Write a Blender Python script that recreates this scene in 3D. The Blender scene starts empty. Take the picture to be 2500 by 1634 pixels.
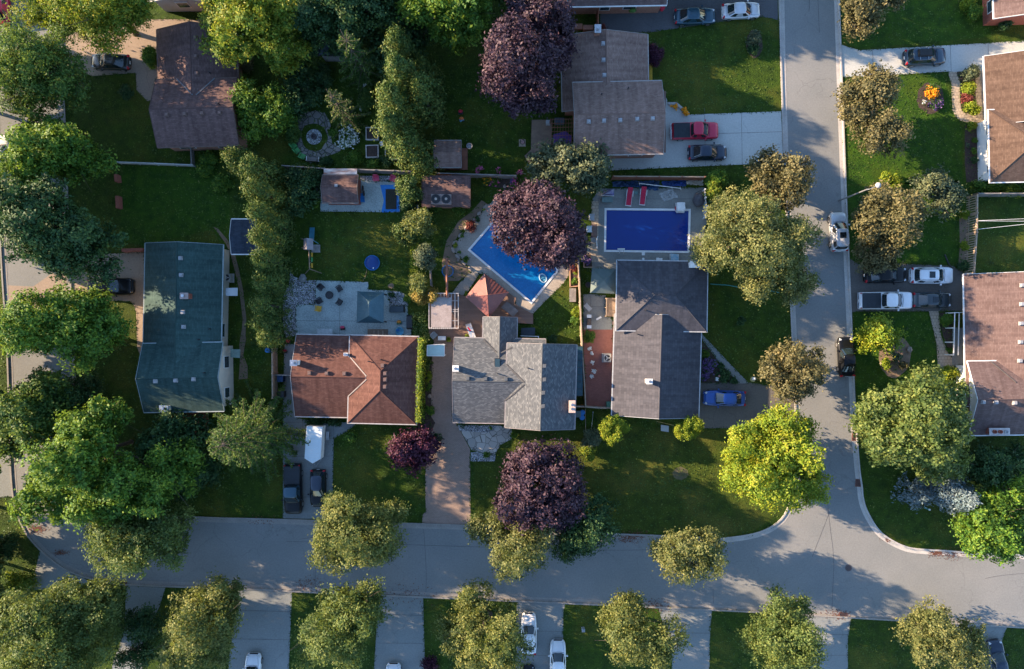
import bpy, math, random
import numpy as np
from mathutils import Vector, geometry
SC = bpy.context.scene
COL = SC.collection
R = math.radians
# ---------------------------------------------------------------- camera, sky, sun, exposure
CAM_H, FPX = 76.0, 2500 * 24 / 36
cam = bpy.data.cameras.new('camera'); cam.lens = 24; cam.sensor_width = 36; cam.clip_end = 2000
cam_o = bpy.data.objects.new('camera', cam); COL.objects.link(cam_o)
cam_o.location = (0, 0, CAM_H); SC.camera = cam_o
SUN_EL, SHADOW_DIR = 18.0, -17.0           # degrees: height of the sun, heading of the shadows (0 = right of the picture)
w = bpy.data.worlds.new('World'); SC.world = w; w.use_nodes = True
nt = w.node_tree; bg = nt.nodes['Background']
sky = nt.nodes.new('ShaderNodeTexSky'); sky.sky_type = 'NISHITA'; sky.sun_disc = False
sky.sun_elevation = R(SUN_EL)
sky.sun_rotation = R(90 - (SHADOW_DIR + 180))
sky.air_density = 1.0; sky.dust_density = 0.35; sky.ozone_density = 2.8
nt.links.new(sky.outputs[0], bg.inputs[0]); bg.inputs[1].default_value = 0.122
sl = bpy.data.lights.new('sun', 'SUN'); sl.energy = 5.0; sl.angle = R(0.53); sl.color = (1.0, 0.74, 0.49)
so = bpy.data.objects.new('sun', sl); COL.objects.link(so)
_d = Vector((math.cos(R(SHADOW_DIR)) * math.cos(R(SUN_EL)), math.sin(R(SHADOW_DIR)) * math.cos(R(SUN_EL)), -math.sin(R(SUN_EL))))
so.rotation_euler = _d.to_track_quat('-Z', 'Y').to_euler(); so.location = (-60, 20, 40)
vs = SC.view_settings; vs.view_transform = 'Standard'; vs.look = 'None'; vs.exposure = 1.97; vs.gamma = 1.0; vs.use_curve_mapping = False
SC.cycles.use_denoising = True
SC.cycles.max_bounces = 6; SC.cycles.diffuse_bounces = 3; SC.cycles.glossy_bounces = 3
SC.cycles.transmission_bounces = 3; SC.cycles.transparent_max_bounces = 4
SC.cycles.sample_clamp_indirect = 6.0

# ---------------------------------------------------------------- places: a point of the photograph -> the ground (or height z)
def P(px, py, z=0.0):
    s = (CAM_H - z) / FPX
    return Vector(((px - 1250) * s, (817 - py) * s, z))
_OX = {1: 0, 2: 620, 3: 1240, 4: 1860}; _OY = {1: 0, 2: 400, 3: 800, 4: 1214}
def Z(rc, *v):
    """survey points noted in an enlarged quadrant (row, column) -> photograph pixels"""
    ox, oy = _OX[rc % 10], _OY[rc // 10]
    return [(ox + v[i] / 3.705, oy + v[i + 1] / 3.705) for i in range(0, len(v), 2)]
def Z1(rc, x, y): return Z(rc, x, y)[0]
def PL(rc, x, y, z=0.0): return P(*Z(rc, x, y)[0], z)
def M_(px, z=0.0): return px * (CAM_H - z) / FPX      # pixels -> metres

# ---------------------------------------------------------------- mesh builder and object helpers
ROOT = {}
class MB:
    def __init__(s): s.v = []; s.f = []; s.uv = []
    def add(s, vs, fs, uvs=None):
        n = len(s.v); s.v += [tuple(p) for p in vs]; s.f += [tuple(i + n for i in f) for f in fs]
        s.uv += uvs if uvs else [None] * len(fs)
        return s
    def box(s, c, d, rz=0.0, top=1.0, tilt=None):
        hx, hy, hz = d[0] / 2, d[1] / 2, d[2] / 2; vs = []
        ca, sa = math.cos(rz), math.sin(rz)
        for k, z in ((1, -hz), (top, hz)):
            for x, y in ((-hx, -hy), (hx, -hy), (hx, hy), (-hx, hy)):
                p = Vector((x * k, y * k, z))
                if tilt is not None: p = tilt @ p
                vs.append((c[0] + p.x * ca - p.y * sa, c[1] + p.x * sa + p.y * ca, c[2] + p.z))
        return s.add(vs, [(3, 2, 1, 0), (4, 5, 6, 7), (0, 1, 5, 4), (1, 2, 6, 5), (2, 3, 7, 6), (3, 0, 4, 7)])
    def prism(s, poly, z0, z1):
        n = len(poly); a = sum(poly[i][0] * poly[(i + 1) % n][1] - poly[(i + 1) % n][0] * poly[i][1] for i in range(n))
        if a < 0: poly = poly[::-1]
        vs = [(p[0], p[1], z0) for p in poly] + [(p[0], p[1], z1) for p in poly]
        tri = geometry.tessellate_polygon([[Vector((p[0], p[1], 0)) for p in poly]])
        fs = []
        for t in tri:
            A, B, Cc = (Vector(poly[i][:2]) for i in t)
            if (B - A).cross(Cc - A) < 0: t = t[::-1]
            fs += [tuple(i + n for i in t), tuple(i for i in t[::-1])]
        fs += [(i, (i + 1) % n, n + (i + 1) % n, n + i) for i in range(n)]
        return s.add(vs, fs)
    def sheet(s, polys, z):
        base = []
        for p in polys: base += [(q[0], q[1]) for q in p]
        tri = geometry.tessellate_polygon([[Vector((q[0], q[1], 0)) for q in p] for p in polys])
        fs = []
        for t in tri:
            A, B, Cc = (Vector(base[i]) for i in t)
            k = (B - A).cross(Cc - A)
            if abs(k) < 1e-9: continue
            fs.append(tuple(t) if k > 0 else tuple(t[::-1]))
        return s.add([(q[0], q[1], z) for q in base], fs)
    def tube(s, a, b, r0, r1=None, n=8):
        a, b = Vector(a), Vector(b); r1 = r0 if r1 is None else r1
        d = (b - a).normalized(); x = d.orthogonal().normalized(); y = d.cross(x); vs = []
        for p, r in ((a, r0), (b, r1)):
            for i in range(n):
                t = 2 * math.pi * i / n; vs.append(p + (x * math.cos(t) + y * math.sin(t)) * r)
        fs = [(i, (i + 1) % n, n + (i + 1) % n, n + i) for i in range(n)] + [tuple(range(n - 1, -1, -1)), tuple(range(n, 2 * n))]
        return s.add(vs, fs)
    def path(s, pts, r, n=6):
        for a, b in zip(pts[:-1], pts[1:]): s.tube(a, b, r, r, n)
        return s
    def lathe(s, c, prof, n=20):
        vs = []; m = len(prof)
        for r, z in prof:
            for i in range(n):
                t = 2 * math.pi * i / n; vs.append((c[0] + r * math.cos(t), c[1] + r * math.sin(t), c[2] + z))
        fs = [(j * n + i, j * n + (i + 1) % n, (j + 1) * n + (i + 1) % n, (j + 1) * n + i) for j in range(m - 1) for i in range(n)]
        fs += [tuple(range(n - 1, -1, -1)), tuple((m - 1) * n + i for i in range(n))]
        return s.add(vs, fs)
    def blob(s, c, r, seed=0, rough=.12, n=10):
        rng = random.Random(seed); vs = []; m = n // 2 + 1
        for j in range(m + 1):
            ph = math.pi * j / m
            for i in range(n):
                t = 2 * math.pi * i / n; k = 1 + rng.uniform(-rough, rough)
                vs.append((c[0] + r[0] * k * math.sin(ph) * math.cos(t), c[1] + r[1] * k * math.sin(ph) * math.sin(t), c[2] - r[2] * k * math.cos(ph)))
        return s.add(vs, [(j * n + i, j * n + (i + 1) % n, (j + 1) * n + (i + 1) % n, (j + 1) * n + i) for j in range(m) for i in range(n)])
    def mesh(s, name, mat, off=(0, 0, 0), smooth=False):
        me = bpy.data.meshes.new(name)
        me.from_pydata([(p[0] - off[0], p[1] - off[1], p[2] - off[2]) for p in s.v], [], s.f)
        if any(u is not None for u in s.uv):
            L = me.uv_layers.new(name='UVMap').data; k = 0
            for f, u in zip(s.f, s.uv):
                for i in range(len(f)):
                    if u is not None: L[k].uv = u[i]
                    k += 1
        if mat is not None: me.materials.append(mat)
        if smooth: me.polygons.foreach_set('use_smooth', [True] * len(me.polygons))
        me.update(); return me
def thing(name, label, cat, loc=(0, 0, 0), rz=0.0, group=None):
    o = bpy.data.objects.new(name, None); COL.objects.link(o)
    o.location = loc; o.rotation_euler = (0, 0, rz); o.empty_display_size = .3
    o['label'] = label; o['category'] = cat
    if group: o['group'] = group
    ROOT[o.name] = Vector(loc); return o
def part(name, mb, mat, parent, smooth=False, local=False):
    """a mesh under its thing; mb in world coordinates unless local"""
    off = (0, 0, 0) if local else ROOT[parent.name]
    me = mb if isinstance(mb, bpy.types.Mesh) else mb.mesh(name, mat, off, smooth)
    o = bpy.data.objects.new(name, me); COL.objects.link(o); o.parent = parent
    ROOT[o.name] = ROOT.get(parent.name, Vector((0, 0, 0))); return o
def solo(name, mb, mat, label, cat, group=None, smooth=False, kind=None):
    a = np.array(mb.v); c = ((a[:, 0].min() + a[:, 0].max()) / 2, (a[:, 1].min() + a[:, 1].max()) / 2, a[:, 2].min())
    o = bpy.data.objects.new(name, mb.mesh(name, mat, c, smooth)); COL.objects.link(o); o.location = c
    o['label'] = label; o['category'] = cat
    if group: o['group'] = group
    if kind: o['kind'] = kind
    ROOT[o.name] = Vector(c); return o
def struct(name, mb, mat, label=None, kind='structure'):
    o = bpy.data.objects.new(name, mb.mesh(name, mat)); COL.objects.link(o); o['kind'] = kind
    if label: o['label'] = label
    return o
def dup(root, loc, rz, label=None, group=None, mats=None):
    def cp(o, par):
        c = o.copy(); COL.objects.link(c)
        if par is not None: c.parent = par
        for ch in o.children: cp(ch, c)
        return c
    r = cp(root, None); r.location = loc; r.rotation_euler = (0, 0, rz)
    if label: r['label'] = label
    if group: r['group'] = group
    return r

# ---------------------------------------------------------------- materials
def newmat(name):
    m = bpy.data.materials.new(name); m.use_nodes = True
    return m, m.node_tree, m.node_tree.nodes['Principled BSDF']
def ramp(nt, fac, stops):
    r = nt.nodes.new('ShaderNodeValToRGB'); e = r.color_ramp.elements
    e[0].position, e[0].color = stops[0][0], (*stops[0][1], 1); e[1].position, e[1].color = stops[-1][0], (*stops[-1][1], 1)
    for p, c in stops[1:-1]: n = e.new(p); n.color = (*c, 1)
    nt.links.new(fac, r.inputs[0]); return r.outputs[0]
def noise(nt, vec, scale, detail=4.0, rough=.55):
    n = nt.nodes.new('ShaderNodeTexNoise'); n.inputs['Scale'].default_value = scale
    n.inputs['Detail'].default_value = detail; n.inputs['Roughness'].default_value = rough
    if vec is not None: nt.links.new(vec, n.inputs['Vector'])
    return n.outputs['Fac']
def mixc(nt, f, a, b, mode='MIX'):
    m = nt.nodes.new('ShaderNodeMix'); m.data_type = 'RGBA'; m.blend_type = mode
    for s, v in ((m.inputs[0], f), (m.inputs[6], a), (m.inputs[7], b)):
        if isinstance(v, bpy.types.NodeSocket): nt.links.new(v, s)
        elif isinstance(v, (int, float)): s.default_value = v
        else: s.default_value = (*v, 1)
    return m.outputs[2]
def bump(nt, h, b, strength=.4, dist=.05):
    n = nt.nodes.new('ShaderNodeBump'); n.inputs['Strength'].default_value = strength; n.inputs['Distance'].default_value = dist
    nt.links.new(h, n.inputs['Height']); nt.links.new(n.outputs[0], b.inputs['Normal'])
def coords(nt, which='Object', scale=None):
    t = nt.nodes.new('ShaderNodeTexCoord').outputs[which]
    if scale:
        m = nt.nodes.new('ShaderNodeMapping'); m.inputs['Scale'].default_value = scale; nt.links.new(t, m.inputs[0]); return m.outputs[0]
    return t
def M(name, c, c2=None, scale=3.0, rough=.75, bmp=0.0, metal=0.0, coat=0.0, spec=.4, stretch=None, fine=0.0):
    m, nt, b = newmat(name)
    b.inputs['Roughness'].default_value = rough; b.inputs['Metallic'].default_value = metal
    b.inputs['Specular IOR Level'].default_value = spec; b.inputs['Coat Weight'].default_value = coat; b.inputs['Coat Roughness'].default_value = .08
    c2 = c2 or tuple(x * .72 for x in c)
    v = coords(nt, 'Object', stretch); n1 = noise(nt, v, scale)
    col = ramp(nt, n1, [(.32, c2), (.68, c)])
    if fine:
        n2 = noise(nt, v, scale * 9, 3)
        col = mixc(nt, fine, col, ramp(nt, n2, [(.3, tuple(x * .45 for x in c2)), (.7, tuple(min(1, x * 1.5) for x in c))]))
    nt.links.new(col, b.inputs['Base Color'])
    if bmp: bump(nt, noise(nt, v, scale * 12, 3), b, bmp, .03)
    return m
def shingle(name, c_dark, c_mid, c_light, bw=.33, bh=.15, stain=.3, wear=.22):
    """asphalt shingles laid in courses: every tab its own tone, thin dark joints"""
    m, nt, b = newmat(name); b.inputs['Roughness'].default_value = .85; b.inputs['Specular IOR Level'].default_value = .25
    uv = coords(nt, 'UV')
    br = nt.nodes.new('ShaderNodeTexBrick'); nt.links.new(uv, br.inputs['Vector'])
    br.inputs['Scale'].default_value = 1; br.inputs['Brick Width'].default_value = bw; br.inputs['Row Height'].default_value = bh
    br.inputs['Mortar Size'].default_value = .014; br.inputs['Bias'].default_value = 0
    br.inputs['Color1'].default_value = (0, 0, 0, 1); br.inputs['Color2'].default_value = (1, 1, 1, 1); br.inputs['Mortar'].default_value = (.0, .0, .0, 1)
    sep = nt.nodes.new('ShaderNodeSeparateColor'); nt.links.new(br.outputs['Color'], sep.inputs[0])
    n = noise(nt, uv, 1.4, 5); ad = nt.nodes.new('ShaderNodeMath'); ad.operation = 'MULTIPLY_ADD'
    nt.links.new(n, ad.inputs[0]); ad.inputs[1].default_value = .55; nt.links.new(sep.outputs[0], ad.inputs[2])
    mu = nt.nodes.new('ShaderNodeMath'); mu.operation = 'MULTIPLY'; mu.inputs[1].default_value = .66; nt.links.new(ad.outputs[0], mu.inputs[0])
    col = ramp(nt, mu.outputs[0], [(.12, c_dark), (.5, c_mid), (.92, c_light)])
    big = noise(nt, uv, .22, 4)
    col = mixc(nt, stain, col, ramp(nt, big, [(.35, tuple(x * .55 for x in c_mid)), (.65, tuple(min(1, x * 1.35) for x in c_mid))]))
    streak = noise(nt, coords(nt, 'UV', (2.2, .18, 1)), 1.0, 4)
    col = mixc(nt, wear, col, ramp(nt, streak, [(.38, tuple(x * .5 for x in c_mid)), (.66, tuple(min(1, x * 1.4) for x in c_light))]))
    nt.links.new(col, b.inputs['Base Color'])
    wv = nt.nodes.new('ShaderNodeTexWave'); wv.wave_type = 'BANDS'; wv.bands_direction = 'Y'; wv.wave_profile = 'SAW'
    wv.inputs['Scale'].default_value = .314 / bh; nt.links.new(uv, wv.inputs['Vector'])
    bump(nt, wv.outputs[0], b, .5, .02); return m
def pavers(name, c1, c2, mortar, bw=.3, bh=.3, ms=.02, rough=.85, coord='Object', soft=.35):
    m, nt, b = newmat(name); b.inputs['Roughness'].default_value = rough
    v = coords(nt, coord); br = nt.nodes.new('ShaderNodeTexBrick'); nt.links.new(v, br.inputs['Vector'])
    br.inputs['Scale'].default_value = 1; br.inputs['Brick Width'].default_value = bw; br.inputs['Row Height'].default_value = bh; br.inputs['Mortar Size'].default_value = ms
    br.inputs['Color1'].default_value = (*c1, 1); br.inputs['Color2'].default_value = (*c2, 1); br.inputs['Mortar'].default_value = (*mortar, 1)
    col = mixc(nt, soft, br.outputs['Color'], ramp(nt, noise(nt, v, .7, 6), [(.35, tuple(x * .6 for x in c1)), (.65, tuple(min(1, x * 1.25) for x in c2))]))
    nt.links.new(col, b.inputs['Base Color']); bump(nt, noise(nt, v, 9, 3), b, .25, .02); return m
def stones(name, c1, c2, gap, scale=2.2, width=.05):
    m, nt, b = newmat(name); b.inputs['Roughness'].default_value = .85
    v = coords(nt); vo = nt.nodes.new('ShaderNodeTexVoronoi'); vo.inputs['Scale'].default_value = scale; nt.links.new(v, vo.inputs['Vector'])
    vd = nt.nodes.new('ShaderNodeTexVoronoi'); vd.feature = 'DISTANCE_TO_EDGE'; vd.inputs['Scale'].default_value = scale; nt.links.new(v, vd.inputs['Vector'])
    sep = nt.nodes.new('ShaderNodeSeparateColor'); nt.links.new(vo.outputs['Color'], sep.inputs[0])
    col = ramp(nt, sep.outputs[0], [(.1, c2), (.9, c1)])
    edge = ramp(nt, vd.outputs[0], [(width, (0, 0, 0)), (width * 2.2, (1, 1, 1))])
    nt.links.new(mixc(nt, edge, gap, col), b.inputs['Base Color']); bump(nt, vd.outputs[0], b, .5, .05); return m
def paint(name, c, metal=.25):
    m, nt, b = newmat(name); b.inputs['Base Color'].default_value = (*c, 1); b.inputs['Metallic'].default_value = metal
    b.inputs['Roughness'].default_value = .36; b.inputs['Coat Weight'].default_value = .8; b.inputs['Coat Roughness'].default_value = .06
    v = coords(nt); nt.links.new(ramp(nt, noise(nt, v, 1.5, 6), [(.3, tuple(x * .86 for x in c)), (.7, c)]), b.inputs['Base Color'])
    nt.links.new(ramp(nt, noise(nt, v, 3.0, 5), [(.3, (.28,) * 3), (.7, (.46,) * 3)]), b.inputs['Roughness']); return m
def leafmat(name, stops, trans=.3, big=.5):
    """foliage: every leaf spray its own tone, drifting from clump to clump"""
    m, nt, b = newmat(name); b.inputs['Roughness'].default_value = .62; b.inputs['Specular IOR Level'].default_value = .3
    g = nt.nodes.new('ShaderNodeNewGeometry'); v = coords(nt)
    n = noise(nt, v, .55, 3); a = nt.nodes.new('ShaderNodeMath'); a.operation = 'MULTIPLY_ADD'
    nt.links.new(g.outputs['Random Per Island'], a.inputs[0]); a.inputs[1].default_value = 1 - big
    s = nt.nodes.new('ShaderNodeMath'); s.operation = 'MULTIPLY_ADD'; nt.links.new(n, s.inputs[0]); s.inputs[1].default_value = 2.0 * big; s.inputs[2].default_value = -.5 * big
    nt.links.new(s.outputs[0], a.inputs[2])
    col = ramp(nt, a.outputs[0], stops); nt.links.new(col, b.inputs['Base Color'])
    t = nt.nodes.new('ShaderNodeBsdfTranslucent'); nt.links.new(mixc(nt, .35, col, (.35, .45, .05), 'SCREEN') if trans > .28 else col, t.inputs[0])
    mx = nt.nodes.new('ShaderNodeMixShader'); mx.inputs[0].default_value = trans
    nt.links.new(b.outputs[0], mx.inputs[1]); nt.links.new(t.outputs[0], mx.inputs[2])
    nt.links.new(mx.outputs[0], nt.nodes['Material Output'].inputs[0]); return m
WHITE = M('white_paint', (.74, .74, .72), (.6, .6, .58), 2, .5)
GREYM = M('grey_metal', (.32, .33, .34), None, 3, .45, metal=.4)
BLACKM = M('black_metal', (.025, .025, .028), (.014, .014, .016), 4, .45)
DARK = M('dark_plastic', (.03, .032, .036), None, 3, .5)
GLASS = M('dark_glass', (.012, .02, .026), (.008, .012, .016), 1, .06, spec=.8)
TEALGL = M('window_glass', (.03, .06, .075), (.02, .035, .045), 1, .08, spec=.8)
CHROME = M('bright_metal', (.62, .62, .62), None, 2, .25, metal=.9)
WOOD = M('weathered_wood', (.26, .19, .135), (.15, .105, .075), 2, .8, .2, stretch=(1, 1, 6))
WOODL = M('pale_fence_wood', (.38, .29, .21), (.24, .18, .13), 2.5, .85, .2)
WOODR = M('red_cedar_wood', (.30, .12, .07), (.17, .065, .04), 2, .7, .2)
WOODG = M('grey_boards', (.25, .23, .21), (.14, .13, .125), 2.4, .85, .2)
CONC = M('concrete', (.40, .385, .36), (.28, .27, .255), .5, .9, .15, fine=.18)
BRICKR = M('red_brick', (.33, .10, .065), (.22, .07, .05), 5, .85, .3)
BRICKO = M('orange_brick', (.40, .20, .135), (.30, .145, .10), 5, .85, .3)
BARK = M('bark', (.13, .10, .075), (.06, .045, .035), 6, .95, .6)
BIRCH = M('pale_bark', (.5, .46, .4), (.2, .17, .14), 3, .9, .4)
# ---------------------------------------------------------------- ground materials
def grass_mat(name, dark, mid, dry, dryness=.5):
    m, nt, b = newmat(name); b.inputs['Roughness'].default_value = .9; b.inputs['Specular IOR Level'].default_value = .2
    v = coords(nt)
    n1 = noise(nt, v, .16, 5, .6); n2 = noise(nt, v, 1.1, 6, .65); n3 = noise(nt, v, 7.0, 4, .7)
    c = ramp(nt, n2, [(.3, dark), (.66, mid)])
    c = mixc(nt, ramp(nt, n1, [(.56 - dryness * .12, (0, 0, 0)), (.74 - dryness * .1, (dryness,) * 3)]), c, dry)
    c = mixc(nt, ramp(nt, n3, [(.35, (0, 0, 0)), (.72, (.75, .75, .75))]), c, tuple(x * .3 for x in dark))
    c = mixc(nt, ramp(nt, noise(nt, v, 2.6, 5, .7), [(.62, (0, 0, 0)), (.78, (.45, .45, .45))]), c, dry)
    nt.links.new(c, b.inputs['Base Color'])
    bump(nt, noise(nt, v, 5.5, 5, .75), b, .9, .12); return m
GRASS = grass_mat('lawn_grass', (.017, .041, .004), (.054, .102, .007), (.16, .145, .022), .6)
GRASSG = grass_mat('lush_grass', (.014, .048, .004), (.050, .118, .006), (.14, .17, .012), .38)
GRASSB = grass_mat('dry_grass', (.026, .047, .006), (.072, .104, .010), (.17, .142, .030), .6)
def road_mat(name, c1, c2, crack=.22):
    m, nt, b = newmat(name); b.inputs['Roughness'].default_value = .9; b.inputs['Specular IOR Level'].default_value = .25
    v = coords(nt); c = ramp(nt, noise(nt, v, .18, 6, .6), [(.3, c2), (.7, c1)])
    c = mixc(nt, .22, c, ramp(nt, noise(nt, v, 6, 4, .7), [(.3, tuple(x * .5 for x in c2)), (.7, tuple(x * 1.5 for x in c1))]))
    st = ramp(nt, noise(nt, v, .75, 5, .7), [(.62, (0, 0, 0)), (.8, (.4, .4, .4))]); c = mixc(nt, st, c, tuple(x * .55 for x in c2))
    wv = nt.nodes.new('ShaderNodeTexNoise'); wv.inputs['Scale'].default_value = .5; wv.inputs['Detail'].default_value = 6; nt.links.new(v, wv.inputs[0])
    ad = nt.nodes.new('ShaderNodeVectorMath'); ad.operation = 'MULTIPLY_ADD'; nt.links.new(wv.outputs['Color'], ad.inputs[0]); ad.inputs[1].default_value = (2.6, 2.6, 2.6); nt.links.new(v, ad.inputs[2])
    vo = nt.nodes.new('ShaderNodeTexVoronoi'); vo.feature = 'DISTANCE_TO_EDGE'; vo.inputs['Scale'].default_value = .20; nt.links.new(ad.outputs[0], vo.inputs['Vector'])
    ln = ramp(nt, vo.outputs[0], [(.004, (1, 1, 1)), (.010, (0, 0, 0))]); gate = ramp(nt, noise(nt, v, .11, 3), [(.47, (0, 0, 0)), (.56, (crack,) * 3)])
    c = mixc(nt, mixc(nt, 1.0, ln, gate, 'MULTIPLY'), c, tuple(x * .30 for x in c2))
    sp = ramp(nt, noise(nt, v, 1.9, 2, .4), [(.74, (0, 0, 0)), (.80, (.45,) * 3)]); c = mixc(nt, sp, c, tuple(x * .4 for x in c2))
    nt.links.new(c, b.inputs['Base Color']); bump(nt, noise(nt, v, 14, 3), b, .2, .02); return m
ROADM = road_mat('worn_asphalt', (.218, .222, .216), (.164, .174, .173))
ASPH = road_mat('dark_asphalt', (.105, .108, .115), (.06, .063, .07))
ASPHB = road_mat('brown_asphalt', (.15, .135, .12), (.085, .08, .075))
DRIVE = road_mat('pale_concrete', (.45, .46, .43), (.36, .37, .35))
DRIVET = road_mat('tan_concrete', (.33, .255, .195), (.24, .19, .15))
DRIVEG = road_mat('grey_concrete', (.225, .24, .235), (.165, .18, .178))
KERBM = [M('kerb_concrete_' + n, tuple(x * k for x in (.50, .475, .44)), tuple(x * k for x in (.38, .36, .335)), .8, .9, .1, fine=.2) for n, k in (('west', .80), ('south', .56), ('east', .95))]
TAR = M('tar', (.085, .085, .088), None, 3, .6)
PAVB = pavers('brown_pavers', (.33, .235, .185), (.25, .18, .145), (.10, .075, .06), .22, .11, .008)
PAVR = pavers('red_pavers', (.30, .115, .085), (.23, .085, .065), (.10, .05, .04), .22, .11, .01)
PAVT = pavers('tan_pavers', (.45, .36, .26), (.36, .285, .21), (.15, .12, .09), .35, .35, .025)
STAMP = M('stamped_concrete', (.36, .42, .40), (.24, .285, .28), .8, .8, .2, fine=.35)
POOLDECK = M('pool_deck_concrete', (.36, .315, .26), (.25, .22, .185), .9, .85, .15, fine=.25)
POOLDECKB = M('grey_pool_deck', (.22, .225, .205), (.155, .16, .15), .7, .85, .15, fine=.2)
GRAVEL = stones('river_stones', (.52, .52, .53), (.24, .25, .27), (.06, .06, .065), 6.5, .06)
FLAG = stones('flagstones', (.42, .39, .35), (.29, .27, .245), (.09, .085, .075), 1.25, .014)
MULCH = M('bark_mulch', (.075, .05, .04), (.035, .026, .022), 5, .95, .6)
SOIL = M('bare_soil', (.22, .155, .105), (.13, .095, .065), 1.4, .95, .4, fine=.3)
DECKM = pavers('deck_boards', (.27, .155, .105), (.20, .11, .075), (.03, .018, .014), 4.0, .14, .012, .7)
DECKV = M('grey_brown_deck', (.24, .165, .115), (.15, .10, .075), 2, .8, .2)

# ---------------------------------------------------------------- ground sheet with the two pool basins left open
POOL_B = Z(23, 890, 418, 1637, 425, 1628, 792, 885, 782)
POOL_A = [(1147, 612), Z1(22, 2165, 530), (1271, 486)]
POOL_A = [Z1(22, 1955, 778), Z1(22, 2168, 532), (1262, 484), (1318, 540), Z1(23, 442, 965), Z1(23, 212, 1248)]
def W2(pts, z=0.0): return [tuple(P(x, y, z)[:2]) for x, y in pts]
def offs(poly, d):
    """grow a closed world polygon outward by d"""
    n = len(poly); a = sum(poly[i][0] * poly[(i + 1) % n][1] - poly[(i + 1) % n][0] * poly[i][1] for i in range(n))
    sg = 1 if a > 0 else -1; out = []
    for i in range(n):
        p0, p1, p2 = (Vector(poly[(i + k) % n]) for k in (-1, 0, 1))
        e0, e1 = (p1 - p0).normalized(), (p2 - p1).normalized()
        n0, n1 = Vector((e0.y, -e0.x)) * sg, Vector((e1.y, -e1.x)) * sg
        k = n0 + n1; k = k / max(.3, k.dot(n1)); out.append(tuple(p1 + k * d))
    return out
PA, PB_ = W2(POOL_A), W2(POOL_B)
g = MB(); g.sheet([[(-420, -420), (420, -420), (420, 420), (-420, 420)], PA, PB_], 0.0)
struct('ground', g, GRASS, 'lawns and soil under the whole neighbourhood')

ROADPX = ([(1899, -700), (1900, 0), (1912, 400), (1932, 820), (1940, 1000), (1944, 1100), (1938, 1185), (1918, 1255), (1885, 1285), (1840, 1303), (1764, 1313), (1590, 1305),
  (1518, 1303), (1240, 1284), (1138, 1281), (640, 1265), (526, 1263), (400, 1256), (300, 1225), (225, 1150), (190, 1000), (175, 700), (161, 300), (150, 0), (130, -700)],
 [(-60, -700), (-25, 0), (-10, 400), (4, 670), (14, 800), (20, 935), (23, 1124), (32, 1230), (45, 1268), (65, 1308), (97, 1343), (130, 1373), (173, 1400), (240, 1420), (310, 1431), (620, 1439),
  (712, 1446), (1240, 1468), (1880, 1497), (1979, 1504), (2500, 1534), (3500, 1590)],
 [(3500, 1400), (2500, 1352), (2343, 1346), (2319, 1343), (2238, 1339), (2208, 1333), (2170, 1314), (2143, 1292), (2116, 1246), (2107, 1214), (2106, 1190), (2099, 1150), (2088, 1000), (2081, 820), (2064, 420), (2049, 0), (2030, -700)])
struct('road', MB().sheet([W2(ROADPX[0] + ROADPX[1] + ROADPX[2])], .006), ROADM)
def strip(mb, line, d0, d1, z0, z1):
    """a band along an open world polyline between side offsets d0 < d1 (left of travel positive)"""
    n = len(line); nor = []
    for i in range(n):
        a, b = Vector(line[max(0, i - 1)]), Vector(line[min(n - 1, i + 1)]); e = (b - a).normalized(); nor.append(Vector((-e.y, e.x)))
    vs = []
    for i in range(n):
        p = Vector(line[i])
        for d, z in ((d0, z0), (d0, z1), (d1, z1), (d1, z0)): q = p + nor[i] * d; vs.append((q.x, q.y, z))
    fs = []
    for i in range(n - 1):
        a, b = i * 4, i * 4 + 4; fs += [(a + 1, a, b, b + 1), (a + 2, a + 1, b + 1, b + 2), (a + 3, a + 2, b + 2, b + 3)]
    fs += [(0, 1, 2, 3), (4 * n - 1, 4 * n - 2, 4 * n - 3, 4 * n - 4)]
    mb.add(vs, [f[::-1] for f in fs]); return mb
def smooth_line(pts, it=2):
    for _ in range(it):
        o = [pts[0]]
        for a, b in zip(pts[:-1], pts[1:]): o += [(a[0] * .75 + b[0] * .25, a[1] * .75 + b[1] * .25), (a[0] * .25 + b[0] * .75, a[1] * .25 + b[1] * .75)]
        pts = o + [pts[-1]]
    return pts
ROADW = W2(ROADPX[0] + ROADPX[1] + ROADPX[2])
def inside(pt, pg):
    r = False; j = len(pg) - 1
    for i in range(len(pg)):
        if (pg[i][1] > pt[1]) != (pg[j][1] > pt[1]) and pt[0] < (pg[j][0] - pg[i][0]) * (pt[1] - pg[i][1]) / (pg[j][1] - pg[i][1]) + pg[i][0]: r = not r
        j = i
    return r
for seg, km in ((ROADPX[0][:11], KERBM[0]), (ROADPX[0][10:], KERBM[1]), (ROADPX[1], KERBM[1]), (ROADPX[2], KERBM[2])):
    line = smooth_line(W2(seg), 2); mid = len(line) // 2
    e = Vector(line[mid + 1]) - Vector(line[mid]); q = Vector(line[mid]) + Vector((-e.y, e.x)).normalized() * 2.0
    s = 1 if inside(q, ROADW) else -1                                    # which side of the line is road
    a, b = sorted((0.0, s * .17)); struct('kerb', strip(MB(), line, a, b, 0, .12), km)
    a, b = sorted((s * .172, s * .60)); struct('gutter_strip', strip(MB(), line, a, b, 0, .018), km)
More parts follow.
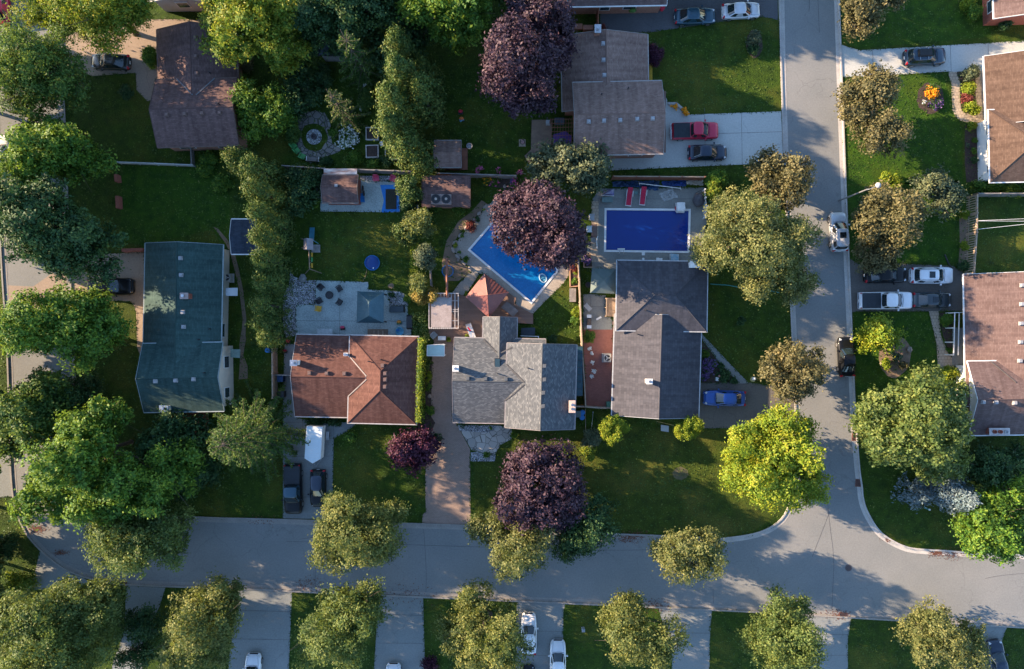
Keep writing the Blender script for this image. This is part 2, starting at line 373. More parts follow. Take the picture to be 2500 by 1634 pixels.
# long dark tar seams and a manhole in the road
def seam(name, pts, wd=.04, z=.013, mat=TAR):
    struct(name, strip(MB(), smooth_line(W2(pts), 2), -wd / 2, wd / 2, z - .004, z), mat)
for pts in ([(1997, 0), (1999, 50), (2000, 80)], [(1976, 0), (1975, 30)], Z(44, 610, 140, 560, 270, 455, 540), Z(44, 590, 10, 615, 260, 655, 560, 640, 850, 632, 1060),
            Z(42, 1535, 290, 1550, 500, 1560, 700, 1555, 880), Z(42, 555, 640, 555, 820), Z(43, 1855, 830, 1860, 960), Z(44, 2020, 735, 2180, 705, 2371, 690), Z(41, 380, 430, 520, 560, 660, 680), [(1690, 1335), (1560, 1345), (1300, 1340), (1000, 1330), (700, 1322)]):
    seam('road_seam', pts)
PATCHM = M('red_leaf_litter', (.16, .06, .035), (.09, .045, .03), 4, .95, .5, fine=.5)
def litter(name, pts, seed, label='scattered brown leaves lying along the gutter'):
    rng = random.Random(seed); mb = MB()
    for (x, y, r, n) in pts:
        for _ in range(n):
            p = P(x + rng.gauss(0, r), y + rng.gauss(0, r * .45), .024); a = rng.uniform(0, 6.3); s = rng.uniform(.04, .1)
            mb.add([(p.x + s * math.cos(a + t) * (1 if t in (0, 3.14) else .5), p.y + s * math.sin(a + t) * (1 if t in (0, 3.14) else .5), .024 + rng.uniform(0, .02)) for t in (0, 1.57, 3.14, 4.71)], [(0, 1, 2, 3)])
    struct(name, mb, PATCHM, label, 'stuff')
litter('fallen_leaves', [(2287, 1349, 9, 260), (2320, 1353, 18, 180), (2056, 1503, 8, 200), (2040, 1500, 16, 120), (1550, 1309, 16, 260), (1528, 1315, 12, 120), (90, 1292, 12, 220), (148, 1350, 8, 120), (265, 1422, 20, 200),
                         (750, 1424, 20, 150), (1600, 1480, 18, 160), (2096, 1068, 4, 60), (2168, 1318, 6, 60), (1000, 1449, 30, 120), (640, 1270, 20, 80)], 5)

# ---------------------------------------------------------------- driveways, paths and yards
HARD = []
def area(name, px, mat, z=.012, holes=()):
    if name in ('driveway', 'path', 'patio', 'pool_deck'): HARD.append(W2(px))
    return struct(name, MB().sheet([W2(px)] + [W2(h) for h in holes], z), mat)
area('driveway', [(1464, -60), (1464, 78), (1583, 80), (1672, 67), (1793, 49), (1860, 42), (1884, 45), (1899, 50), (1898, -60)], ASPH)
area('driveway', [(1618, 215), (1631, 252), (1650, 254), (1683, 280), (1880, 273), (1907, 272), (1912, 398), (1880, 399), (1499, 416), (1440, 418), (1440, 380), (1618, 370)], DRIVE)
area('driveway', [(2052, 109), (2075, 116), (2100, 123), (2311, 111), (2500, 100), (2800, 82), (2800, 190), (2450, 200), (2400, 178), (2311, 175), (2153, 185), (2057, 189)], DRIVE)
area('driveway', Z(24, 795, 860, 870, 905, 930, 908, 1300, 906, 1730, 925, 1835, 1000, 1835, 1332, 1510, 1335, 880, 1335, 815, 1345), ASPHB)
area('driveway', [(1706, 935), (1828, 934), (1869, 940), (1936, 948), (1943, 1055), (1840, 1046), (1703, 1046)], ASPHB)
area('driveway', Z(32, 1630, 90, 1610, 260, 1600, 800, 1590, 900, 1560, 1200, 1550, 1330, 1550, 1556) + Z(42, 1555, 130, 1525, 160, 1520, 240, 1960, 262, 1958, 0) + Z(32, 1955, 1100, 1880, 960, 1840, 880, 1800, 840, 1820, 90), PAVB)
area('driveway', Z(32, 275, 150, 380, 150, 380, 815, 440, 830, 720, 880, 722, 1000, 715, 1340, 712, 1556) + Z(42, 712, 200, 262, 192, 262, 0) + Z(32, 262, 1556, 262, 830), DRIVEG)
area('path', Z(32, 720, 885, 800, 855, 930, 865, 850, 935, 770, 975, 720, 1010), DRIVEG, .016)
area('driveway', Z(21, 60, 1100, 300, 1112, 600, 900, 880, 820, 1300, 795, 1330, 1262, 1235, 1265, 1180, 1246, 900, 1235, 500, 1290, 70, 1500), DRIVET)
area('path', Z(21, 1180, 1246, 1335, 1250, 1345, 1556) + Z(31, 1340, 240, 1270, 255, 1240, 180, 1236, 0) + Z(21, 1238, 1500, 1230, 1340, 1210, 1280), DRIVET, .016)
area('driveway', Z(11, 560, 330, 1000, 200, 1300, 175, 1870, 175, 1870, 300, 1440, 300, 1440, 700, 1400, 720, 1385, 915, 1330, 915, 1235, 815, 1228, 660, 830, 690, 650, 600, 590, 470), DRIVET)
area('driveway', [(583, 1438), (713, 1446), (705, 1640), (700, 1760), (545, 1760), (560, 1600)], DRIVEG)
area('driveway', [(925, 1453), (1033, 1458), (1038, 1640), (1040, 1760), (905, 1760), (915, 1600)], DRIVEG)
area('driveway', [(1262, 1468), (1380, 1474), (1375, 1497), (1375, 1640), (1375, 1760), (1258, 1760), (1258, 1600)], DRIVEG)
area('driveway', [(1608, 1484), (1738, 1491), (1733, 1560), (1731, 1760), (1640, 1760), (1640, 1600), (1622, 1540)], DRIVEG)
area('driveway', [(1958, 1503), (2078, 1509), (2070, 1560), (2070, 1760), (1985, 1760), (1975, 1560)], DRIVEG)
area('driveway', [(2328, 1525), (2458, 1532), (2446, 1565), (2462, 1640), (2480, 1760), (2350, 1760), (2340, 1600)], DRIVEG)
area('driveway', [(307, 1431), (404, 1435), (390, 1480), (350, 1560), (345, 1760), (260, 1760), (275, 1620), (305, 1540)], DRIVEG)
area('driveway', [(97, 1345), (175, 1402), (205, 1412), (225, 1425), (190, 1460), (130, 1440), (60, 1440), (85, 1400)], DRIVEG)
area('driveway', [(-300, 1100), (22, 1110), (30, 1212), (-300, 1250)], DRIVEG)
area('path', Z(14, 1680, 655, 1712, 750, 1718, 900, 1725, 1000, 1750, 1055, 1790, 1090, 1840, 1106, 1990, 1118, 2040, 1050, 2040, 640, 1930, 640, 1935, 1022, 1835, 1028, 1805, 990, 1790, 860, 1795, 750, 1765, 650), PAVT, .016)
area('path', Z(33, 1740, 40, 1790, 95, 1900, 210, 2010, 330, 2100, 420, 2180, 505, 2085, 505, 1990, 400, 1900, 300, 1800, 165, 1740, 90), DRIVEG, .016)
area('path', Z(24, 1508, 1335, 1600, 1335, 1620, 1556) + Z(34, 1630, 100, 1690, 240, 1740, 300, 1740, 360, 1590, 360, 1580, 150, 1545, 0), PAVT, .016)
area('path', Z(34, 1720, 0, 1830, 0, 1830, 340, 1720, 345), DRIVEG, .02)
# back gardens
area('patio', Z(22, 600, 130, 930, 150, 1330, 165, 1320, 440, 600, 432), STAMP, .018)
area('patio', Z(22, 560, 1055, 1035, 1070, 1035, 1140, 1225, 1146, 1225, 1285, 1390, 1290, 1395, 1400, 1425, 1500) + Z(32, 1420, 80, 400, 70, 380, 60) + Z(22, 380, 1276, 560, 1276), STAMP, .018)
area('gravel_bed', Z(22, 328, 965, 360, 1020, 460, 1058, 560, 1052, 562, 1274, 382, 1276, 380, 1480) + Z(32, 400, 70, 290, 90) + Z(22, 265, 1480, 262, 1300, 272, 1180, 320, 1090), GRAVEL, .014)
area('gravel_bed', Z(22, 1226, 1148, 1320, 1158, 1385, 1190, 1395, 1288, 1226, 1284), GRAVEL, .014)
area('gravel_bed', Z(22, 440, 340, 480, 250, 560, 190, 600, 180, 598, 350, 520, 352), GRAVEL, .014)
area('gravel_bed', Z(22, 960, 110, 1310, 110, 1320, 170, 960, 150), GRAVEL, .022)
area('pool_deck', Z(22, 2200, 310, 2115, 372, 2010, 500, 1890, 640, 1800, 745, 1818, 800, 1900, 880, 1990, 985, 2090, 1000, 2371, 1240) + Z(23, 60, 1320, 222, 1362, 330, 1250, 500, 1085, 550, 1010, 545, 930, 450, 900, 470, 600, 300, 200, 0, 250),
     POOLDECK, .014, [POOL_A])
area('planting_bed', Z(22, 1790, 740, 1880, 600, 2005, 480, 2120, 370, 2060, 330, 1960, 440, 1850, 520, 1740, 700, 1700, 900, 1720, 1060, 1850, 1060, 1980, 985, 1810, 805), SOIL, .008)
area('path', Z(22, 1795, 1165, 1850, 1090, 1970, 965, 2045, 985, 1920, 1180, 1850, 1200), POOLDECK, .019)
area('pool_deck', Z(23, 830, 225, 1785, 215, 1800, 520, 1770, 700, 1780, 900, 990, 905, 985, 960, 690, 940, 690, 800, 750, 700, 755, 330), POOLDECKB, .014, [POOL_B])
area('path', Z(23, 755, 340, 822, 340, 815, 890, 690, 890, 695, 830, 750, 790), PAVT, .019)
area('patio', Z(23, 680, 1180, 748, 1180, 885, 1190, 890, 1390, 945, 1390, 945, 1500, 680, 1500), DRIVEG, .016)
area('patio', Z(33, 672, -60, 955, -60, 950, 730, 705, 720, 690, 300), PAVR, .012)
area('planting_bed', Z(33, 1740, 120, 1790, 160, 1890, 300, 1990, 400, 2080, 500, 1980, 505, 1740, 500), MULCH, .01)
area('path', Z(32, 1845, 880, 2200, 885, 2330, 900, 2330, 1010, 2230, 1060, 2180, 1150, 1970, 1110, 1890, 970), FLAG, .014)
area('gravel_bed', Z(32, 1960, 1130, 2060, 1118, 2190, 1110, 2180, 1210, 1960, 1210), GRAVEL, .012)
area('gravel_bed', Z(32, 1846, 880, 2200, 885, 2170, 930, 2120, 950, 1860, 935), GRAVEL, .019)
area('planting_bed', Z(32, 1560, 265, 1610, 265, 1605, 560, 1600, 800, 1640, 860, 1600, 960, 1550, 900, 1552, 500), MULCH, .016)
area('garden_bed', Z(22, 2080, 90, 2371, 110, 2371, 235, 2075, 200), MULCH, .01)
area('planting_bed', Z(14, 1760, 650, 1930, 640, 1935, 1022, 1835, 1028, 1800, 990, 1790, 860, 1795, 750), MULCH, .02)
area('planting_bed', Z(14, 1835, 1200, 1840, 1130, 1930, 1115, 1990, 1118, 2000, 1556) + Z(24, 1990, 150, 1850, 170, 1835, 0), MULCH, .012)
area('planting_bed', Z(24, 1785, 470, 1860, 480, 1870, 990, 1770, 980, 1790, 760), SOIL, .01)
area('planting_bed', Z(24, 1600, 1350, 1725, 1345, 1725, 1556) + Z(34, 1725, 340, 1600, 340, 1700, 240, 1640, 80), MULCH, .012)
fb = [(math.cos(t), math.sin(t)) for t in np.linspace(0, 2 * math.pi, 26)[:-1]]
def oval(rc, x, y, rx, ry, rot=0, jit=.06, seed=1):
    rng = random.Random(seed); c, s = math.cos(rot), math.sin(rot); o = []
    for a, b in fb:
        k = 1 + rng.uniform(-jit, jit); u, v = a * rx * k, b * ry * k; o.append((x + u * c - v * s, y + u * s + v * c))
    return Z(rc, *[q for p in o for q in p])
area('planting_bed', oval(14, 1525, 890, 125, 140), MULCH, .012)
area('planting_bed', oval(13, 2230, 400, 75, 125), MULCH, .012)
area('planting_bed', oval(34, 1200, 260, 150, 190, seed=4), SOIL, .012)
FLAGD = stones('shade_toned_flagstones', (.24, .22, .20), (.15, .14, .13), (.04, .045, .035), 1.6, .035)  # flagstones again, with the garden's shade painted in as a darker colour
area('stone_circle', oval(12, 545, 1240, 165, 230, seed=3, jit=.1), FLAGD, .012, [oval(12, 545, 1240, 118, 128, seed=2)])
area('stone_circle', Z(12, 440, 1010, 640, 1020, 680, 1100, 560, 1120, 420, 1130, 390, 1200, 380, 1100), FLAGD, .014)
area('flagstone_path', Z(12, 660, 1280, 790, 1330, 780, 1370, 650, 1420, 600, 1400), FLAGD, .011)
JOINT = M('slab_joint', (.13, .13, .125), None, 3, .9)
for pts in ([(1720, 264), (1722, 403)], [(1810, 274), (1812, 400)], [(1632, 330), (1908, 322)], [(2130, 121), (2132, 187)], [(2220, 117), (2222, 180)], [(2320, 111), (2322, 175)], [(2412, 105), (2414, 180)],
            Z(32, 262, 858, 440, 856), Z(32, 262, 1008, 720, 1002), Z(32, 440, 830, 445, 1000), Z(32, 262, 1165, 718, 1162), Z(32, 720, 885, 724, 1000), [(690, 1212), (812, 1215)], [(580, 1490), (711, 1494)], [(570, 1560), (708, 1562)], [(925, 1500), (1034, 1503)], [(922, 1570), (1036, 1571)],
            [(1262, 1540), (1375, 1542)], [(1262, 1600), (1375, 1601)], [(1625, 1545), (1734, 1546)], [(1975, 1548), (2072, 1550)], [(1980, 1600), (2070, 1600)], Z(23, 682, 1290, 885, 1292), Z(23, 745, 1180, 748, 1500), Z(22, 780, 1062, 775, 1560), Z(22, 1035, 1140, 1030, 1560), Z(22, 382, 1420, 1400, 1425), Z(23, 830, 320, 1790, 318)):
    seam('slab_joint', pts, .035, .024, JOINT)
area('lawn', Z(21, 1040, 1258, 1180, 1250, 1222, 1310, 1228, 1556) + Z(31, 1228, 180, 1060, 250, 900, 0) + Z(21, 900, 1556), GRASSB, .009)
area('lawn', [(1395, 1040), (1700, 1046), (1936, 1060), (1938, 1180), (1912, 1250), (1840, 1296), (1764, 1306), (1590, 1298), (1520, 1297), (1300, 1288), (1160, 1280), (1156, 1120), (1300, 1050)], GRASSB, .005)
area('lawn', [(300, 402), (520, 405), (560, 480), (560, 640), (520, 560), (350, 600), (292, 590)], GRASSG, .005)
area('lawn', [(700, 525), (985, 525), (1010, 700), (1000, 790), (905, 710), (905, 690), (770, 685), (700, 660)], GRASS, .005)
area('lawn', [(2068, 455), (2340, 440), (2360, 540), (2340, 640), (2080, 640)], GRASSG, .005)
area('lawn', [(2052, 0), (2420, 0), (2420, 90), (2100, 118), (2055, 104)], GRASSG, .005)
area('lawn', [(2060, 190), (2300, 180), (2330, 270), (2350, 320), (2350, 450), (2068, 450)], GRASSG, .005)
area('lawn', [(2086, 765), (2270, 762), (2290, 900), (2200, 1000), (2094, 1000)], GRASSG, .005)
area('dirt_path', Z(21, 1930, 570, 1975, 590, 2060, 690, 2120, 800, 2160, 950, 2200, 1150, 2228, 1400, 2220, 1556) + Z(31, 2225, 100, 2200, 250, 2240, 350, 2240, 460, 2160, 470, 2170, 300, 2165, 150, 2190, 0) + Z(21, 2195, 1400, 2165, 1150, 2120, 950, 2085, 820, 2040, 720), SOIL, .008)
area('bare_patch', oval(33, 1560, 1320, 72, 58, seed=8, jit=.07), M('thin_dry_turf', (.105, .09, .05), (.055, .062, .022), 1.6, .95, .4, fine=.35), .009)
area('bare_patch', oval(22, 1240, 1105, 28, 24, seed=9, jit=.2), SOIL, .009)

def inside_many(pts, pg):
    r = np.zeros(len(pts), bool); n = len(pg); x, y = pts[:, 0], pts[:, 1]
    for i in range(n):
        (xi, yi), (xj, yj) = pg[i], pg[i - 1]
        if yi == yj: continue
        r ^= ((yi > y) != (yj > y)) & (x < (xj - xi) * (y - yi) / (yj - yi) + xi)
    return r
def edge_grass():
    rng = np.random.default_rng(11); C_, O_ = [], []
    for pg in HARD + [ROADW]:
        n = len(pg); a = sum(pg[i - 1][0] * pg[i][1] - pg[i][0] * pg[i - 1][1] for i in range(n)); sg = 1 if a > 0 else -1
        for i in range(n):
            p, q = np.array(pg[i - 1]), np.array(pg[i]); L = np.linalg.norm(q - p)
            if L < .05 or abs(p).max() > 62: continue
            m = int(L * 16); u = rng.uniform(0, 1, m)[:, None]; e = (q - p) / L; nn = np.array([e[1], -e[0]]) * sg
            w_ = np.sin((u * L) * 1.7 + i) * .05 + np.sin((u * L) * 5.1) * .03; C_.append(p + e * u * L + nn * (rng.normal(size=(m, 1)) * .07 + w_ - .01)); O_.append(p + e * u * L + nn * .35)
    c, o = np.concatenate(C_), np.concatenate(O_); keep = np.ones(len(c), bool)
    for pg in HARD + [ROADW]: keep &= ~inside_many(o, pg)
    c = c[keep]; n = len(c); k = rng.uniform(.05, .13, n); ang = rng.uniform(0, 6.28, n); h = rng.uniform(.02, .09, n)
    d = np.stack([np.cos(ang), np.sin(ang), np.zeros(n)], 1); b = np.stack([-np.sin(ang), np.cos(ang), np.zeros(n)], 1); c3 = np.concatenate([c, np.full((n, 1), .024)], 1)
    z = np.array([[0, 0, 1.]]); v = np.stack([c3 - d * k[:, None] * .6, c3 + b * k[:, None] * .4 + z * h[:, None], c3 + d * k[:, None] * .6, c3 - b * k[:, None] * .4 + z * h[:, None]], 1).reshape(-1, 3)
    me = bpy.data.meshes.new('edge_grass'); me.from_pydata([tuple(q) for q in v], [], [(4 * i, 4 * i + 1, 4 * i + 2, 4 * i + 3) for i in range(n)]); me.materials.append(GRASSG)
    ob = bpy.data.objects.new('edge_grass', me); COL.objects.link(ob); ob['kind'] = 'stuff'; ob['label'] = 'grass creeping over the edges of drives and paths'
edge_grass()
def lawn_tufts():
    rng = np.random.default_rng(5); c = np.stack([rng.uniform(-59, 59, 90000), rng.uniform(-39, 39, 90000)], 1); dens = .5 + .5 * np.sin(c[:, 0] * .35 + 1.7 * np.sin(c[:, 1] * .23)) * np.sin(c[:, 1] * .41 + c[:, 0] * .11)
    keep = rng.uniform(0, 1, len(c)) < .25 + .75 * dens
    for pg in HARD + [ROADW]: keep &= ~inside_many(c, pg)
    c = c[keep]; n = len(c); k = rng.uniform(.05, .15, n); ang = rng.uniform(0, 6.28, n); h = rng.uniform(.02, .10, n); d = np.stack([np.cos(ang), np.sin(ang), np.zeros(n)], 1); b = np.stack([-np.sin(ang), np.cos(ang), np.zeros(n)], 1)
    c3 = np.concatenate([c, np.full((n, 1), .01)], 1); z = np.array([[0, 0, 1.]]); v = np.stack([c3 - d * k[:, None], c3 + b * k[:, None] * .5 + z * h[:, None], c3 + d * k[:, None], c3 - b * k[:, None] * .5 + z * h[:, None] * .6], 1).reshape(-1, 3).astype(np.float32)
    me = bpy.data.meshes.new('lawn_tufts'); me.vertices.add(4 * n); me.vertices.foreach_set('co', v.ravel()); me.loops.add(4 * n); me.loops.foreach_set('vertex_index', np.arange(4 * n, dtype=np.int32)); me.polygons.add(n)
    me.polygons.foreach_set('loop_start', np.arange(0, 4 * n, 4, dtype=np.int32)); me.polygons.foreach_set('loop_total', np.full(n, 4, dtype=np.int32))
    me.materials.append(leafmat('grass_tufts', [(.05, (.018, .045, .010)), (.5, (.055, .105, .016)), (.8, (.11, .15, .025)), (.98, (.20, .18, .06))], .15)); me.update(calc_edges=True)
    ob = bpy.data.objects.new('grass_tufts', me); COL.objects.link(ob); ob['kind'] = 'stuff'; ob['label'] = 'tufts of longer grass and weeds in the lawns'
lawn_tufts()
# ---------------------------------------------------------------- the two swimming pools
def water_mat(name, deep, shallow, scale, bm=.35, axis=None):
    m, nt, b = newmat(name); b.inputs['Roughness'].default_value = .08; b.inputs['Specular IOR Level'].default_value = .5
    v = coords(nt); n = noise(nt, v, scale, 3); c = ramp(nt, n, [(.3, deep), (.7, shallow)])
    vo = nt.nodes.new('ShaderNodeTexVoronoi'); vo.feature = 'DISTANCE_TO_EDGE'; vo.inputs['Scale'].default_value = 2.4
    w_ = nt.nodes.new('ShaderNodeVectorMath'); nx = nt.nodes.new('ShaderNodeTexNoise'); nx.inputs['Scale'].default_value = 1.6
    nt.links.new(v, nx.inputs[0]); nt.links.new(v, w_.inputs[0]); nt.links.new(nx.outputs['Color'], w_.inputs[1]); nt.links.new(w_.outputs[0], vo.inputs['Vector'])
    c = mixc(nt, ramp(nt, vo.outputs[0], [(0, (.20, .20, .20)), (.10, (0, 0, 0))]), c, tuple(min(1, x * 1.8 + .02) for x in shallow)) if axis else c  # pale web of lines: light caustics painted into the water colour
    nt.links.new(c, b.inputs['Base Color']); bump(nt, noise(nt, v, 3.5, 4), b, bm, .05); return m
WATER = water_mat('pool_water', (.003, .115, .32), (.005, .165, .42), .35, .3, True)
COVER = water_mat('solar_cover', (.002, .028, .20), (.0022, .031, .215), .12, .03)
LINER = M('pool_liner', (.10, .35, .60), None, 2, .5)
def pool(name, label, poly, surf_name, surf_mat, z):
    t = thing(name, label, 'swimming pool', (*[sum(p[i] for p in poly) / len(poly) for i in (0, 1)], 0))
    part(surf_name, MB().sheet([poly], z), surf_mat, t)
    co = MB(); o = offs(poly, .2); n = len(poly); i_ = offs(poly, -.02)
    vs = [(*p, .06) for p in o] + [(*p, .06) for p in i_] + [(*p, z - .3) for p in i_] + [(*p, 0) for p in o]
    fs = []
    for i in range(n):
        j = (i + 1) % n; fs += [(i, j, n + j, n + i), (n + i, n + j, 2 * n + j, 2 * n + i), (3 * n + i, 3 * n + j, j, i)]
    part('coping', co.add(vs, fs), WHITE, t); return t
pA = pool('swimming_pool', 'L-shaped pool of rippled bright blue water beside the red gazebo', PA, 'water', WATER, -.12)
pB = pool('swimming_pool', 'rectangular pool under a flat deep blue solar cover', PB_, 'solar_cover', COVER, -.10)
lad = MB()
for dx in (1010, 1045): part('grab_rail', MB().path([PL(23, dx, 822, .06), PL(23, dx, 815, .6), PL(23, dx, 790, .6), PL(23, dx, 778, -.1)], .025), CHROME, pB)
part('ladder_step', MB().box(PL(23, 1025, 772, -.02), (.8, .16, .05)), WHITE, pB)
part('skimmer_lid', MB().box(PL(23, 1225, 815, .03), (.34, .34, .05)), WHITE, pB)
lad = MB()
for k in (0, 1):
    a, b = PL(23, 285 + k * 55, 1215 - k * 58, .06), PL(23, 250 + k * 55, 1185 - k * 58, -.1); part('grab_rail', MB().path([a, a + Vector((0, 0, .6)), b + Vector((0, 0, .7)), b], .03), CHROME, pA)
# ---------------------------------------------------------------- houses
RF_BROWN = shingle('brown_shingles', (.060, .036, .034), (.118, .070, .064), (.18, .115, .102))
RF_RED = shingle('rust_red_shingles', (.056, .024, .020), (.098, .042, .033), (.155, .078, .062))
RF_MOS = shingle('mottled_grey_shingles', (.058, .064, .071), (.090, .098, .107), (.175, .18, .182), .28, .14, .08, .05)
RF_SLATE = shingle('slate_grey_shingles', (.042, .043, .052), (.060, .059, .069), (.085, .083, .094), .34, .3, .2)
RF_GREEN = shingle('dark_green_shingles', (.018, .046, .044), (.030, .066, .062), (.055, .10, .094))
RF_TAN = shingle('tan_brown_shingles', (.062, .038, .028), (.096, .060, .043), (.15, .10, .074))
RF_PINK = shingle('pinkish_brown_shingles', (.082, .053, .049), (.118, .078, .072), (.165, .12, .112))
RF_BLUE = shingle('blue_grey_shingles', (.05, .06, .07), (.085, .1, .115), (.13, .15, .165))
RF_DARKB = shingle('dark_blue_shingles', (.018, .026, .042), (.028, .04, .06), (.05, .065, .09))
RF_GBR = shingle('grey_brown_shingles', (.12, .075, .062), (.205, .132, .108), (.29, .20, .17), .3, .14)
SIDING = M('cream_siding', (.62, .56, .47), (.52, .47, .40), 1, .7)
SIDEW = M('white_siding', (.78, .77, .74), (.70, .69, .66), 1, .6)
SIDEG = M('grey_siding', (.40, .42, .43), (.32, .34, .35), 1, .7)
SOFF = M('soffit', (.55, .55, .53), None, 1, .7)
FLASH = M('pale_flashing', (.55, .54, .52), (.42, .41, .4), 3, .5)
VENTM = M('vent_metal', (.36, .36, .37), (.22, .22, .23), 6, .5)
RUSTV = M('brown_vent', (.16, .10, .085), None, 6, .6)

class Wing:
    """one roofed volume. px: eave rectangle (x0, y0, x1, y1) in photograph pixels at the eave height; ax: ridge direction; rot: degrees"""
    def __init__(s, px, ax, kind, ze, rise, rot=0.0, ovh=.45, rake=.3):
        x0, y0, x1, y1 = px; s.kind, s.ax, s.ze, s.rise, s.ovh, s.rake = kind, ax, ze, rise, ovh, rake
        c = P((x0 + x1) / 2, (y0 + y1) / 2, ze); s.c = Vector((c.x, c.y)); hw, hh = M_((x1 - x0) / 2, ze), M_((y1 - y0) / 2, ze)
        t = R(rot); ex, ey = Vector((math.cos(t), math.sin(t))), Vector((-math.sin(t), math.cos(t)))
        s.u, s.v, s.a, s.b = (ex, ey, hw, hh) if ax == 'x' else (ey, -ex, hh, hw)
    def w(s, u, v, z): p = s.c + s.u * u + s.v * v; return (p.x, p.y, z)
    def uv(s, x, y): d = Vector((x, y)) - s.c; return d.dot(s.u), d.dot(s.v)
    def z(s, x, y):
        u, v = s.uv(x, y)
        if abs(u) > s.a or abs(v) > s.b: return -1
        k = s.rise / s.b
        return s.ze + (k * min(s.b - abs(v), s.a - abs(u)) if s.kind == 'hip' else k * (s.b - abs(v)))
    def roof(s):
        m = MB(); a, b, T = s.a, s.b, .16; k = math.hypot(b, s.rise) / b; r = a - b if s.kind == 'hip' else a
        z0, z1 = s.ze, s.ze + s.rise
        A = [s.w(-a, -b, z0), s.w(a, -b, z0), s.w(a, b, z0), s.w(-a, b, z0), s.w(-r, 0, z1), s.w(r, 0, z1)]
        lo = [(p[0], p[1], p[2] - T) for p in A]
        f = [(0, 1, 5, 4), (2, 3, 4, 5)]; u = [[(-a, 0), (a, 0), (r, b * k), (-r, b * k)], [(a + 3, 0), (-a + 3, 0), (-r + 3, b * k), (r + 3, b * k)]]
        if s.kind == 'hip': f += [(3, 0, 4), (1, 2, 5)]; u += [[(-b, 0), (b, 0), (0, b * k)], [(-b + 7, 0), (b + 7, 0), (7, b * k)]]
        m.add(A, f, u)
        if s.kind == 'hip': m.add(A[:4] + lo[:4], [(0, 4, 5, 1), (1, 5, 6, 2), (2, 6, 7, 3), (3, 7, 4, 0), (7, 6, 5, 4)])
        else: m.add(A + lo, [(0, 6, 7, 1), (2, 8, 9, 3), (1, 7, 11, 5), (5, 11, 8, 2), (3, 9, 10, 4), (4, 10, 6, 0), (6, 10, 11, 7), (8, 11, 10, 9)])
        return m
    def edges(s):
        """gutters along the eaves, rake boards up the gables"""
        a, b, out = s.a, s.b, []
        ang = math.atan2(s.u.y, s.u.x)
        for sg in (-1, 1): out.append(('gutter', MB().box(s.w(0, sg * (b + .055), s.ze - .07), (2 * a + .05, .11, .12), ang)))
        for sg in (-1, 1):
            if s.kind == 'hip': out.append(('gutter', MB().box(s.w(sg * (a + .055), 0, s.ze - .07), (.11, 2 * b + .22, .12), ang)))
            else:
                m = MB(); t = math.atan2(s.rise, b)
                for q in (-1, 1):
                    P0, P1 = [s.w(sg * (a + .02), q * (b + .03), s.ze + d) for d in (-.19, .012)], [s.w(sg * (a + .02), 0, s.ze + s.rise + d) for d in (-.19, .02)]
                    Q0, Q1 = [s.w(sg * (a + .06), q * (b + .03), s.ze + d) for d in (-.19, .012)], [s.w(sg * (a + .06), 0, s.ze + s.rise + d) for d in (-.19, .02)]
                    m.add(P0 + P1 + Q0 + Q1, [(0, 1, 3, 2), (4, 6, 7, 5), (1, 5, 7, 3), (0, 2, 6, 4), (0, 4, 5, 1), (2, 3, 7, 6)])
                out.append(('rake_board', m))
        return out
    def wall(s, inset_z=0.0):
        m = MB(); a, b = s.a - s.rake, s.b - s.ovh
        if s.kind == 'hip': a = s.a - s.ovh
        zt = s.ze - .12 + s.rise / s.b * (0 if s.kind == 'hip' else 0); pts = [s.w(*q, 0) for q in ((-a, -b), (a, -b), (a, b), (-a, b))]
        m.prism([p[:2] for p in pts], -.05, zt)
        if s.kind != 'hip':
            k = s.rise / s.b
            for sg in (-1, 1):
                v = [s.w(sg * a, q, z) for q, z in ((-b, zt + .001), (b, zt + .001), (0, s.ze + s.rise - .2))]; iv = [s.w(sg * (a - .12), q, z) for q, z in ((-b, zt + .001), (b, zt + .001), (0, s.ze + s.rise - .2))]
                m.add(v + iv, [(0, 1, 2), (5, 4, 3), (0, 2, 5, 3), (1, 4, 5, 2), (0, 3, 4, 1)])
        return m
def ray_roof(wings, px, py):
    """where the line of sight through a photograph point meets the roof"""
    z = 9.0
    while z > 0:
        p = P(px, py, z); h = max(wg.z(p.x, p.y) for wg in wings)
        if h >= z: return Vector((p.x, p.y, h))
        z -= .02
    return P(px, py, 0)
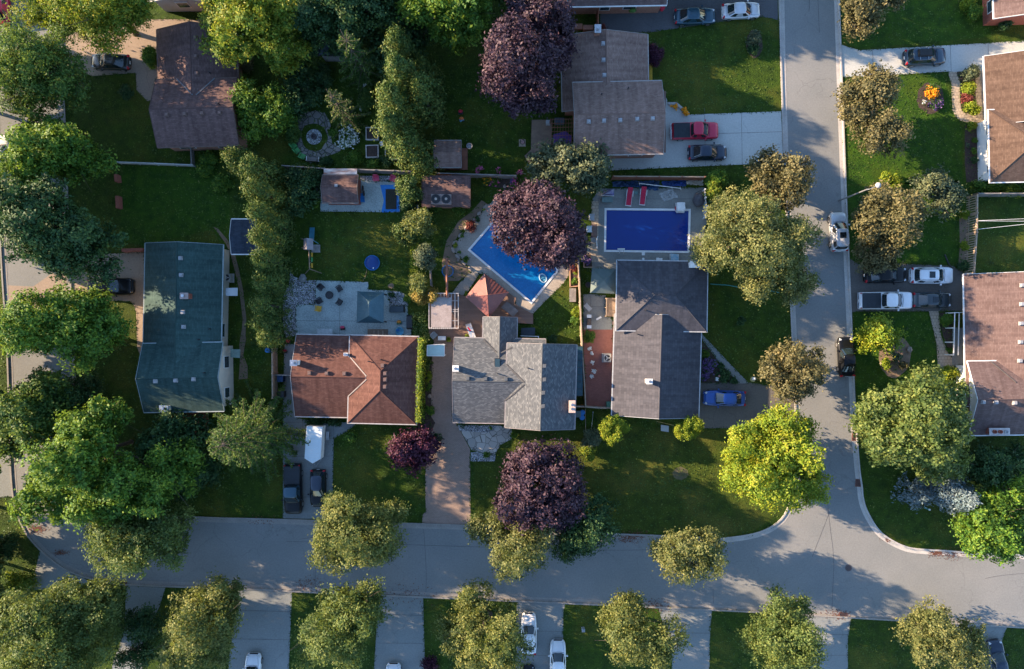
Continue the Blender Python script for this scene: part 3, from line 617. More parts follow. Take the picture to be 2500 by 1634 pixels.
def house(name, label, wings, roof, wall, vents=(), pipes=(), chimneys=(), valleys=(), ridges=True, cat='house', windows=(), loc=None, trim=WHITE, ventm=VENTM, capm=None, flash=None):
    c = wings[0].c; t = thing(name, label, cat, (c.x, c.y, 0))
    for wg in wings:
        part('wall', wg.wall(), wall, t); rf = part('roof', wg.roof(), roof, t)
        for nm, mb in wg.edges(): part(nm, mb, trim, t)
        m = MB(); r = wg.a - wg.b if wg.kind == 'hip' else wg.a; zt = wg.ze + wg.rise
        lines = [((-r, 0, zt), (r, 0, zt))]
        if wg.kind == 'hip': lines += [((sx * wg.a, sy * wg.b, wg.ze), (sx * r, 0, zt)) for sx in (-1, 1) for sy in (-1, 1)]
        for p, q in lines: m.tube(wg.w(p[0], p[1], p[2] - .02), wg.w(q[0], q[1], q[2] - .02), .075, .075, 6)
        part('ridge_cap', m, capm or roof, t)
    for x, y in vents:
        p = ray_roof(wings, x, y); m = MB(); m.box(p + Vector((0, 0, .06)), (.42, .42, .14)); m.box(p + Vector((0, 0, .2)), (.34, .34, .16), 0, .9); part('roof_vent', m, ventm, t)
    for x, y in pipes:
        p = ray_roof(wings, x, y); part('vent_pipe', MB().tube(p - Vector((0, 0, .1)), p + Vector((0, 0, .45)), .06, .06, 8), BLACKM, t)
    for ch in chimneys:
        x, y, sx, sy, h, mt, cap = ch[:7]; p = ray_roof(wings, x, y) if len(ch) < 8 else P(x, y, ch[7]); z1 = p.z + h
        k = part('chimney', MB().box((p.x, p.y, z1 / 2 - .04), (sx, sy, z1 - .08)), mt, t)
        part('chimney_cap', MB().box((p.x, p.y, z1), (sx + .14, sy + .14, .12)), cap, k)
        n = max(1, round(max(sx, sy) / .75))
        for i in range(n):
            o = ((i + .5) / n - .5) * max(sx, sy) * .75; dx, dy = (o, 0) if sx > sy else (0, o)
            part('chimney_pot', MB().lathe((p.x + dx, p.y + dy, z1 + .063), [(.13, 0), (.13, .28), (.16, .3), (.16, .34), (.09, .35)], 12), BRICKR if mt is BRICKR and n > 1 else CHROME, k)
    for line in valleys:
        ps = [ray_roof(wings, x, y) + Vector((0, 0, .045)) for x, y in line]; m = MB()
        for a, b in zip(ps[:-1], ps[1:]):
            d = (b - a).normalized(); sd = d.cross(Vector((0, 0, 1))).normalized() * .055; up = Vector((0, 0, .03))
            m.add([a - sd, a + sd, b + sd, b - sd, a - sd + up, a + sd + up, b + sd + up, b - sd + up], [(4, 5, 6, 7), (0, 4, 7, 3), (1, 2, 6, 5), (0, 1, 5, 4), (3, 7, 6, 2)])
        part('valley_flashing', m, flash or FLASH, t)
    for wi, side, pos, z, ww, hh, kind in windows:
        wg = wings[wi]; b = wg.b - wg.ovh; a = wg.a - (wg.ovh if wg.kind == 'hip' else wg.rake); fr, gl = MB(), MB(); ang = math.atan2(wg.u.y, wg.u.x)
        if side in ('v-', 'v+'):
            sg = -1 if side == 'v-' else 1; cc = wg.w(pos, sg * (b + .03), z); fr.box(cc, (ww + .16, .08, hh + .16), ang); gl.box(wg.w(pos, sg * (b + .062), z), (ww, .04, hh), ang)
        else:
            sg = -1 if side == 'u-' else 1; cc = wg.w(sg * (a + .03), pos, z); fr.box(cc, (.08, ww + .16, hh + .16), ang); gl.box(wg.w(sg * (a + .062), pos, z), (.04, ww, hh), ang)
        o = part('door' if kind == 'door' else 'window', fr, WHITE, t); part('door_panel' if kind == 'door' else 'pane', gl, M('door_paint', (.12, .05, .04)) if kind == 'door' else TEALGL, o)
    return t
Wg = Wing
# top left, brown
w1 = [Wg((382, 193, 580, 357), 'x', 'gable', 3.3, 1.45, 1.5), Wg((386, 70, 580, 300), 'y', 'gable', 2.5, 1.6, 1.5)]
house('brown_roof_house', 'house with a cross-gabled brown shingle roof beside the tan driveway at top left', w1, RF_BROWN, BRICKO, Z(11, 1515, 1042, 1675, 1035, 1832, 1030, 1992, 1025, 1770, 345, 1778, 515, 1783, 670), Z(11, 1985, 945, 2020, 580, 1905, 665),
      valleys=[Z(11, 1600, 715, 1745, 862), Z(11, 1945, 710, 1775, 862)], windows=[(0, 'v-', -2, 1.7, 1.6, 1.1, 'w'), (0, 'v-', 2, 1.7, 1.2, 1.1, 'w'), (0, 'u+', 0, 1.7, 1.4, 1.1, 'w')], ventm=RUSTV, trim=M('brown_trim', (.13, .085, .07)), flash=M('slate_flashing', (.17, .18, .19)))
# top edge, left of centre: mostly outside the frame
house('blue_grey_roof_house', 'edge of a blue-grey roofed house with a pale wall at the top edge', [Wg((360, -190, 503, 4), 'y', 'gable', 2.9, 1.2, 1)], RF_BLUE, SIDEG, windows=[(0, 'u-', 0, 1.6, 1.2, 1.0, 'w')])
# top edge, centre
w3 = [Wg((1384, -150, 1626, 14), 'x', 'gable', 2.9, 1.5, 1.0, .5)]
h3 = house('orange_brick_house', 'orange brick house with a brown roof beside the cracked dark driveway', w3, RF_PINK, BRICKO, chimneys=[(1450, -6, .5, .5, .7, VENTM, CHROME)], windows=[(0, 'v-', -1.1, 1.55, 1.0, 1.1, 'w'), (0, 'v-', 1.6, 1.6, 1.3, .9, 'w')])
# centre top, purple tree beside it
w4 = [Wg((1400, 200, 1617, 377), 'x', 'gable', 3.7, 1.45, 1.2, .5), Wg((1372, 86, 1582, 270), 'y', 'gable', 2.5, 1.3, .8)]
h4 = house('grey_brown_house', 'house with a faded brown two-level roof beside the red pickup', w4, RF_GBR, BRICKO, Z(13, 730, 1103, 868, 1095, 1015, 1090, 1168, 1080, 1308, 1075, 860, 397, 863, 545, 871, 683), Z(13, 845, 858, 1085, 805),
      [(1457, 80, .55, .75, .9, BRICKO, CHROME)], windows=[(0, 'v-', 2.2, 1.6, 1.4, 1.0, 'w'), (0, 'v-', -2.5, 1.6, 1.8, 1.0, 'w')], trim=M('taupe_trim', (.34, .31, .29)))
part('porch_roof', MB().box(P(1614, 298, 2.5), (1.0, 6.6, .14)), RF_GBR, h4)
# top right corner, red brick
h5 = house('red_brick_house', 'red brick house with a pinkish roof in the top right corner', [Wg((2425, -160, 2640, 42), 'y', 'gable', 2.5, 1.6, 1.5, .5)], RF_PINK, BRICKR, windows=[(0, 'v+', -2.6, 1.5, 1.2, 1.2, 'w')])
# right edge, tan roof over a white front
w6 = [Wg((2406, 132, 2720, 300), 'y', 'gable', 2.6, 2.3, 2.2, 1.5), Wg((2416, 266, 2700, 442), 'x', 'hip', 2.85, 1.5, 1.2, .62)]
house('tan_roof_house', 'house with a tan roof and white front with red-framed windows beside the curved path', w6, RF_TAN, SIDEW,
      windows=[(1, 'u-', y, 1.9, .7, .5, 'w') for y in (1.9, .4, -.4, -2.2)])
# right edge, lower
w7 = [Wg((2364, 881, 2640, 1061), 'x', 'gable', 3.1, 1.55, .8, .55, .75), Wg((2356, 668, 2614, 990), 'y', 'gable', 2.15, 2.0, 1.0, 1.9)]
h7 = house('pink_brown_roof_house', 'house with a large pinkish brown roof behind the four cars at the right edge', w7, RF_PINK, SIDEW, Z(34, 1995, 672, 2110, 675, 2280, 680, 2333, 130, 2328, 300) + Z(24, 2348, 1100, 2345, 1270, 2338, 1445), (),
      valleys=[Z(34, 2065, 305, 2295, 495)], flash=M('dull_flashing', (.10, .085, .08)), windows=[(0, 'u-', -1.2, 1.5, .9, 1.6, 'door'), (0, 'u-', 1.4, 1.7, 1.3, 1.1, 'w')])
_p = P(2440, 1054, 3.9)
k = part('chimney', MB().box((_p.x, _p.y, 1.95), (2.0, .62, 3.8)), BRICKR, h7); part('chimney_cap', MB().box((_p.x, _p.y, 3.9), (2.15, .76, .1)), M('pale_cap', (.55, .5, .48)), k)
for dx in (-.6, 0, .6): part('chimney_pot', MB().lathe((_p.x + dx, _p.y, 3.953), [(.2, 0), (.2, .22), (.15, .22), (.15, .05)], 14), BRICKR if dx < .5 else CHROME, k)
# centre right, slate grey
w8 = [Wg((1506, 638, 1726, 808), 'x', 'hip', 3.4, 1.6, -.8), Wg((1498, 770, 1709, 1017), 'y', 'gable', 2.55, 1.85, -1.8)]
h8 = house('slate_grey_house', 'house with a slate grey hipped and gabled roof below the covered pool', w8, RF_SLATE, SIDEW, (), Z(23, 1245, 1325) + Z(33, 1170, 60), [(1692, 648, .95, .55, .9, SIDEW, WHITE), (1581, 930, .5, .42, 1.0, SIDEW, WHITE)],
      windows=[(1, 'v-', 1.5, 1.4, 1.4, 1.0, 'w'), (0, 'v+', -1, 1.7, 1.6, 1.2, 'w'), (0, 'v+', 2, 1.3, .9, 2.0, 'door')], capm=RF_SLATE, trim=M('pale_grey_trim', (.42, .43, .44)))
# centre, mottled grey
w9 = [Wg((1236, 840, 1405, 1046), 'y', 'gable', 3.5, 1.5, -1.5), Wg((1108, 827, 1330, 1033), 'x', 'gable', 2.5, 1.7, -1.0), Wg((1179, 775, 1261, 900), 'y', 'gable', 2.4, .85, -1.0)]
h9 = house('mottled_grey_house', 'mottled light and dark grey shingle roofed house beside the red gazebo deck', w9, RF_MOS, SIDEG, Z(32, 1935, 458, 2095, 462, 2280, 466) + Z(33, 330, 348, 330, 470, 320, 590, 318, 712), Z(32, 2205, 415) + Z(33, 180, 366),
      [(*Z1(32, 1832, 365), .52, .5, 1.15, SIDEW, WHITE), (*Z1(33, 575, 708), .55, 1.15, .75, BRICKO, M('pink_cap', (.55, .42, .36)))],
      valleys=[Z(32, 2283, 332, 2365, 420), Z(32, 2265, 665, 2365, 590), Z(33, 5, 350, 148, 495), Z(33, 148, 515, 5, 640), Z(32, 2080, 112, 2195, 222), Z(32, 2330, 180, 2235, 228)], trim=M('brown_grey_trim', (.30, .27, .26)), flash=M('dark_flashing', (.06, .06, .065)), ventm=M('dark_vent', (.10, .11, .12)))
_s = ray_roof(w9, *Z1(32, 2203, 320)); sk = part('skylight', MB().box(_s + Vector((0, 0, .06)), (.62, 1.02, .14)), BLACKM, h9); part('pane', MB().box(_s + Vector((0, 0, .14)), (.5, .9, .03)), TEALGL, sk)
# centre left, red
w10 = [Wg((852, 821, 1018, 1034), 'y', 'hip', 3.4, 1.45, -1.3), Wg((722, 819, 900, 1018), 'x', 'gable', 2.5, 1.7, -1.0)]
h10 = house('red_roof_house', 'house with a rust red hipped roof beside the patio with the blue-green gazebo', w10, RF_RED, BRICKO, Z(32, 505, 410, 660, 412, 820, 415, 1165, 343, 1187, 415, 1187, 470, 1185, 535), Z(32, 1040, 305, 1153, 290),
      [(*Z1(32, 392, 316), .62, .5, 1.2, SIDEW, CHROME), (*Z1(32, 838, 242), .3, .2, .35, SIDEW, WHITE)],
      valleys=[Z(32, 866, 262, 1018, 440), Z(32, 1018, 468, 852, 622)], trim=M('pale_trim', (.42, .40, .39)), ventm=RUSTV, flash=M('muted_flashing', (.30, .26, .24)))
# left, green
w11 = [Wg((350, 838, 545, 1005), 'x', 'gable', 3.4, 1.45, 1.0, .4), Wg((352, 596, 541, 900), 'y', 'gable', 2.75, 1.55, -1.2, .4)]
h11 = house('green_roof_house', 'long house with a dark green shingle roof and cream siding at the left', w11, RF_GREEN, SIDING, Z(21, 1637, 855, 1643, 1008, 1650, 1205, 1657, 1343, 1664, 1475) + Z(31, 1410, 485, 1593, 478, 1755, 467), Z(31, 1805, 108, 1855, 408) + Z(21, 1905, 1495),
      [(*Z1(21, 1703, 1200), .72, .52, .9, BRICKR, M('brick_cap', (.4, .3, .27))), (*Z1(31, 1513, 725), .8, .5, .7, SIDEG, CHROME)],
      windows=[(1, 'v-', -2.5, 1.6, 1.4, 1.0, 'w'), (1, 'v-', -5.2, 1.6, 1.2, 1.0, 'w'), (0, 'u+', 1.5, 1.9, 1.2, 1.1, 'w'), (0, 'u+', -1.8, 1.9, 1.0, 1.1, 'w')], trim=M('grey_green_trim', (.30, .36, .37)))

# ---------------------------------------------------------------- sheds
def shed(name, label, px, ax, ze, rise, roof, wall, vents=(), trim=WHITE, rot=0, ovh=.15, kind='gable'):
    wg = Wg(px, ax, kind, ze, rise, rot, ovh, ovh); t = thing(name, label, 'shed', (wg.c.x, wg.c.y, 0)); part('wall', wg.wall(), wall, t); part('roof', wg.roof(), roof, t)
    for nm, mb in wg.edges(): part(nm, mb, trim, t)
    for x, y in vents: p = ray_roof([wg], x, y); part('roof_vent', MB().box(p + Vector((0, 0, .08)), (.36, .32, .2), 0, .85), VENTM, t)
    dr = part('door', MB().box(wg.w(wg.a - ovh + .02, 0, .95), (.05, .9, 1.8) if ax == 'x' else (.05, .9, 1.8), math.atan2(wg.u.y, wg.u.x)), WOODR, t)
    return t, wg
shed('garden_shed', 'small brown gabled shed with a red wall standing on the concrete patio', (788, 428, 874, 495), 'x', 2.1, .75, RF_BROWN, BRICKR, [Z1(22, 745, 198)], trim=M('shed_trim', (.2, .17, .155)))
solo('lean_to_roof', MB().box(P(831, 420, 2.0), (3.6, .72, .06), 0, 1), M('peeling_paint', (.62, .58, .54), (.26, .10, .06), 1.6, .8, stretch=(.5, 2, 1)), 'peeling white and rust strip of roof along the fence behind the brown shed', 'roof')
t_, wB = shed('pool_shed', 'low brown-roofed pool shed with a twin-fan unit on its edge', (1031, 431, 1148, 503), 'x', 2.2, .28, RF_BROWN, BRICKO, trim=RF_BROWN)
shed('garden_shed', 'small grey-brown shingled shed with red steps at its side', (1061, 344, 1126, 408), 'x', 2.2, .6, RF_GBR, WOODR, trim=WOODG)
shed('garden_shed', 'dark navy shed with a white rake board half under the tall hedge', (565, 536, 624, 620), 'x', 2.2, .45, RF_DARKB, SIDEW)
shed('garden_pavilion', 'dark blue roofed pavilion in deep shade at the top', (778, 97, 842, 134), 'x', 2.2, .9, RF_DARKB, WOODG, trim=DARK, kind='hip')
# lean-to greenhouse along the mottled grey house
gt = thing('lean_to', 'dark glazed lean-to along the east wall of the mottled grey house', 'lean-to', (*P(1414, 908)[:2], 0))
_c = P(1414, 906, 1.9); gl = MB().box(_c, (.75, 5.4, .05)); part('roof_panel', gl, M('teal_sheet', (.03, .07, .085), None, 2, .25), gt)
gl = MB()
for i in range(8): gl.box(_c + Vector((0, -2.7 + i * .77, .045)), (.76, .05, .04))
part('glazing_bar', gl, DARK, gt); gl = MB().box((_c.x + .3, _c.y, .93), (.08, 5.3, 1.86)); part('wall', gl, DARK, gt)
# ---------------------------------------------------------------- foliage
def unit(n, rng):
    v = rng.normal(size=(n, 3)); return v / np.linalg.norm(v, axis=1)[:, None]
def leaf_mesh(name, c, nrm, ln, wd, rng, mat, off):
    """rhombic leaf sprays: centres c, facing nrm"""
    n = len(c); r = rng.normal(size=(n, 3)); t = np.cross(nrm, r); t /= np.linalg.norm(t, axis=1)[:, None] + 1e-9
    b = np.cross(nrm, t); ln = (ln * rng.uniform(.7, 1.3, n))[:, None]; wd = (wd * rng.uniform(.7, 1.3, n))[:, None]
    sag = nrm * ln * .12
    v = np.stack([c - t * ln / 2 - sag, c + b * wd / 2, c + t * ln / 2 - sag, c - b * wd / 2], 1).reshape(-1, 3) - np.array(off)
    me = bpy.data.meshes.new(name); me.vertices.add(4 * n); me.vertices.foreach_set('co', v.astype(np.float32).ravel())
    me.loops.add(4 * n); me.loops.foreach_set('vertex_index', np.arange(4 * n, dtype=np.int32))
    me.polygons.add(n); me.polygons.foreach_set('loop_start', np.arange(0, 4 * n, 4, dtype=np.int32)); me.polygons.foreach_set('loop_total', np.full(n, 4, dtype=np.int32))
    me.materials.append(mat); me.update(calc_edges=True); return me
def crown(ells, rng, gap=.62, per=13, spread=.34, lobe=(.24, .42), inner=.62, bottom=-.75, nlobe=1.0, droop=0.0, ragged=.16):
    """leaf centres and facings: twig clumps on the surface of many lobes set round each ellipsoid (centre, radii), with stray sprays reaching out"""
    LC, LR = [], []
    for c, r in ells:
        c, r = np.array(c), np.array(r); Rm = (r[0] * r[1]) ** .5
        k = max(5, int(nlobe * (9 + 3.0 * Rm))); d = unit(k * 4, rng); d = d[d[:, 2] > bottom][:k]
        f = rng.uniform(.50, .90, len(d))[:, None]
        LC.append(c + d * r * f); LR.append(Rm * rng.uniform(lobe[0], lobe[1], len(d)))
        LC.append(c[None, :] + np.array([[0, 0, r[2] * .12]])); LR.append(np.array([Rm * .5]))
    LC, LR = np.concatenate(LC), np.concatenate(LR); pts, nr = [], []
    for c, r in zip(LC, LR):
        m = max(6, int(4 * math.pi * r * r / (gap * gap) * 1.25)); d = unit(m, rng)
        p = c + d * (r * (rng.uniform(.72, 1.12, m) + (rng.uniform(0, 1, m) < ragged) * rng.uniform(.05, .35, m)))[:, None]; pts.append(p); nr.append(d)
    pts, nr = np.concatenate(pts), np.concatenate(nr)
    keep = np.ones(len(pts), bool)
    for c, r in zip(LC, LR): keep &= np.linalg.norm(pts - c, axis=1) > r * inner
    pts, nr = pts[keep], nr[keep]
    zmin = min(c[2] - r[2] * .95 for c, r in ells); ok = pts[:, 2] > max(.3, zmin); pts, nr = pts[ok], nr[ok]
    m = len(pts); sz = rng.uniform(.65, 1.35, m)[:, None, None]
    tw = unit(m, rng) * .55 + nr * .5; tw[:, 2] *= .6                       # each clump is drawn out along its own twig
    off = rng.normal(size=(m, per, 3)) * spread * sz * np.array([1, 1, .6]) + tw[:, None, :] * (rng.normal(size=(m, per, 1)) * spread * .9 * sz)
    q = (pts[:, None, :] + off).reshape(-1, 3)
    cn = nr * .8 + np.array([0, 0, .35]) + rng.normal(size=(m, 3)) * .35
    n = np.repeat(cn, per, 0) + rng.normal(size=(m * per, 3)) * .42
    if droop: q[:, 2] -= np.abs(rng.normal(size=len(q))) * droop
    n /= np.linalg.norm(n, axis=1)[:, None] + 1e-9
    return q, n
def branches(base, ells, rng, r0, mat, t):
    tr = MB(); top = Vector(ells[0][0]); b = Vector(base)
    fork = b.lerp(Vector((top.x, top.y, top.z)), .42); fork += Vector((rng.normal() * .1, rng.normal() * .1, 0))
    tr.tube(b - Vector((0, 0, .05)), b + Vector((0, 0, .35)), r0 * 1.45, r0, 9); tr.tube(b + Vector((0, 0, .35)), fork, r0, r0 * .72, 9)
    for c, r in ells:
        for k in range(6 if len(ells) == 1 else 4):
            a = rng.uniform(0, 6.28); e = Vector(c) + Vector((math.cos(a) * r[0] * .7, math.sin(a) * r[1] * .7, r[2] * rng.uniform(-.25, .55)))
            mid = fork.lerp(e, .5) + Vector((0, 0, -.2)); tr.tube(fork, mid, r0 * .5, r0 * .32, 6); tr.tube(mid, e, r0 * .32, r0 * .08, 5)
            for j in range(2):
                e2 = e + Vector((rng.normal(), rng.normal(), rng.normal() * .6)) * r[0] * .25; tr.tube(mid.lerp(e, .5), e2, r0 * .16, r0 * .05, 4)
        tr.tube(fork, Vector(c) + Vector((0, 0, r[2] * .5)), r0 * .6, r0 * .1, 6)
    part('trunk', tr, mat, t)
LEAF = {
 'olive': leafmat('olive_leaves', [(.08, (.028, .054, .014)), (.45, (.098, .126, .033)), (.92, (.275, .266, .072))]),
 'oliveb': leafmat('brown_olive_leaves', [(.08, (.042, .048, .019)), (.45, (.108, .104, .042)), (.92, (.215, .180, .078))], .25),
 'bright': leafmat('bright_green_leaves', [(.08, (.018, .066, .012)), (.45, (.060, .150, .018)), (.92, (.20, .28, .024))]),
 'lime': leafmat('lime_leaves', [(.08, (.055, .12, .010)), (.45, (.16, .235, .016)), (.92, (.36, .33, .024))]),
 'yellow': leafmat('yellowing_leaves', [(.08, (.032, .092, .014)), (.42, (.105, .18, .018)), (.92, (.34, .29, .024))]),
 'oliveg': leafmat('greener_olive_leaves', [(.08, (.024, .054, .014)), (.45, (.076, .122, .030)), (.92, (.215, .245, .062))]),
 'olivey': leafmat('pale_olive_leaves', [(.08, (.034, .056, .018)), (.45, (.108, .128, .040)), (.92, (.275, .262, .092))]),
 'green': leafmat('mid_green_leaves', [(.08, (.016, .050, .014)), (.45, (.046, .112, .022)), (.92, (.16, .215, .034))]),
 'dark': leafmat('dark_green_leaves', [(.08, (.012, .040, .016)), (.5, (.030, .082, .024)), (.92, (.095, .145, .034))], .22),
 'grey': leafmat('grey_green_leaves', [(.08, (.032, .058, .032)), (.45, (.085, .115, .060)), (.92, (.19, .20, .095))], .22),
 'purple': leafmat('purple_leaves', [(.08, (.018, .010, .018)), (.5, (.046, .024, .042)), (.92, (.125, .070, .084))], .18),
 'plum': leafmat('plum_leaves', [(.08, (.022, .006, .017)), (.5, (.052, .012, .034)), (.92, (.13, .03, .05))], .2),
 'cedar': leafmat('cedar_foliage', [(.08, (.014, .046, .012)), (.45, (.048, .098, .018)), (.92, (.18, .195, .040))], .2),
 'spruce': leafmat('spruce_needles', [(.08, (.014, .042, .022)), (.5, (.032, .080, .036)), (.92, (.11, .13, .03))], .15),
 'silver': leafmat('silver_blue_needles', [(.08, (.06, .11, .13)), (.5, (.13, .19, .215)), (.92, (.27, .33, .345))], .12),
 'red': leafmat('red_leaves', [(.08, (.07, .012, .012)), (.5, (.17, .04, .03)), (.92, (.30, .09, .06))], .2),
 'gold': leafmat('golden_leaves', [(.08, (.14, .12, .02)), (.5, (.30, .22, .04)), (.92, (.50, .36, .12))], .25),
 'white': leafmat('white_blossom', [(.08, (.55, .58, .52)), (.5, (.72, .74, .70)), (.92, (.82, .82, .80))], .1),
 'pink': leafmat('pink_blossom', [(.08, (.45, .05, .16)), (.5, (.62, .12, .28)), (.92, (.75, .3, .42))], .1),
 'violet': leafmat('violet_blossom', [(.08, (.07, .035, .13)), (.5, (.13, .07, .22)), (.92, (.24, .15, .34))], .1),
 'orange': leafmat('orange_blossom', [(.08, (.70, .20, .005)), (.5, (.85, .32, .01)), (.92, (.9, .5, .03))], .1),
}
D_ = 2500 / 2380
def tree(label, kind, discs, leaf=.24, per=28, gap=.82, k=.9, lift=2.6, name='deciduous_tree', group=None, seed=None, inner=.62, lobe=(.24, .42), droop=0.0, ragged=.16, bark=None, cat='tree', nl=1.0, spread=.25):
    """discs: crown outlines in the 2380-pixel view (x, y, rx, ry[, extra height]); the crown stands at its own height over its own base"""
    rng = np.random.default_rng(seed if seed is not None else abs(int(discs[0][0] * 7 + discs[0][1] * 13)) % 99991)
    ells = []
    for d in discs:
        x, y, rx, ry = (v * D_ for v in d[:4]); up = d[4] if len(d) > 4 else 0
        rm = (rx * ry) ** .5 * 70 / FPX; rz = rm * k + max(0, lift - 2.6) * .55; zc = min(lift, 2.0) + rz * .95 + up
        s = (CAM_H - zc) / FPX; p = P(x, y, zc); ells.append(((p.x, p.y, zc), (rx * s * .93, ry * s * .93, rz)))
    base = Vector((ells[0][0][0], ells[0][0][1], 0)); t = thing(name, label, cat, base, group=group)
    q, n = crown(ells, rng, gap, per, spread, lobe, inner, nlobe=nl, droop=droop, ragged=ragged)
    part('crown', leaf_mesh('crown', q, n, leaf, leaf * .62, rng, LEAF[kind], base), None, t)
    branches(base, ells, rng, .10 + .03 * ells[0][1][0], bark or BARK, t); return t
GS, GB = 'linden street trees along the lower road', 'trees in the gardens'
tree('green maple with yellow patches at the top left corner above the tan driveway', 'yellow', [(225, 5, 130, 85), (105, 5, 70, 55), (290, 20, 60, 55)], lift=5)
tree('dark green tree with olive sunlit edge left of the black sedan', 'green', [(95, 140, 95, 90), (60, 215, 60, 75), (135, 190, 65, 60)], lift=6)
tree('bright green maple beside the white car on the left street', 'bright', [(105, 370, 85, 80), (170, 370, 75, 65), (110, 310, 50, 40)], leaf=.3, lift=5)
tree('large dark grey-green tree at the left edge above the tan driveway', 'dark', [(90, 520, 105, 100, 1.5), (190, 570, 90, 90), (40, 470, 60, 60)], leaf=.3, lift=6.5)
tree('bright green maple in front of the green roofed house', 'bright', [(140, 770, 110, 95), (220, 760, 75, 85), (80, 750, 55, 60)], leaf=.3, lift=4.5)
tree('olive green tree at the left edge over the kerb', 'green', [(50, 980, 85, 85), (90, 940, 70, 70)], leaf=.3, lift=4.5)
tree('small dark tree tucked between the maple and the olive tree at the left', 'dark', [(165, 920, 75, 55)], lift=.5)
tree('large bright maple with ragged branches at the inner corner of the lower street', 'bright', [(190, 1060, 105, 105, 1), (270, 1130, 120, 90), (150, 1150, 85, 75), (230, 975, 80, 60), (385, 1110, 95, 85, -1)], leaf=.32, lobe=(.18, .32), lift=6)
tree('dark shaded maple hanging over the wooden deck of the green house', 'dark', [(400, 1030, 85, 70), (440, 1090, 70, 70)], leaf=.3, lift=.5)
tree('olive linden shading the bend of the lower street', 'oliveg', [(300, 1260, 105, 80), (360, 1240, 90, 75), (255, 1215, 50, 45)], group=GS, lift=4)
tree('wide olive linden in the bottom left corner', 'oliveg', [(90, 1440, 125, 90), (190, 1420, 95, 75), (110, 1530, 160, 70)], group=GS, lift=4)
tree('olive brown linden above the white car at the bottom left', 'olive', [(470, 1430, 105, 70), (440, 1500, 90, 70), (520, 1390, 45, 45)], group=GS, lift=3.5)
tree('dark small tree between two bottom left driveways', 'dark', [(330, 1450, 45, 50), (320, 1530, 40, 40)], lift=.5)
tree('olive linden below the black car covering the kerb', 'olive', [(810, 1230, 95, 95), (870, 1240, 75, 80), (770, 1260, 60, 60)], group=GS, lift=4)
tree('olive linden on the lawn strip below the road left of the shadow-striped driveway', 'oliveg', [(790, 1460, 100, 85), (830, 1410, 70, 60), (740, 1490, 50, 60)], group=GS, lift=3.5)
tree('olive linden overhanging the road below the round purple maple', 'olivey', [(1200, 1275, 80, 80), (1130, 1225, 45, 45)], group=GS, lift=3.5)
tree('olive linden beside the two white cars at the bottom', 'olive', [(1135, 1480, 95, 80), (1100, 1395, 45, 40), (1060, 1470, 45, 50)], group=GS, lift=3.5)
tree('olive linden on the lawn right of the two white cars', 'olive', [(1490, 1480, 100, 75), (1450, 1430, 60, 45)], group=GS, lift=3.5)
tree('small olive linden standing out over the middle of the road', 'olivey', [(1615, 1290, 75, 72), (1560, 1280, 50, 60)], group=GS, lift=3.5)
tree('olive linden at the bottom between two lawns left of the manhole', 'oliveg', [(1840, 1480, 90, 85), (1840, 1410, 50, 40), (1770, 1500, 40, 50)], group=GS, lift=3.5)
tree('olive linden beside the black-blue car at the bottom right', 'olivey', [(2200, 1500, 95, 75), (2170, 1440, 45, 40), (2250, 1490, 50, 45)], group=GS)
tree('round purple maple on the front lawn of the grey mosaic roofed house', 'purple', [(1255, 1130, 104, 100), (1285, 1185, 60, 52)], leaf=.3, nl=1.3, lift=1.9, k=.74)
tree('dark green tree in the shade right of the round purple maple', 'dark', [(1365, 1215, 72, 70), (1320, 1260, 50, 40)], lift=.8)
tree('small plum-red tree on the lawn of the red roofed house', 'plum', [(955, 1045, 58, 52), (985, 1025, 35, 38)], leaf=.28, lift=.8)
tree('yellow-green maple on the corner lawn near the junction', 'lime', [(1790, 1075, 110, 100), (1820, 1010, 75, 65), (1720, 1080, 55, 60), (1850, 1120, 60, 60)], leaf=.27, lift=3.5)
tree('small brown-tinged tree at the kerb above the yellow-green maple', 'oliveb', [(1840, 865, 75, 72), (1865, 840, 45, 45)], leaf=.27)
tree('large olive tree right of the covered blue pool', 'olivey', [(1735, 560, 110, 100, 1), (1790, 640, 85, 60), (1700, 500, 70, 60), (1820, 560, 70, 80), (1850, 660, 50, 50)], lift=4)
tree('brown-tinged tree at the west kerb above the silver car', 'oliveb', [(1825, 425, 75, 62), (1790, 390, 45, 40)], leaf=.27)
tree('brown-tinged twin-crowned tree at the east kerb beside the orange flower bed', 'oliveb', [(2025, 225, 75, 65), (2050, 310, 62, 60), (1985, 235, 38, 60)], leaf=.27)
tree('brown-tinged tree beside the silver car below the street lamp', 'oliveb', [(2070, 510, 78, 78), (2045, 590, 50, 50), (2035, 460, 40, 40)], leaf=.27)
tree('brown-tinged tree at the top edge on the right lawn', 'oliveb', [(2005, 10, 55, 45), (2000, 60, 38, 35), (2060, -5, 40, 30)], leaf=.27)
tree('small grey-green tree on the lawn right of the street lamp', 'grey', [(2165, 425, 48, 35), (2200, 465, 35, 38)], leaf=.28, lift=.6)
tree('large round olive oak on the east side of the junction', 'oliveg', [(2110, 985, 105, 105, 1), (2170, 930, 75, 65), (2060, 1000, 70, 70), (2185, 1040, 75, 75)], leaf=.32, lift=3.5)
tree('small lime honey locust in the front bed with boulders', 'lime', [(2045, 785, 55, 48)], leaf=.28, lift=.6)
tree('bright green maple spilling over the road at the right edge', 'bright', [(2300, 1215, 80, 75), (2350, 1160, 70, 60), (2330, 1250, 75, 55)], leaf=.28)
tree('darker green tree behind the bright maple at the right edge', 'dark', [(2310, 1085, 70, 48), (2370, 1080, 40, 40)], leaf=.28, lift=1)
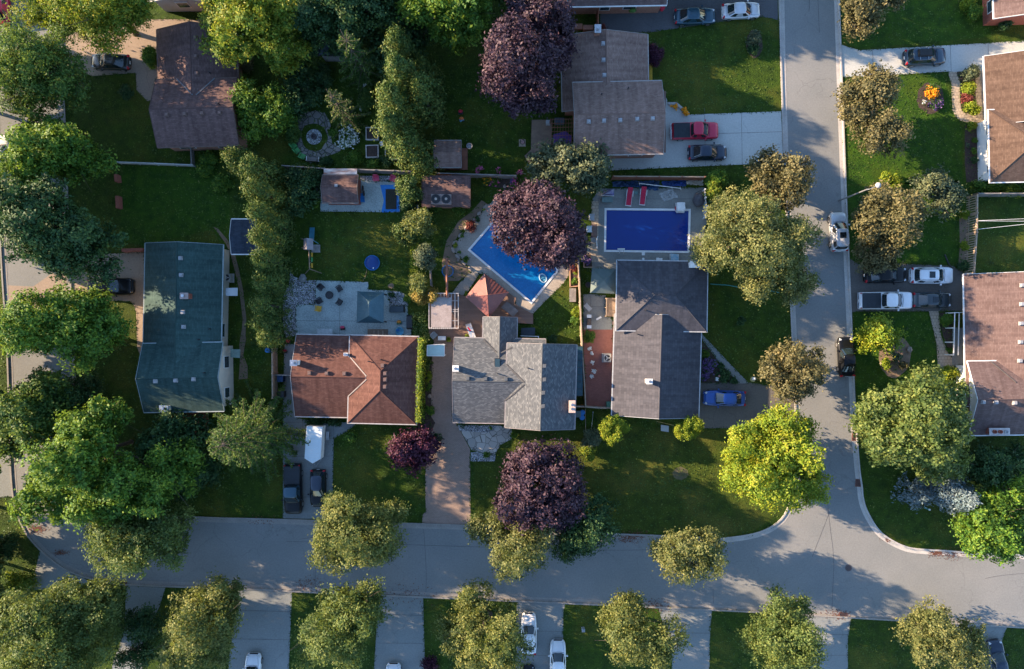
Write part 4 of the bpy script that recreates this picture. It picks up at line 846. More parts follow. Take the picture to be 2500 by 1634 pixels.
tree('tall purple maple touching the brown roof near the top', 'purple', [(1215, 150, 92, 98, 1), (1240, 72, 82, 74), (1185, 170, 66, 68), (1225, 236, 66, 46), (1288, 92, 48, 82)], leaf=.3, nl=1.2, lift=5.5)
tree('grey-green tree above the round purple maple beside the two pools', 'grey', [(1290, 385, 70, 45), (1350, 390, 62, 55), (1380, 360, 35, 25)], leaf=.32, lift=2.5)
tree('round purple maple overhanging the bright blue pool', 'purple', [(1258, 524, 104, 98), (1228, 492, 68, 62), (1300, 556, 66, 60)], leaf=.3, nl=1.3, lift=4)
tree('pale yellow-green willow beside the brown roof at the top left', 'yellow', [(600, 50, 110, 75), (560, 90, 85, 60), (650, 110, 70, 50), (520, 20, 55, 60)], leaf=.3, droop=.5, bark=BIRCH, lift=5.5)
tree('bright drooping maple at the top edge left of the tall purple maple', 'bright', [(1000, 10, 75, 55, 1), (1070, 20, 85, 60, 1), (1060, 70, 40, 35)], leaf=.34, droop=.7, lift=6)
tree('deep green shaded tree at the top edge above the dark garden', 'dark', [(800, 20, 105, 75), (750, 60, 70, 60), (870, 20, 65, 65)], leaf=.28, lift=4.5)
tree('round bright green tree right of the brown roofed house', 'bright', [(590, 240, 45, 55), (640, 260, 50, 50), (600, 290, 45, 35)], leaf=.3, lift=1)
tree('dark evergreen tree in the shade right of the round bright tree', 'dark', [(695, 225, 42, 45), (700, 180, 35, 30)], leaf=.28, lift=.3)
tree('dark evergreen filling the corner beside the tall hedge', 'dark', [(705, 430, 38, 45), (690, 470, 30, 30), (730, 415, 30, 25)], leaf=.26, lift=.1)
tree('shaded leafy tree behind the row of cedars at the top', 'dark', [(920, 120, 55, 70), (960, 60, 50, 60)], leaf=.3, lift=1)

GO = 'trees standing just beyond the frame whose shade falls into it'
for l, kd, x, y, r in (('tree beyond the left edge near the top corner', 'dark', -140, 70, 120), ('tree beyond the left edge level with the dark tree', 'dark', -135, 210, 115), ('tree beyond the left edge level with the white car', 'dark', -140, 350, 120), ('tree beyond the left edge level with the large grey-green tree', 'bright', -135, 490, 110), ('tree beyond the left edge below the tan driveway', 'dark', -140, 770, 115), ('tree beyond the left edge level with the olive tree', 'dark', -140, 910, 120), ('tree beyond the left edge level with the ragged maple', 'bright', -140, 1060, 120), ('tree beyond the left edge level with the bend', 'dark', -140, 1200, 115), ('tree beyond the left edge near the bottom corner', 'olive', -140, 1340, 120),
        ('tall tree beyond the top edge over the dark garden', 'dark', 850, -130, 140), ('tall tree beyond the top edge left of the cracked driveway', 'dark', 1130, -130, 130), ('tall tree beyond the top edge above the orange brick house', 'dark', 1420, -190, 120), ('tall tree beyond the top edge near the main street', 'olive', 1650, -150, 100), ('tall tree beyond the top left corner', 'dark', 380, -150, 130), ('tall tree beyond the top edge over the right lawn', 'olive', 1960, -150, 85)):
    tree(l, kd, [(x, y, r * .8, r * .8), (x + r * .4, y + r * .3, r * .6, r * .6)], group=GO, lift=3.4, leaf=.5, gap=1.0)

def conifer(label, kind, x, y, r, h, name='cedar_tree', group=None, cone=.62, leaf=.26, dens=1.0):
    """a narrow evergreen: clumps on a rounded cone, all the way to the ground"""
    rng = np.random.default_rng(int(x * 3 + y * 11) % 9973); zc = h * .45; p = P(x * D_, y * D_, zc); rm = M_(r * D_, zc); base = Vector((p.x, p.y, 0))
    t = thing(name, label, 'tree', base, group=group); m = int(52 * rm * h / 2 * dens)
    z = rng.uniform(.02, 1, m) ** .9; a = rng.uniform(0, 6.283, m); rad = rm * (1 - z ** 1.7 * cone - .25 * z ** 6) * (rng.uniform(.66, 1.1, m) + (rng.uniform(0, 1, m) < .18) * rng.uniform(.05, .4, m)) * (1 + .2 * np.sin(a * 3 + x + z * 5))
    c = np.stack([p.x + np.cos(a) * rad, p.y + np.sin(a) * rad, z * h], 1); nn = np.stack([np.cos(a), np.sin(a), np.full(m, .55)], 1)
    per = 11; q = np.repeat(c, per, 0) + rng.normal(size=(m * per, 3)) * .2 * np.array([1, 1, 1.3]); n = np.repeat(nn, per, 0) + rng.normal(size=(m * per, 3)) * .55
    n /= np.linalg.norm(n, axis=1)[:, None]
    part('crown', leaf_mesh('crown', q, n, leaf, leaf * .45, rng, LEAF[kind], base), None, t)
    part('trunk', MB().tube(base, base + Vector((0, 0, h * .9)), .09 + .012 * h, .03, 7), BARK, t); return t
GH = 'cedars of the tall hedge along the garden boundary'
HL = ['northernmost cedar of the tall hedge beside the back fence', 'cedar of the tall hedge level with the brown shed', 'cedar of the tall hedge just above the dark shed roof', 'cedar of the tall hedge beside the dark shed roof',
      'cedar of the tall hedge level with the play tower', 'cedar of the tall hedge level with the swings', 'cedar of the tall hedge beside the pale gravel bed', 'cedar of the tall hedge level with the round fire pit', 'southernmost cedar of the tall hedge above the wooden side fence',
      'cedar on the outer side of the hedge beside the shed', 'bushy pale cedar at the head of the hedge below the brown roof']
for l, (x, y, r, h) in zip(HL, [(608, 402, 33, 8), (616, 450, 34, 7.6), (622, 503, 30, 7.8), (628, 556, 32, 7.4), (630, 608, 29, 7.7), (632, 658, 31, 7), (624, 710, 27, 6.8), (622, 750, 28, 6), (634, 785, 27, 5.4), (650, 525, 22, 5.8), (562, 378, 32, 6.2)]):
    conifer(l, 'cedar', x, y, r, h, group=GH, cone=.45)
GC = 'tall cedars between the two back gardens'
for l, (x, y, r, h) in zip(['cedar at the top of the row beside the dark garden', 'tall sunlit cedar with a pointed top in the middle of the row', 'broad sunlit cedar above the raised beds', 'shaded cedar on the right side of the row',
      'sunlit cedar beside the raised beds', 'sunlit cedar at the foot of the row next to the small grey shed', 'last low cedar of the row over the back fence', 'shaded cedar behind the pointed one'],
      [(935, 130, 42, 10), (940, 195, 42, 12), (925, 250, 45, 11), (990, 230, 42, 10), (920, 305, 42, 10), (955, 345, 45, 8), (985, 385, 32, 5), (985, 180, 38, 7)]):
    conifer(l, 'cedar', x, y, r, h, name='cedar_tree', group=GC, leaf=.3)
def spruce(label, x, y, r, h, kind='spruce', arms=8, name='spruce_tree', lev=5):
    """an open spruce: whorls of needle-covered branches seen as a star from above"""
    rng = np.random.default_rng(int(x * 5 + y)); p = P(x * D_, y * D_, h * .5); rm = M_(r * D_, h * .5); base = Vector((p.x, p.y, 0)); t = thing(name, label, 'tree', base)
    br, cs, ns = MB(), [], []; br.tube(base, base + Vector((0, 0, h)), .16, .03, 8)
    for i in range(lev):
        f = i / lev; z = .5 + f * (h - .7); L = rm * (1 - f * .8) * 1.1
        for k in range(arms):
            a = 6.283 * k / arms + i * (.12 if lev < 7 else 2.4) + x + rng.normal() * .10; l = L * rng.uniform(.7, 1.1); dv = Vector((math.cos(a), math.sin(a), rng.uniform(-.22, .05)))
            s = base + Vector((0, 0, z)); e = s + dv * l; br.tube(s, e, .035, .012, 4); m = int(44 * l)
            u = rng.uniform(.12, 1, m); side = np.array([-dv.y, dv.x, 0]); wdt = ((.24 + .09 * max(0, rm - 2)) * (1 - u * .6))[:, None]
            cs.append(np.array(s) + np.array(dv)[None] * (u * l)[:, None] + side[None] * rng.normal(size=(m, 1)) * wdt * .6 - np.array([[0, 0, .06]]) * rng.uniform(0, 2, (m, 1)))
            ns.append(np.array([0, 0, 1.]) + rng.normal(size=(m, 3)) * .5)
    c, n = np.concatenate(cs), np.concatenate(ns); n /= np.linalg.norm(n, axis=1)[:, None]
    part('crown', leaf_mesh('crown', c, n, .30, .12, rng, LEAF[kind], base), None, t); part('trunk', br, BARK, t); return t
spruce('tall dark spruce with drooping star-shaped branches in the shaded garden', 825, 130, 68, 12, 'green')
spruce('small sunlit spruce with yellow-green star-shaped branches beside the stone circle', 790, 250, 52, 10.5, 'cedar')
spruce('feathery green conifer between the green roofed house and the narrow driveway', 568, 1015, 128, 13, 'green', 10, 'conifer_tree', 11)
conifer('silver-blue spruce in the sun beside the bright maple', 'silver', 2215, 1150, 42, 6.5, 'spruce_tree', cone=.75, leaf=.3)
conifer('silver-blue spruce in the shade under the large olive oak', 'silver', 2128, 1145, 36, 3.5, 'spruce_tree', cone=.75, leaf=.3)

def shrub(label, kind, px, py, r, h=None, name='shrub', cat='shrub', group=None, leaf=.16, per=9, lumps=1, flower=None, fl_n=60, ry=None):
    """a low bush; r in photograph pixels"""
    rng = np.random.default_rng(int(px * 7 + py * 3) % 99991); rm = M_(r, .6); h = h or rm * 1.3; p = P(px, py, h * .4); base = Vector((p.x, p.y, 0)); rym = M_(ry, .6) if ry else rm
    ells = [((p.x, p.y, h * .5), (rm * .9, rym * .9, h * .5))]
    q, n = crown(ells, rng, max(.16, rm * .2), per, rm * .1 + .02, (.3, .45) if lumps == 1 else (.2, .3), .6, -.6, .8)
    q[:, 2] = np.maximum(q[:, 2], .03); t = thing(name, label, cat, base, group=group)
    part('foliage', leaf_mesh('foliage', q, n, leaf, leaf * .65, rng, LEAF[kind], base), None, t)
    if flower:
        i = rng.choice(len(q), fl_n); d = q[i] + (q[i] - np.array([p.x, p.y, h * .3])) * .12 + np.array([0, 0, .06]); c = np.repeat(d, 5, 0) + rng.normal(size=(fl_n * 5, 3)) * .05
        nn = np.array([0, 0, 1.]) + rng.normal(size=(fl_n * 5, 3)) * .5; nn /= np.linalg.norm(nn, axis=1)[:, None]
        part('blossom', leaf_mesh('blossom', c, nn, .12, .1, rng, LEAF[flower], base), None, t)
    return t
def zs(rc, x, y): return Z1(rc, x, y)
def cloud_shrub(label, pts, h):
    """a clipped cloud-pruned bush of several lime pads"""
    rng = np.random.default_rng(int(pts[0][0])); ps = [(P(x, y, h * .7), M_(r, 1)) for x, y, r in pts]; base = Vector((sum(p.x for p, _ in ps) / len(ps), sum(p.y for p, _ in ps) / len(ps), 0))
    t = thing('cloud_pruned_shrub', label, 'shrub', base, group='cloud-pruned lime shrubs in front of the slate grey house'); qs, ns = [], []
    tr = MB()
    for p, r in ps:
        q, n = crown([((p.x, p.y, h * rng.uniform(.6, .78)), (r, r, r * .6))], rng, .2, 9, .09, (.35, .5), .6, -.4, .7); qs.append(q); ns.append(n)
        tr.tube(base, (p.x, p.y, h * .6), .05, .03, 6)
    part('foliage', leaf_mesh('foliage', np.concatenate(qs), np.concatenate(ns), .15, .1, rng, LEAF['lime'], base), None, t); part('stem', tr, BARK, t)
cloud_shrub('round cloud-pruned lime shrub nearest the garden gate', [(*Z1(33, x, y), r) for x, y, r in ((905, 850, 13), (985, 840, 14), (880, 900, 13), (940, 880, 12), (1045, 900, 14), (1000, 870, 10), (905, 980, 14), (935, 1015, 13), (1000, 970, 13), (1040, 930, 10), (985, 915, 9), (870, 945, 12))], 4.4)
cloud_shrub('cloud-pruned lime shrub nearest the blue sedan', [(*Z1(33, x, y), r) for x, y, r in ((1655, 855, 15), (1620, 885, 12), (1715, 880, 13), (1690, 860, 11), (1560, 935, 14), (1610, 965, 13), (1540, 910, 9), (1690, 950, 10), (1650, 980, 9))], 4.4)
# ---------------------------------------------------------------- vehicles
TYRE = M('tyre_rubber', (.02, .02, .02), None, 5, .9); RIM = M('alloy_rim', (.45, .45, .46), None, 4, .3, metal=.8)
TAIL = M('red_lamp_lens', (.45, .01, .02), None, 4, .2); LAMP = M('clear_lamp_lens', (.62, .64, .66), (.4, .42, .45), 6, .12)
TRIM = M('black_trim', (.018, .018, .02), None, 4, .5)
CARGL = M('car_glass', (.016, .030, .036), (.010, .018, .022), .8, .05, spec=.9)
PROF = {  # (position 0 rear .. 1 front, top height as a share of the belt, half width share)
 'sedan': [(0, .60, .74), (.015, .80, .84), (.05, .98, .93), (.16, 1.02, .98), (.3, 1.02, 1), (.55, 1.02, 1), (.70, 1.0, .995), (.84, .92, .975), (.93, .82, .92), (.975, .70, .82), (1, .54, .66)],
 'suv': [(0, .62, .80), (.012, .86, .89), (.04, 1.0, .95), (.2, 1.02, .99), (.5, 1.02, 1), (.70, 1.02, 1), (.85, .97, .98), (.94, .88, .92), (.98, .74, .82), (1, .58, .68)],
 'pickup': [(0, .62, .93), (.008, .94, .96), (.03, 1.0, .98), (.38, 1.0, 1), (.6, 1.02, 1), (.74, 1.02, 1), (.9, .98, .97), (.96, .9, .92), (.988, .76, .84), (1, .6, .72)]}
CAB = {  # base rear, base front, top rear, top front, base width, top width
 'sedan': (.105, .735, .27, .565, .90, .70), 'suv': (.035, .735, .10, .545, .91, .74), 'hatch': (.03, .72, .12, .52, .90, .70), 'pickup': (.385, .775, .415, .625, .90, .76)}
def sup(a, b, t, n): c, s = math.cos(t), math.sin(t); return a * math.copysign(abs(c) ** (2 / n), c), b * math.copysign(abs(s) ** (2 / n), s)
def car(name, label, px, py, rot, L, W, Hh, kind, pm, cat='car', roofm=None, sunroof=False, rails=False, tonneau=None, rack=False, pz=.75):
    p = P(px, py, pz); t = thing(name, label, cat, (p.x, p.y, 0.012), R(rot), 'cars and pickups parked in the drives and streets')
    prof = PROF['suv' if kind == 'hatch' else kind]; belt = Hh * (.60 if kind != 'pickup' else .56); hw = W / 2; X = lambda f: (f - .5) * L
    # body
    b = MB(); sec = []; N = 13
    for f, zt, wf in prof:
        z, wd = belt * zt, hw * wf; zl = .22
        half = [(wd * .80, zl), (wd * .97, zl + .12), (wd, z * .60), (wd * .985, z * .80), (wd * .93, z * .93), (wd * .78, z * .995), (wd * .4, z * 1.012)]
        ring = [(X(f), -y, zz) for y, zz in half] + [(X(f), 0, z * 1.018)] + [(X(f), y, zz) for y, zz in half[::-1]]; sec.append(ring)
    n = len(sec[0]); b.add([q for r in sec for q in r], [(i * n + j, (i + 1) * n + j, (i + 1) * n + j + 1, i * n + j + 1)[::-1] for i in range(len(sec) - 1) for j in range(n - 1)] + [tuple(range(n)), tuple((len(sec) - 1) * n + j for j in range(n - 1, -1, -1))])
    b.add([(X(.02), -hw * .78, .24), (X(.98), -hw * .66, .24), (X(.98), hw * .66, .24), (X(.02), hw * .78, .24)], [(3, 2, 1, 0)])
    part('body', b, pm, t, True, True)
    # cabin
    br, bf, tr_, tf, wb, wt = CAB[kind]; K = 40; rings = []
    def ring(s):
        x0, x1 = X(br) * (1 - s) + X(tr_) * s, X(bf) * (1 - s) + X(tf) * s; wv = hw * (wb * (1 - s) + wt * s); z = belt * .97 * (1 - s) + (Hh - .05) * s
        bow = 1 - .10 * s; a, c = (x1 - x0) / 2, (x0 + x1) / 2; o = []
        for i in range(K):
            x, y = sup(a, wv, 2 * math.pi * (i + .5) / K, 6.0); o.append(Vector((c + x - (abs(y) / wv) ** 2 * .10 * (1 if x > 0 else -.6), y, z + .035 * (1 - (y / wv) ** 2) * s)))
        return o
    lv = [0, .12, .5, .88, 1.0]; rings = [ring(s) for s in lv]; top = ring(1.0); cx = sum(q.x for q in top) / K
    rings.append([Vector((cx + (q.x - cx) * .93, q.y * .9, q.z + .028)) for q in top]); rings.append([Vector((cx + (q.x - cx) * .5, q.y * .5, q.z + .055)) for q in top])
    m = MB(); m.add([q for r in rings for q in r], [(i * K + j, i * K + (j + 1) % K, (i + 1) * K + (j + 1) % K, (i + 1) * K + j) for i in range(len(rings) - 1) for j in range(K)] + [tuple((len(rings) - 1) * K + j for j in range(K))])
    part('cabin_roof', m, roofm or pm, t, True, True)
    # glazing: patches of the cabin side lifted just proud of it
    def glass(nm, i0, i1, s0, s1, lift=.014):
        g = MB(); cols = list(range(i0, i1 + 1)); rows = [s0, (s0 + s1) / 2, s1]; vs = []
        for s in rows:
            r = ring(s); c = Vector((sum(q.x for q in r) / K, 0, r[0].z - .5))
            for i in cols: q = r[i % K]; d = (q - c); d.z *= .9; vs.append(q + Vector((d.x / max(.3, abs(d.x) + abs(d.y)), d.y / max(.3, abs(d.x) + abs(d.y)), .55)) * lift)
        k = len(cols); g.add(vs, [(a * k + j, a * k + j + 1, (a + 1) * k + j + 1, (a + 1) * k + j) for a in range(2) for j in range(k - 1)]); part(nm, g, CARGL, t, True, True)
    glass('windshield', -4, 3, .04, .95); glass('rear_window', 16, 23, .10, .92)
    for q in ((5, 9), (10, 14)): glass('side_window', *q, .14, .86)
    for q in ((25, 29), (30, 34)): glass('side_window', *q, .14, .86)
    zr = Hh + .0
    if sunroof: part('sunroof', MB().box((X((tr_ + tf) / 2 + .06), 0, Hh + .022), (.62, .78 * wt * hw * 1.3, .05)), GLASS, t, local=True)
    if rails:
        for s in (-1, 1): part('roof_rail', MB().path([(X(tr_ + .02), s * hw * wt * .86, zr - .04), (X(tr_ + .06), s * hw * wt * .86, zr + .04), (X(tf - .06), s * hw * wt * .86, zr + .04), (X(tf - .01), s * hw * wt * .86, zr - .04)], .025), CHROME if rails == 2 else TRIM, t, local=True)
    if rack:
        part('roof_box', MB().box((X(.36), .05, zr + .16), (1.55, .82, .24), 0, .86), TRIM, t, local=True)
        for f in (.24, .44): part('cross_bar', MB().box((X(f), 0, zr + .05), (.06, 1.3, .05)), CHROME, t, local=True)
    if kind == 'pickup':
        x0, x1 = X(.025), X(.375); bed = part('tonneau_cover' if tonneau else 'cargo_bed', MB().box(((x0 + x1) / 2, 0, belt * 1.025 + .025), (x1 - x0, W * .86, .05), 0, .985), tonneau or DARK, t, local=True)
        for i in (1, 2, 3): part('cover_seam', MB().box((x0 + (x1 - x0) * i / 4, 0, belt * 1.025 + .052), (.03, W * .84, .012)), TRIM, bed, local=True)
        part('rear_bumper', MB().box((X(-.008), 0, .5), (.14, W * .94, .18)), CHROME if pm is not PBLACK else TRIM, t, local=True)
    # lamps, grille, bumper, mirrors, wheels
    f1 = next(q for q in prof if q[0] > .9); zf = belt * .80; xf = X(.952)
    for s in (-1, 1):
        part('headlight', MB().box((X(.935), s * hw * .66, belt * .755), (.30, .26, .13), s * -.45, .75), LAMP, t, local=True)
        part('taillight', MB().box((X(.024), s * hw * .76, belt * .86), (.18, .30, .20), s * .35, .85), TAIL, t, local=True)
        mi = part('wing_mirror', MB().box((X(bf - .075), s * (hw + .10), belt * 1.02), (.15, .22, .14), s * .15, .8), pm, t, local=True)
    part('grille', MB().box((X(.992), 0, belt * .52), (.10, W * .52, .20)), TRIM, t, local=True)
    part('licence_plate', MB().box((X(-.003), 0, belt * .62), (.03, .34, .14)), WHITE, t, local=True)
    rw = .33 if kind in ('sedan', 'hatch') else .37
    for f in (.19, .815):
        for s in (-1, 1):
            x, y = X(f), s * (hw - .125); wv = MB(); wv.tube((x, y - .11, rw), (x, y + .11, rw), rw, rw, 18); w_ = part('wheel', wv, TYRE, t, local=True)
            part('rim', MB().tube((x, y + s * .112, rw), (x, y + s * .122, rw), rw * .66, rw * .6, 12), RIM, w_, local=True)
    hd = MB()
    for s in (-1, 1): hd.path([(X(.93), s * hw * .60, belt * .865), (X(.80), s * hw * .72, belt * .985), (X(bf + .012), s * hw * .74, belt * 1.03)], .010, 4)
    part('hood_seam', hd, TRIM, t, local=True)
    tr2 = MB().path([(X(bf + .004), -hw * .74, belt * 1.035), (X(bf + .018), 0, belt * 1.05), (X(bf + .004), hw * .74, belt * 1.035)], .016, 4); part('cowl', tr2, TRIM, t, local=True)
    if kind == 'sedan': part('boot_seam', MB().path([(X(.03), -hw * .66, belt * .96), (X(br - .004), -hw * .70, belt * 1.03), (X(br - .004), hw * .70, belt * 1.03), (X(.03), hw * .66, belt * .96)], .013, 4), TRIM, t, local=True)
    wp = MB()
    for s in (-.5, .25): wp.tube((X(bf - .004), s * hw, belt * 1.02), (X(bf - .03), s * hw + .55, belt * 1.10), .012, .012, 4)
    part('wiper', wp, TRIM, t, local=True)
    return t
PBLACK = paint('black_paint', (.006, .007, .009), 0); PBLACK.node_tree.nodes['Principled BSDF'].inputs['Specular IOR Level'].default_value = .15; PBLACK.node_tree.nodes['Principled BSDF'].inputs['Coat Weight'].default_value = .35; PWHITE = paint('white_car_paint', (.72, .73, .75), .0); PSILV = paint('silver_paint', (.60, .62, .65), .3); PBLUE = paint('blue_paint', (.012, .085, .36), .3)
PNAVY = paint('navy_paint', (.010, .022, .048), .3); PTEAL = paint('teal_grey_paint', (.022, .075, .115), .4); PRED = paint('crimson_paint', (.48, .008, .05), .2); PGREY = paint('dark_grey_paint', (.045, .058, .066), .4)
PSLATE = paint('slate_blue_paint', (.028, .055, .085), .4); PCHAR = paint('charcoal_paint', (.022, .026, .03), .3)
TONN = M('tonneau_vinyl', (.022, .028, .036), (.014, .018, .024), 3, .5)
def zc(rc, x, y): return Z1(rc, x, y)
car('parked_car', 'black sedan on the tan driveway at the top left', *zc(11, 992, 555), 178, 4.25, 1.75, 1.45, 'sedan', PCHAR)
car('parked_car', 'white car parked on the left street at the edge of the photo', 4, 378, 90, 4.5, 1.85, 1.5, 'sedan', PWHITE)
car('parked_car', 'dark red car cut by the top left corner', 0, 14, 92, 4.5, 1.85, 1.5, 'sedan', PRED)
car('parked_car', 'black minivan half under the bright maple beside the green roofed house', *zc(21, 1000, 1112), 1, 4.9, 1.9, 1.75, 'suv', PBLACK, 'van')
car('pickup_truck', 'black pickup with a folded black bed cover in the narrow driveway', 715, 1195, -89, 5.45, 1.95, 1.85, 'pickup', PBLACK, 'pickup', PTEAL, tonneau=TONN)  # teal cab roof: reflection on the black roof painted in as colour
car('parked_car', 'small black hatchback beside the black pickup', 776, 1193, -90, 4.1, 1.75, 1.55, 'hatch', PBLACK, roofm=PNAVY)
car('parked_car', 'teal grey sedan on the cracked dark driveway at the top', *zc(13, 1697, 143), 2, 4.55, 1.78, 1.42, 'sedan', PTEAL)
car('parked_car', 'silver sedan at the street end of the cracked dark driveway', *zc(13, 2115, 93), 3, 4.2, 1.75, 1.42, 'sedan', PSILV)
car('pickup_truck', 'crimson pickup with a dark bed cover on the pale concrete driveway', *zc(13, 1695, 1184), 1, 5.15, 1.88, 1.78, 'pickup', PRED, 'pickup', tonneau=TONN)
car('parked_car', 'navy blue sedan below the crimson pickup', *zc(13, 1808, 1378), 1, 4.25, 1.75, 1.45, 'sedan', PNAVY)
car('parked_car', 'slate blue crossover with a black roof box on the bright concrete drive', *zc(14, 1482, 512), 3, 4.55, 1.85, 1.62, 'suv', PSLATE, rack=True)
car('parked_car', 'silver crossover with a dark sunroof parked along the east kerb', *zc(24, 697, 615), 93, 4.35, 1.85, 1.65, 'suv', PSILV, sunroof=True, rails=2)
car('parked_car', 'black sedan parked along the east kerb below the drive with four cars', *zc(34, 768, 265), 92.5, 4.35, 1.78, 1.45, 'sedan', PBLACK)
car('parked_car', 'black car half hidden under the brown-tinged tree beside the white crossover', *zc(24, 1128, 1005), 1, 4.7, 1.8, 1.42, 'sedan', PBLACK)
car('parked_car', 'white crossover with a dark sunroof in the drive with four cars', *zc(24, 1545, 1010), 0, 4.7, 1.86, 1.6, 'suv', PWHITE, sunroof=True, rails=1)
car('pickup_truck', 'white pickup with a black bed cover in the drive with four cars', *zc(24, 1122, 1238), 0.5, 5.85, 1.95, 1.9, 'pickup', PWHITE, 'pickup', tonneau=TONN)
car('parked_car', 'dark grey sedan with a sunroof in front of the white pickup', *zc(24, 1545, 1232), 0, 4.3, 1.75, 1.45, 'sedan', PGREY, sunroof=True)
car('parked_car', 'bright blue sedan beside the slate grey house', *zc(33, 1962, 640), 179, 4.65, 1.75, 1.42, 'sedan', PBLUE)
car('parked_car', 'white sedan under the edge of the olive linden at the bottom', *zc(43, 190, 1243), 90, 4.5, 1.72, 1.42, 'sedan', PWHITE)
car('parked_car', 'white sedan nearest the lawn at the bottom, cut by the edge', *zc(43, 453, 1490), 90, 4.6, 1.78, 1.45, 'sedan', PWHITE)
car('parked_car', 'dark car just showing at the bottom edge between the white sedans', 1288, 1676, 90, 4.4, 1.75, 1.4, 'hatch', PBLACK)
car('parked_car', 'white car below the brown olive linden at the bottom left', 616, 1649, 88, 4.6, 1.78, 1.45, 'sedan', PWHITE)
car('parked_car', 'white car just showing at the bottom edge of the shadow-striped driveway', 960, 1672, 90, 4.5, 1.75, 1.5, 'sedan', PWHITE)
car('parked_car', 'black-blue car beside the last olive linden at the bottom right', 2436, 1616, 97, 4.7, 1.82, 1.5, 'sedan', PNAVY)
# enclosed trailer
_p = P(766, 1085, 1.6); tt = thing('cargo_trailer', 'white flat-roofed cargo trailer with a pointed nose in the narrow driveway', 'trailer', (_p.x, _p.y, 0), R(-1))
def tl(x, y): q = PL(32, x, y, 1.7); return (q.x - _p.x, q.y - _p.y)
poly = [tl(472, 893), tl(618, 897), tl(605, 1188), tl(532, 1230), tl(458, 1185)]
part('box', MB().prism(poly, .45, 1.66), SIDEW, tt, local=True)
ribs = MB(); part('roof_panel', MB().prism(offs(poly, -.04), 1.663, 1.70), M('white_sheet_roof', (.66, .72, .74), (.56, .63, .66), 3, .5, stretch=(1, 9, 1)), tt, local=True)
for i in range(8):
    yy = 930 + i * 35; a, b = tl(475 - i * 1.2, yy), tl(612 - i, yy + 2); ribs.tube((*a, 1.705), (*b, 1.705), .014, .014, 4)
part('roof_rib', ribs, WHITE, tt, local=True)
a = tl(532, 1225); part('tow_bar', MB().path([(*tl(505, 1195), .45), (a[0] - .02, a[1] - .75, .45), (*tl(592, 1190), .45)], .04), GREYM, tt, local=True)
a = tl(640, 990); part('fender', MB().box((a[0], a[1], .62), (.36, .95, .10)), GREYM, tt, local=True); part('wheel', MB().tube((a[0] - .1, a[1], .3), (a[0] + .1, a[1], .3), .3, .3, 16), TYRE, tt, local=True)
a = tl(440, 990); part('wheel', MB().tube((a[0] + .2, a[1], .3), (a[0] + .4, a[1], .3), .3, .3, 16), TYRE, tt, local=True)
# ---------------------------------------------------------------- fences and hedges
def fence(name, label, pts, h, mat, postm=None, step=2.4, cap=True, gap=.012, bw=.14, pz=None, rails=True):
    """pts: photograph points of the fence top"""
    ws = [P(x, y, h) for x, y in pts]; t = thing(name, label, 'fence', (ws[0].x, ws[0].y, 0)); bd, rl = MB(), MB(); rng = random.Random(int(pts[0][0])); posts = []
    for a, b in zip(ws[:-1], ws[1:]):
        d = b - a; L = d.length; ang = math.atan2(d.y, d.x); n = int(L / (bw + gap))
        for i in range(n):
            q = a.lerp(b, (i + .5) / n); hh = h - .12 - rng.uniform(0, .03); bd.box((q.x, q.y, hh / 2 + .03), (bw, .022, hh), ang)
        if cap: m = a.lerp(b, .5); rl.box((m.x, m.y, h - .05), (L, .12, .05), ang)
        if rails:
            m = a.lerp(b, .5); nx = Vector((-d.y, d.x, 0)).normalized() * .04
            for z in (.4, h - .35): rl.box((m.x + nx.x, m.y + nx.y, z), (L, .05, .09), ang)
        k = max(1, round(L / step)); posts += [a.lerp(b, i / k) for i in range(k)]
    posts.append(ws[-1]); part('board_panel', bd, mat, t); part('rail', rl, mat if cap is True else (cap or mat), t)
    for q in posts: part('post', MB().box((q.x, q.y, (h + .08) / 2), (.12, .12, h + .08)), postm or mat, t)
    return t
fence('wooden_fence', 'long weathered board fence along the back of the gardens', Z(22, 255, 15, 640, 42), 1.7, WOODG)
fence('wooden_fence', 'board fence behind the brown shed and the blue tarp', Z(22, 930, 50, 1430, 68), 1.7, WOODG)
fence('wooden_fence', 'board fence behind the pool shed and flower bed', Z(22, 1650, 84, 2371, 106), 1.7, WOODG)
fence('wooden_fence', 'reddish board fence behind the covered pool', Z(23, 955, 112, 1785, 118), 1.8, WOODR, cap=WOODL)
fence('wooden_fence', 'pale board fence between the red gazebo garden and the grey canopy', Z(23, 640, 850, 655, 1250, 668, 1556) + Z(33, 672, 150, 705, 715), 1.7, WOODL, cap=WOODL)
fence('slat_fence', 'short white slat fence at the right side of the covered pool', Z(23, 1785, 230, 1800, 380, 1795, 480), 1.3, WHITE, cap=False, gap=.12, bw=.09, step=1.2)
fence('wooden_fence', 'low board fence joining the mottled house to the red paved yard', Z(33, 605, 715, 700, 718, 850, 730, 945, 728), 1.5, WOODL)
fence('picket_fence', 'tall open picket fence on the right garden boundary', Z(24, 1955, 270, 1950, 620, 1925, 990), 1.9, WOODL, gap=.13, bw=.12)
fence('wooden_fence', 'weathered fence across the top of the right back garden', Z(24, 1955, 268, 2371, 266, 2700, 262), 1.9, WOODG)
fence('wooden_fence', 'wooden side fence between the dirt path and the red roofed house', Z(32, 162, 190, 165, 640), 1.8, WOODL, cap=WOODL)
fence('garden_gate', 'thin dark gate across the side passage of the red roofed house', Z(32, 190, 430, 368, 434), 1.2, WOODG)
fence('garden_wall', 'long low pale wall behind the brown roofed house', Z(11, 1060, 1465, 1400, 1478, 1738, 1492), .9, M('pale_block', (.46, .47, .46), None, 2, .8), gap=.0, bw=.4, rails=False)
fence('garden_wall', 'short pale wall joining the long wall to the brown roofed house', Z(11, 1722, 1335, 1730, 1480), .9, WOODG, gap=.0, bw=.4, rails=False)
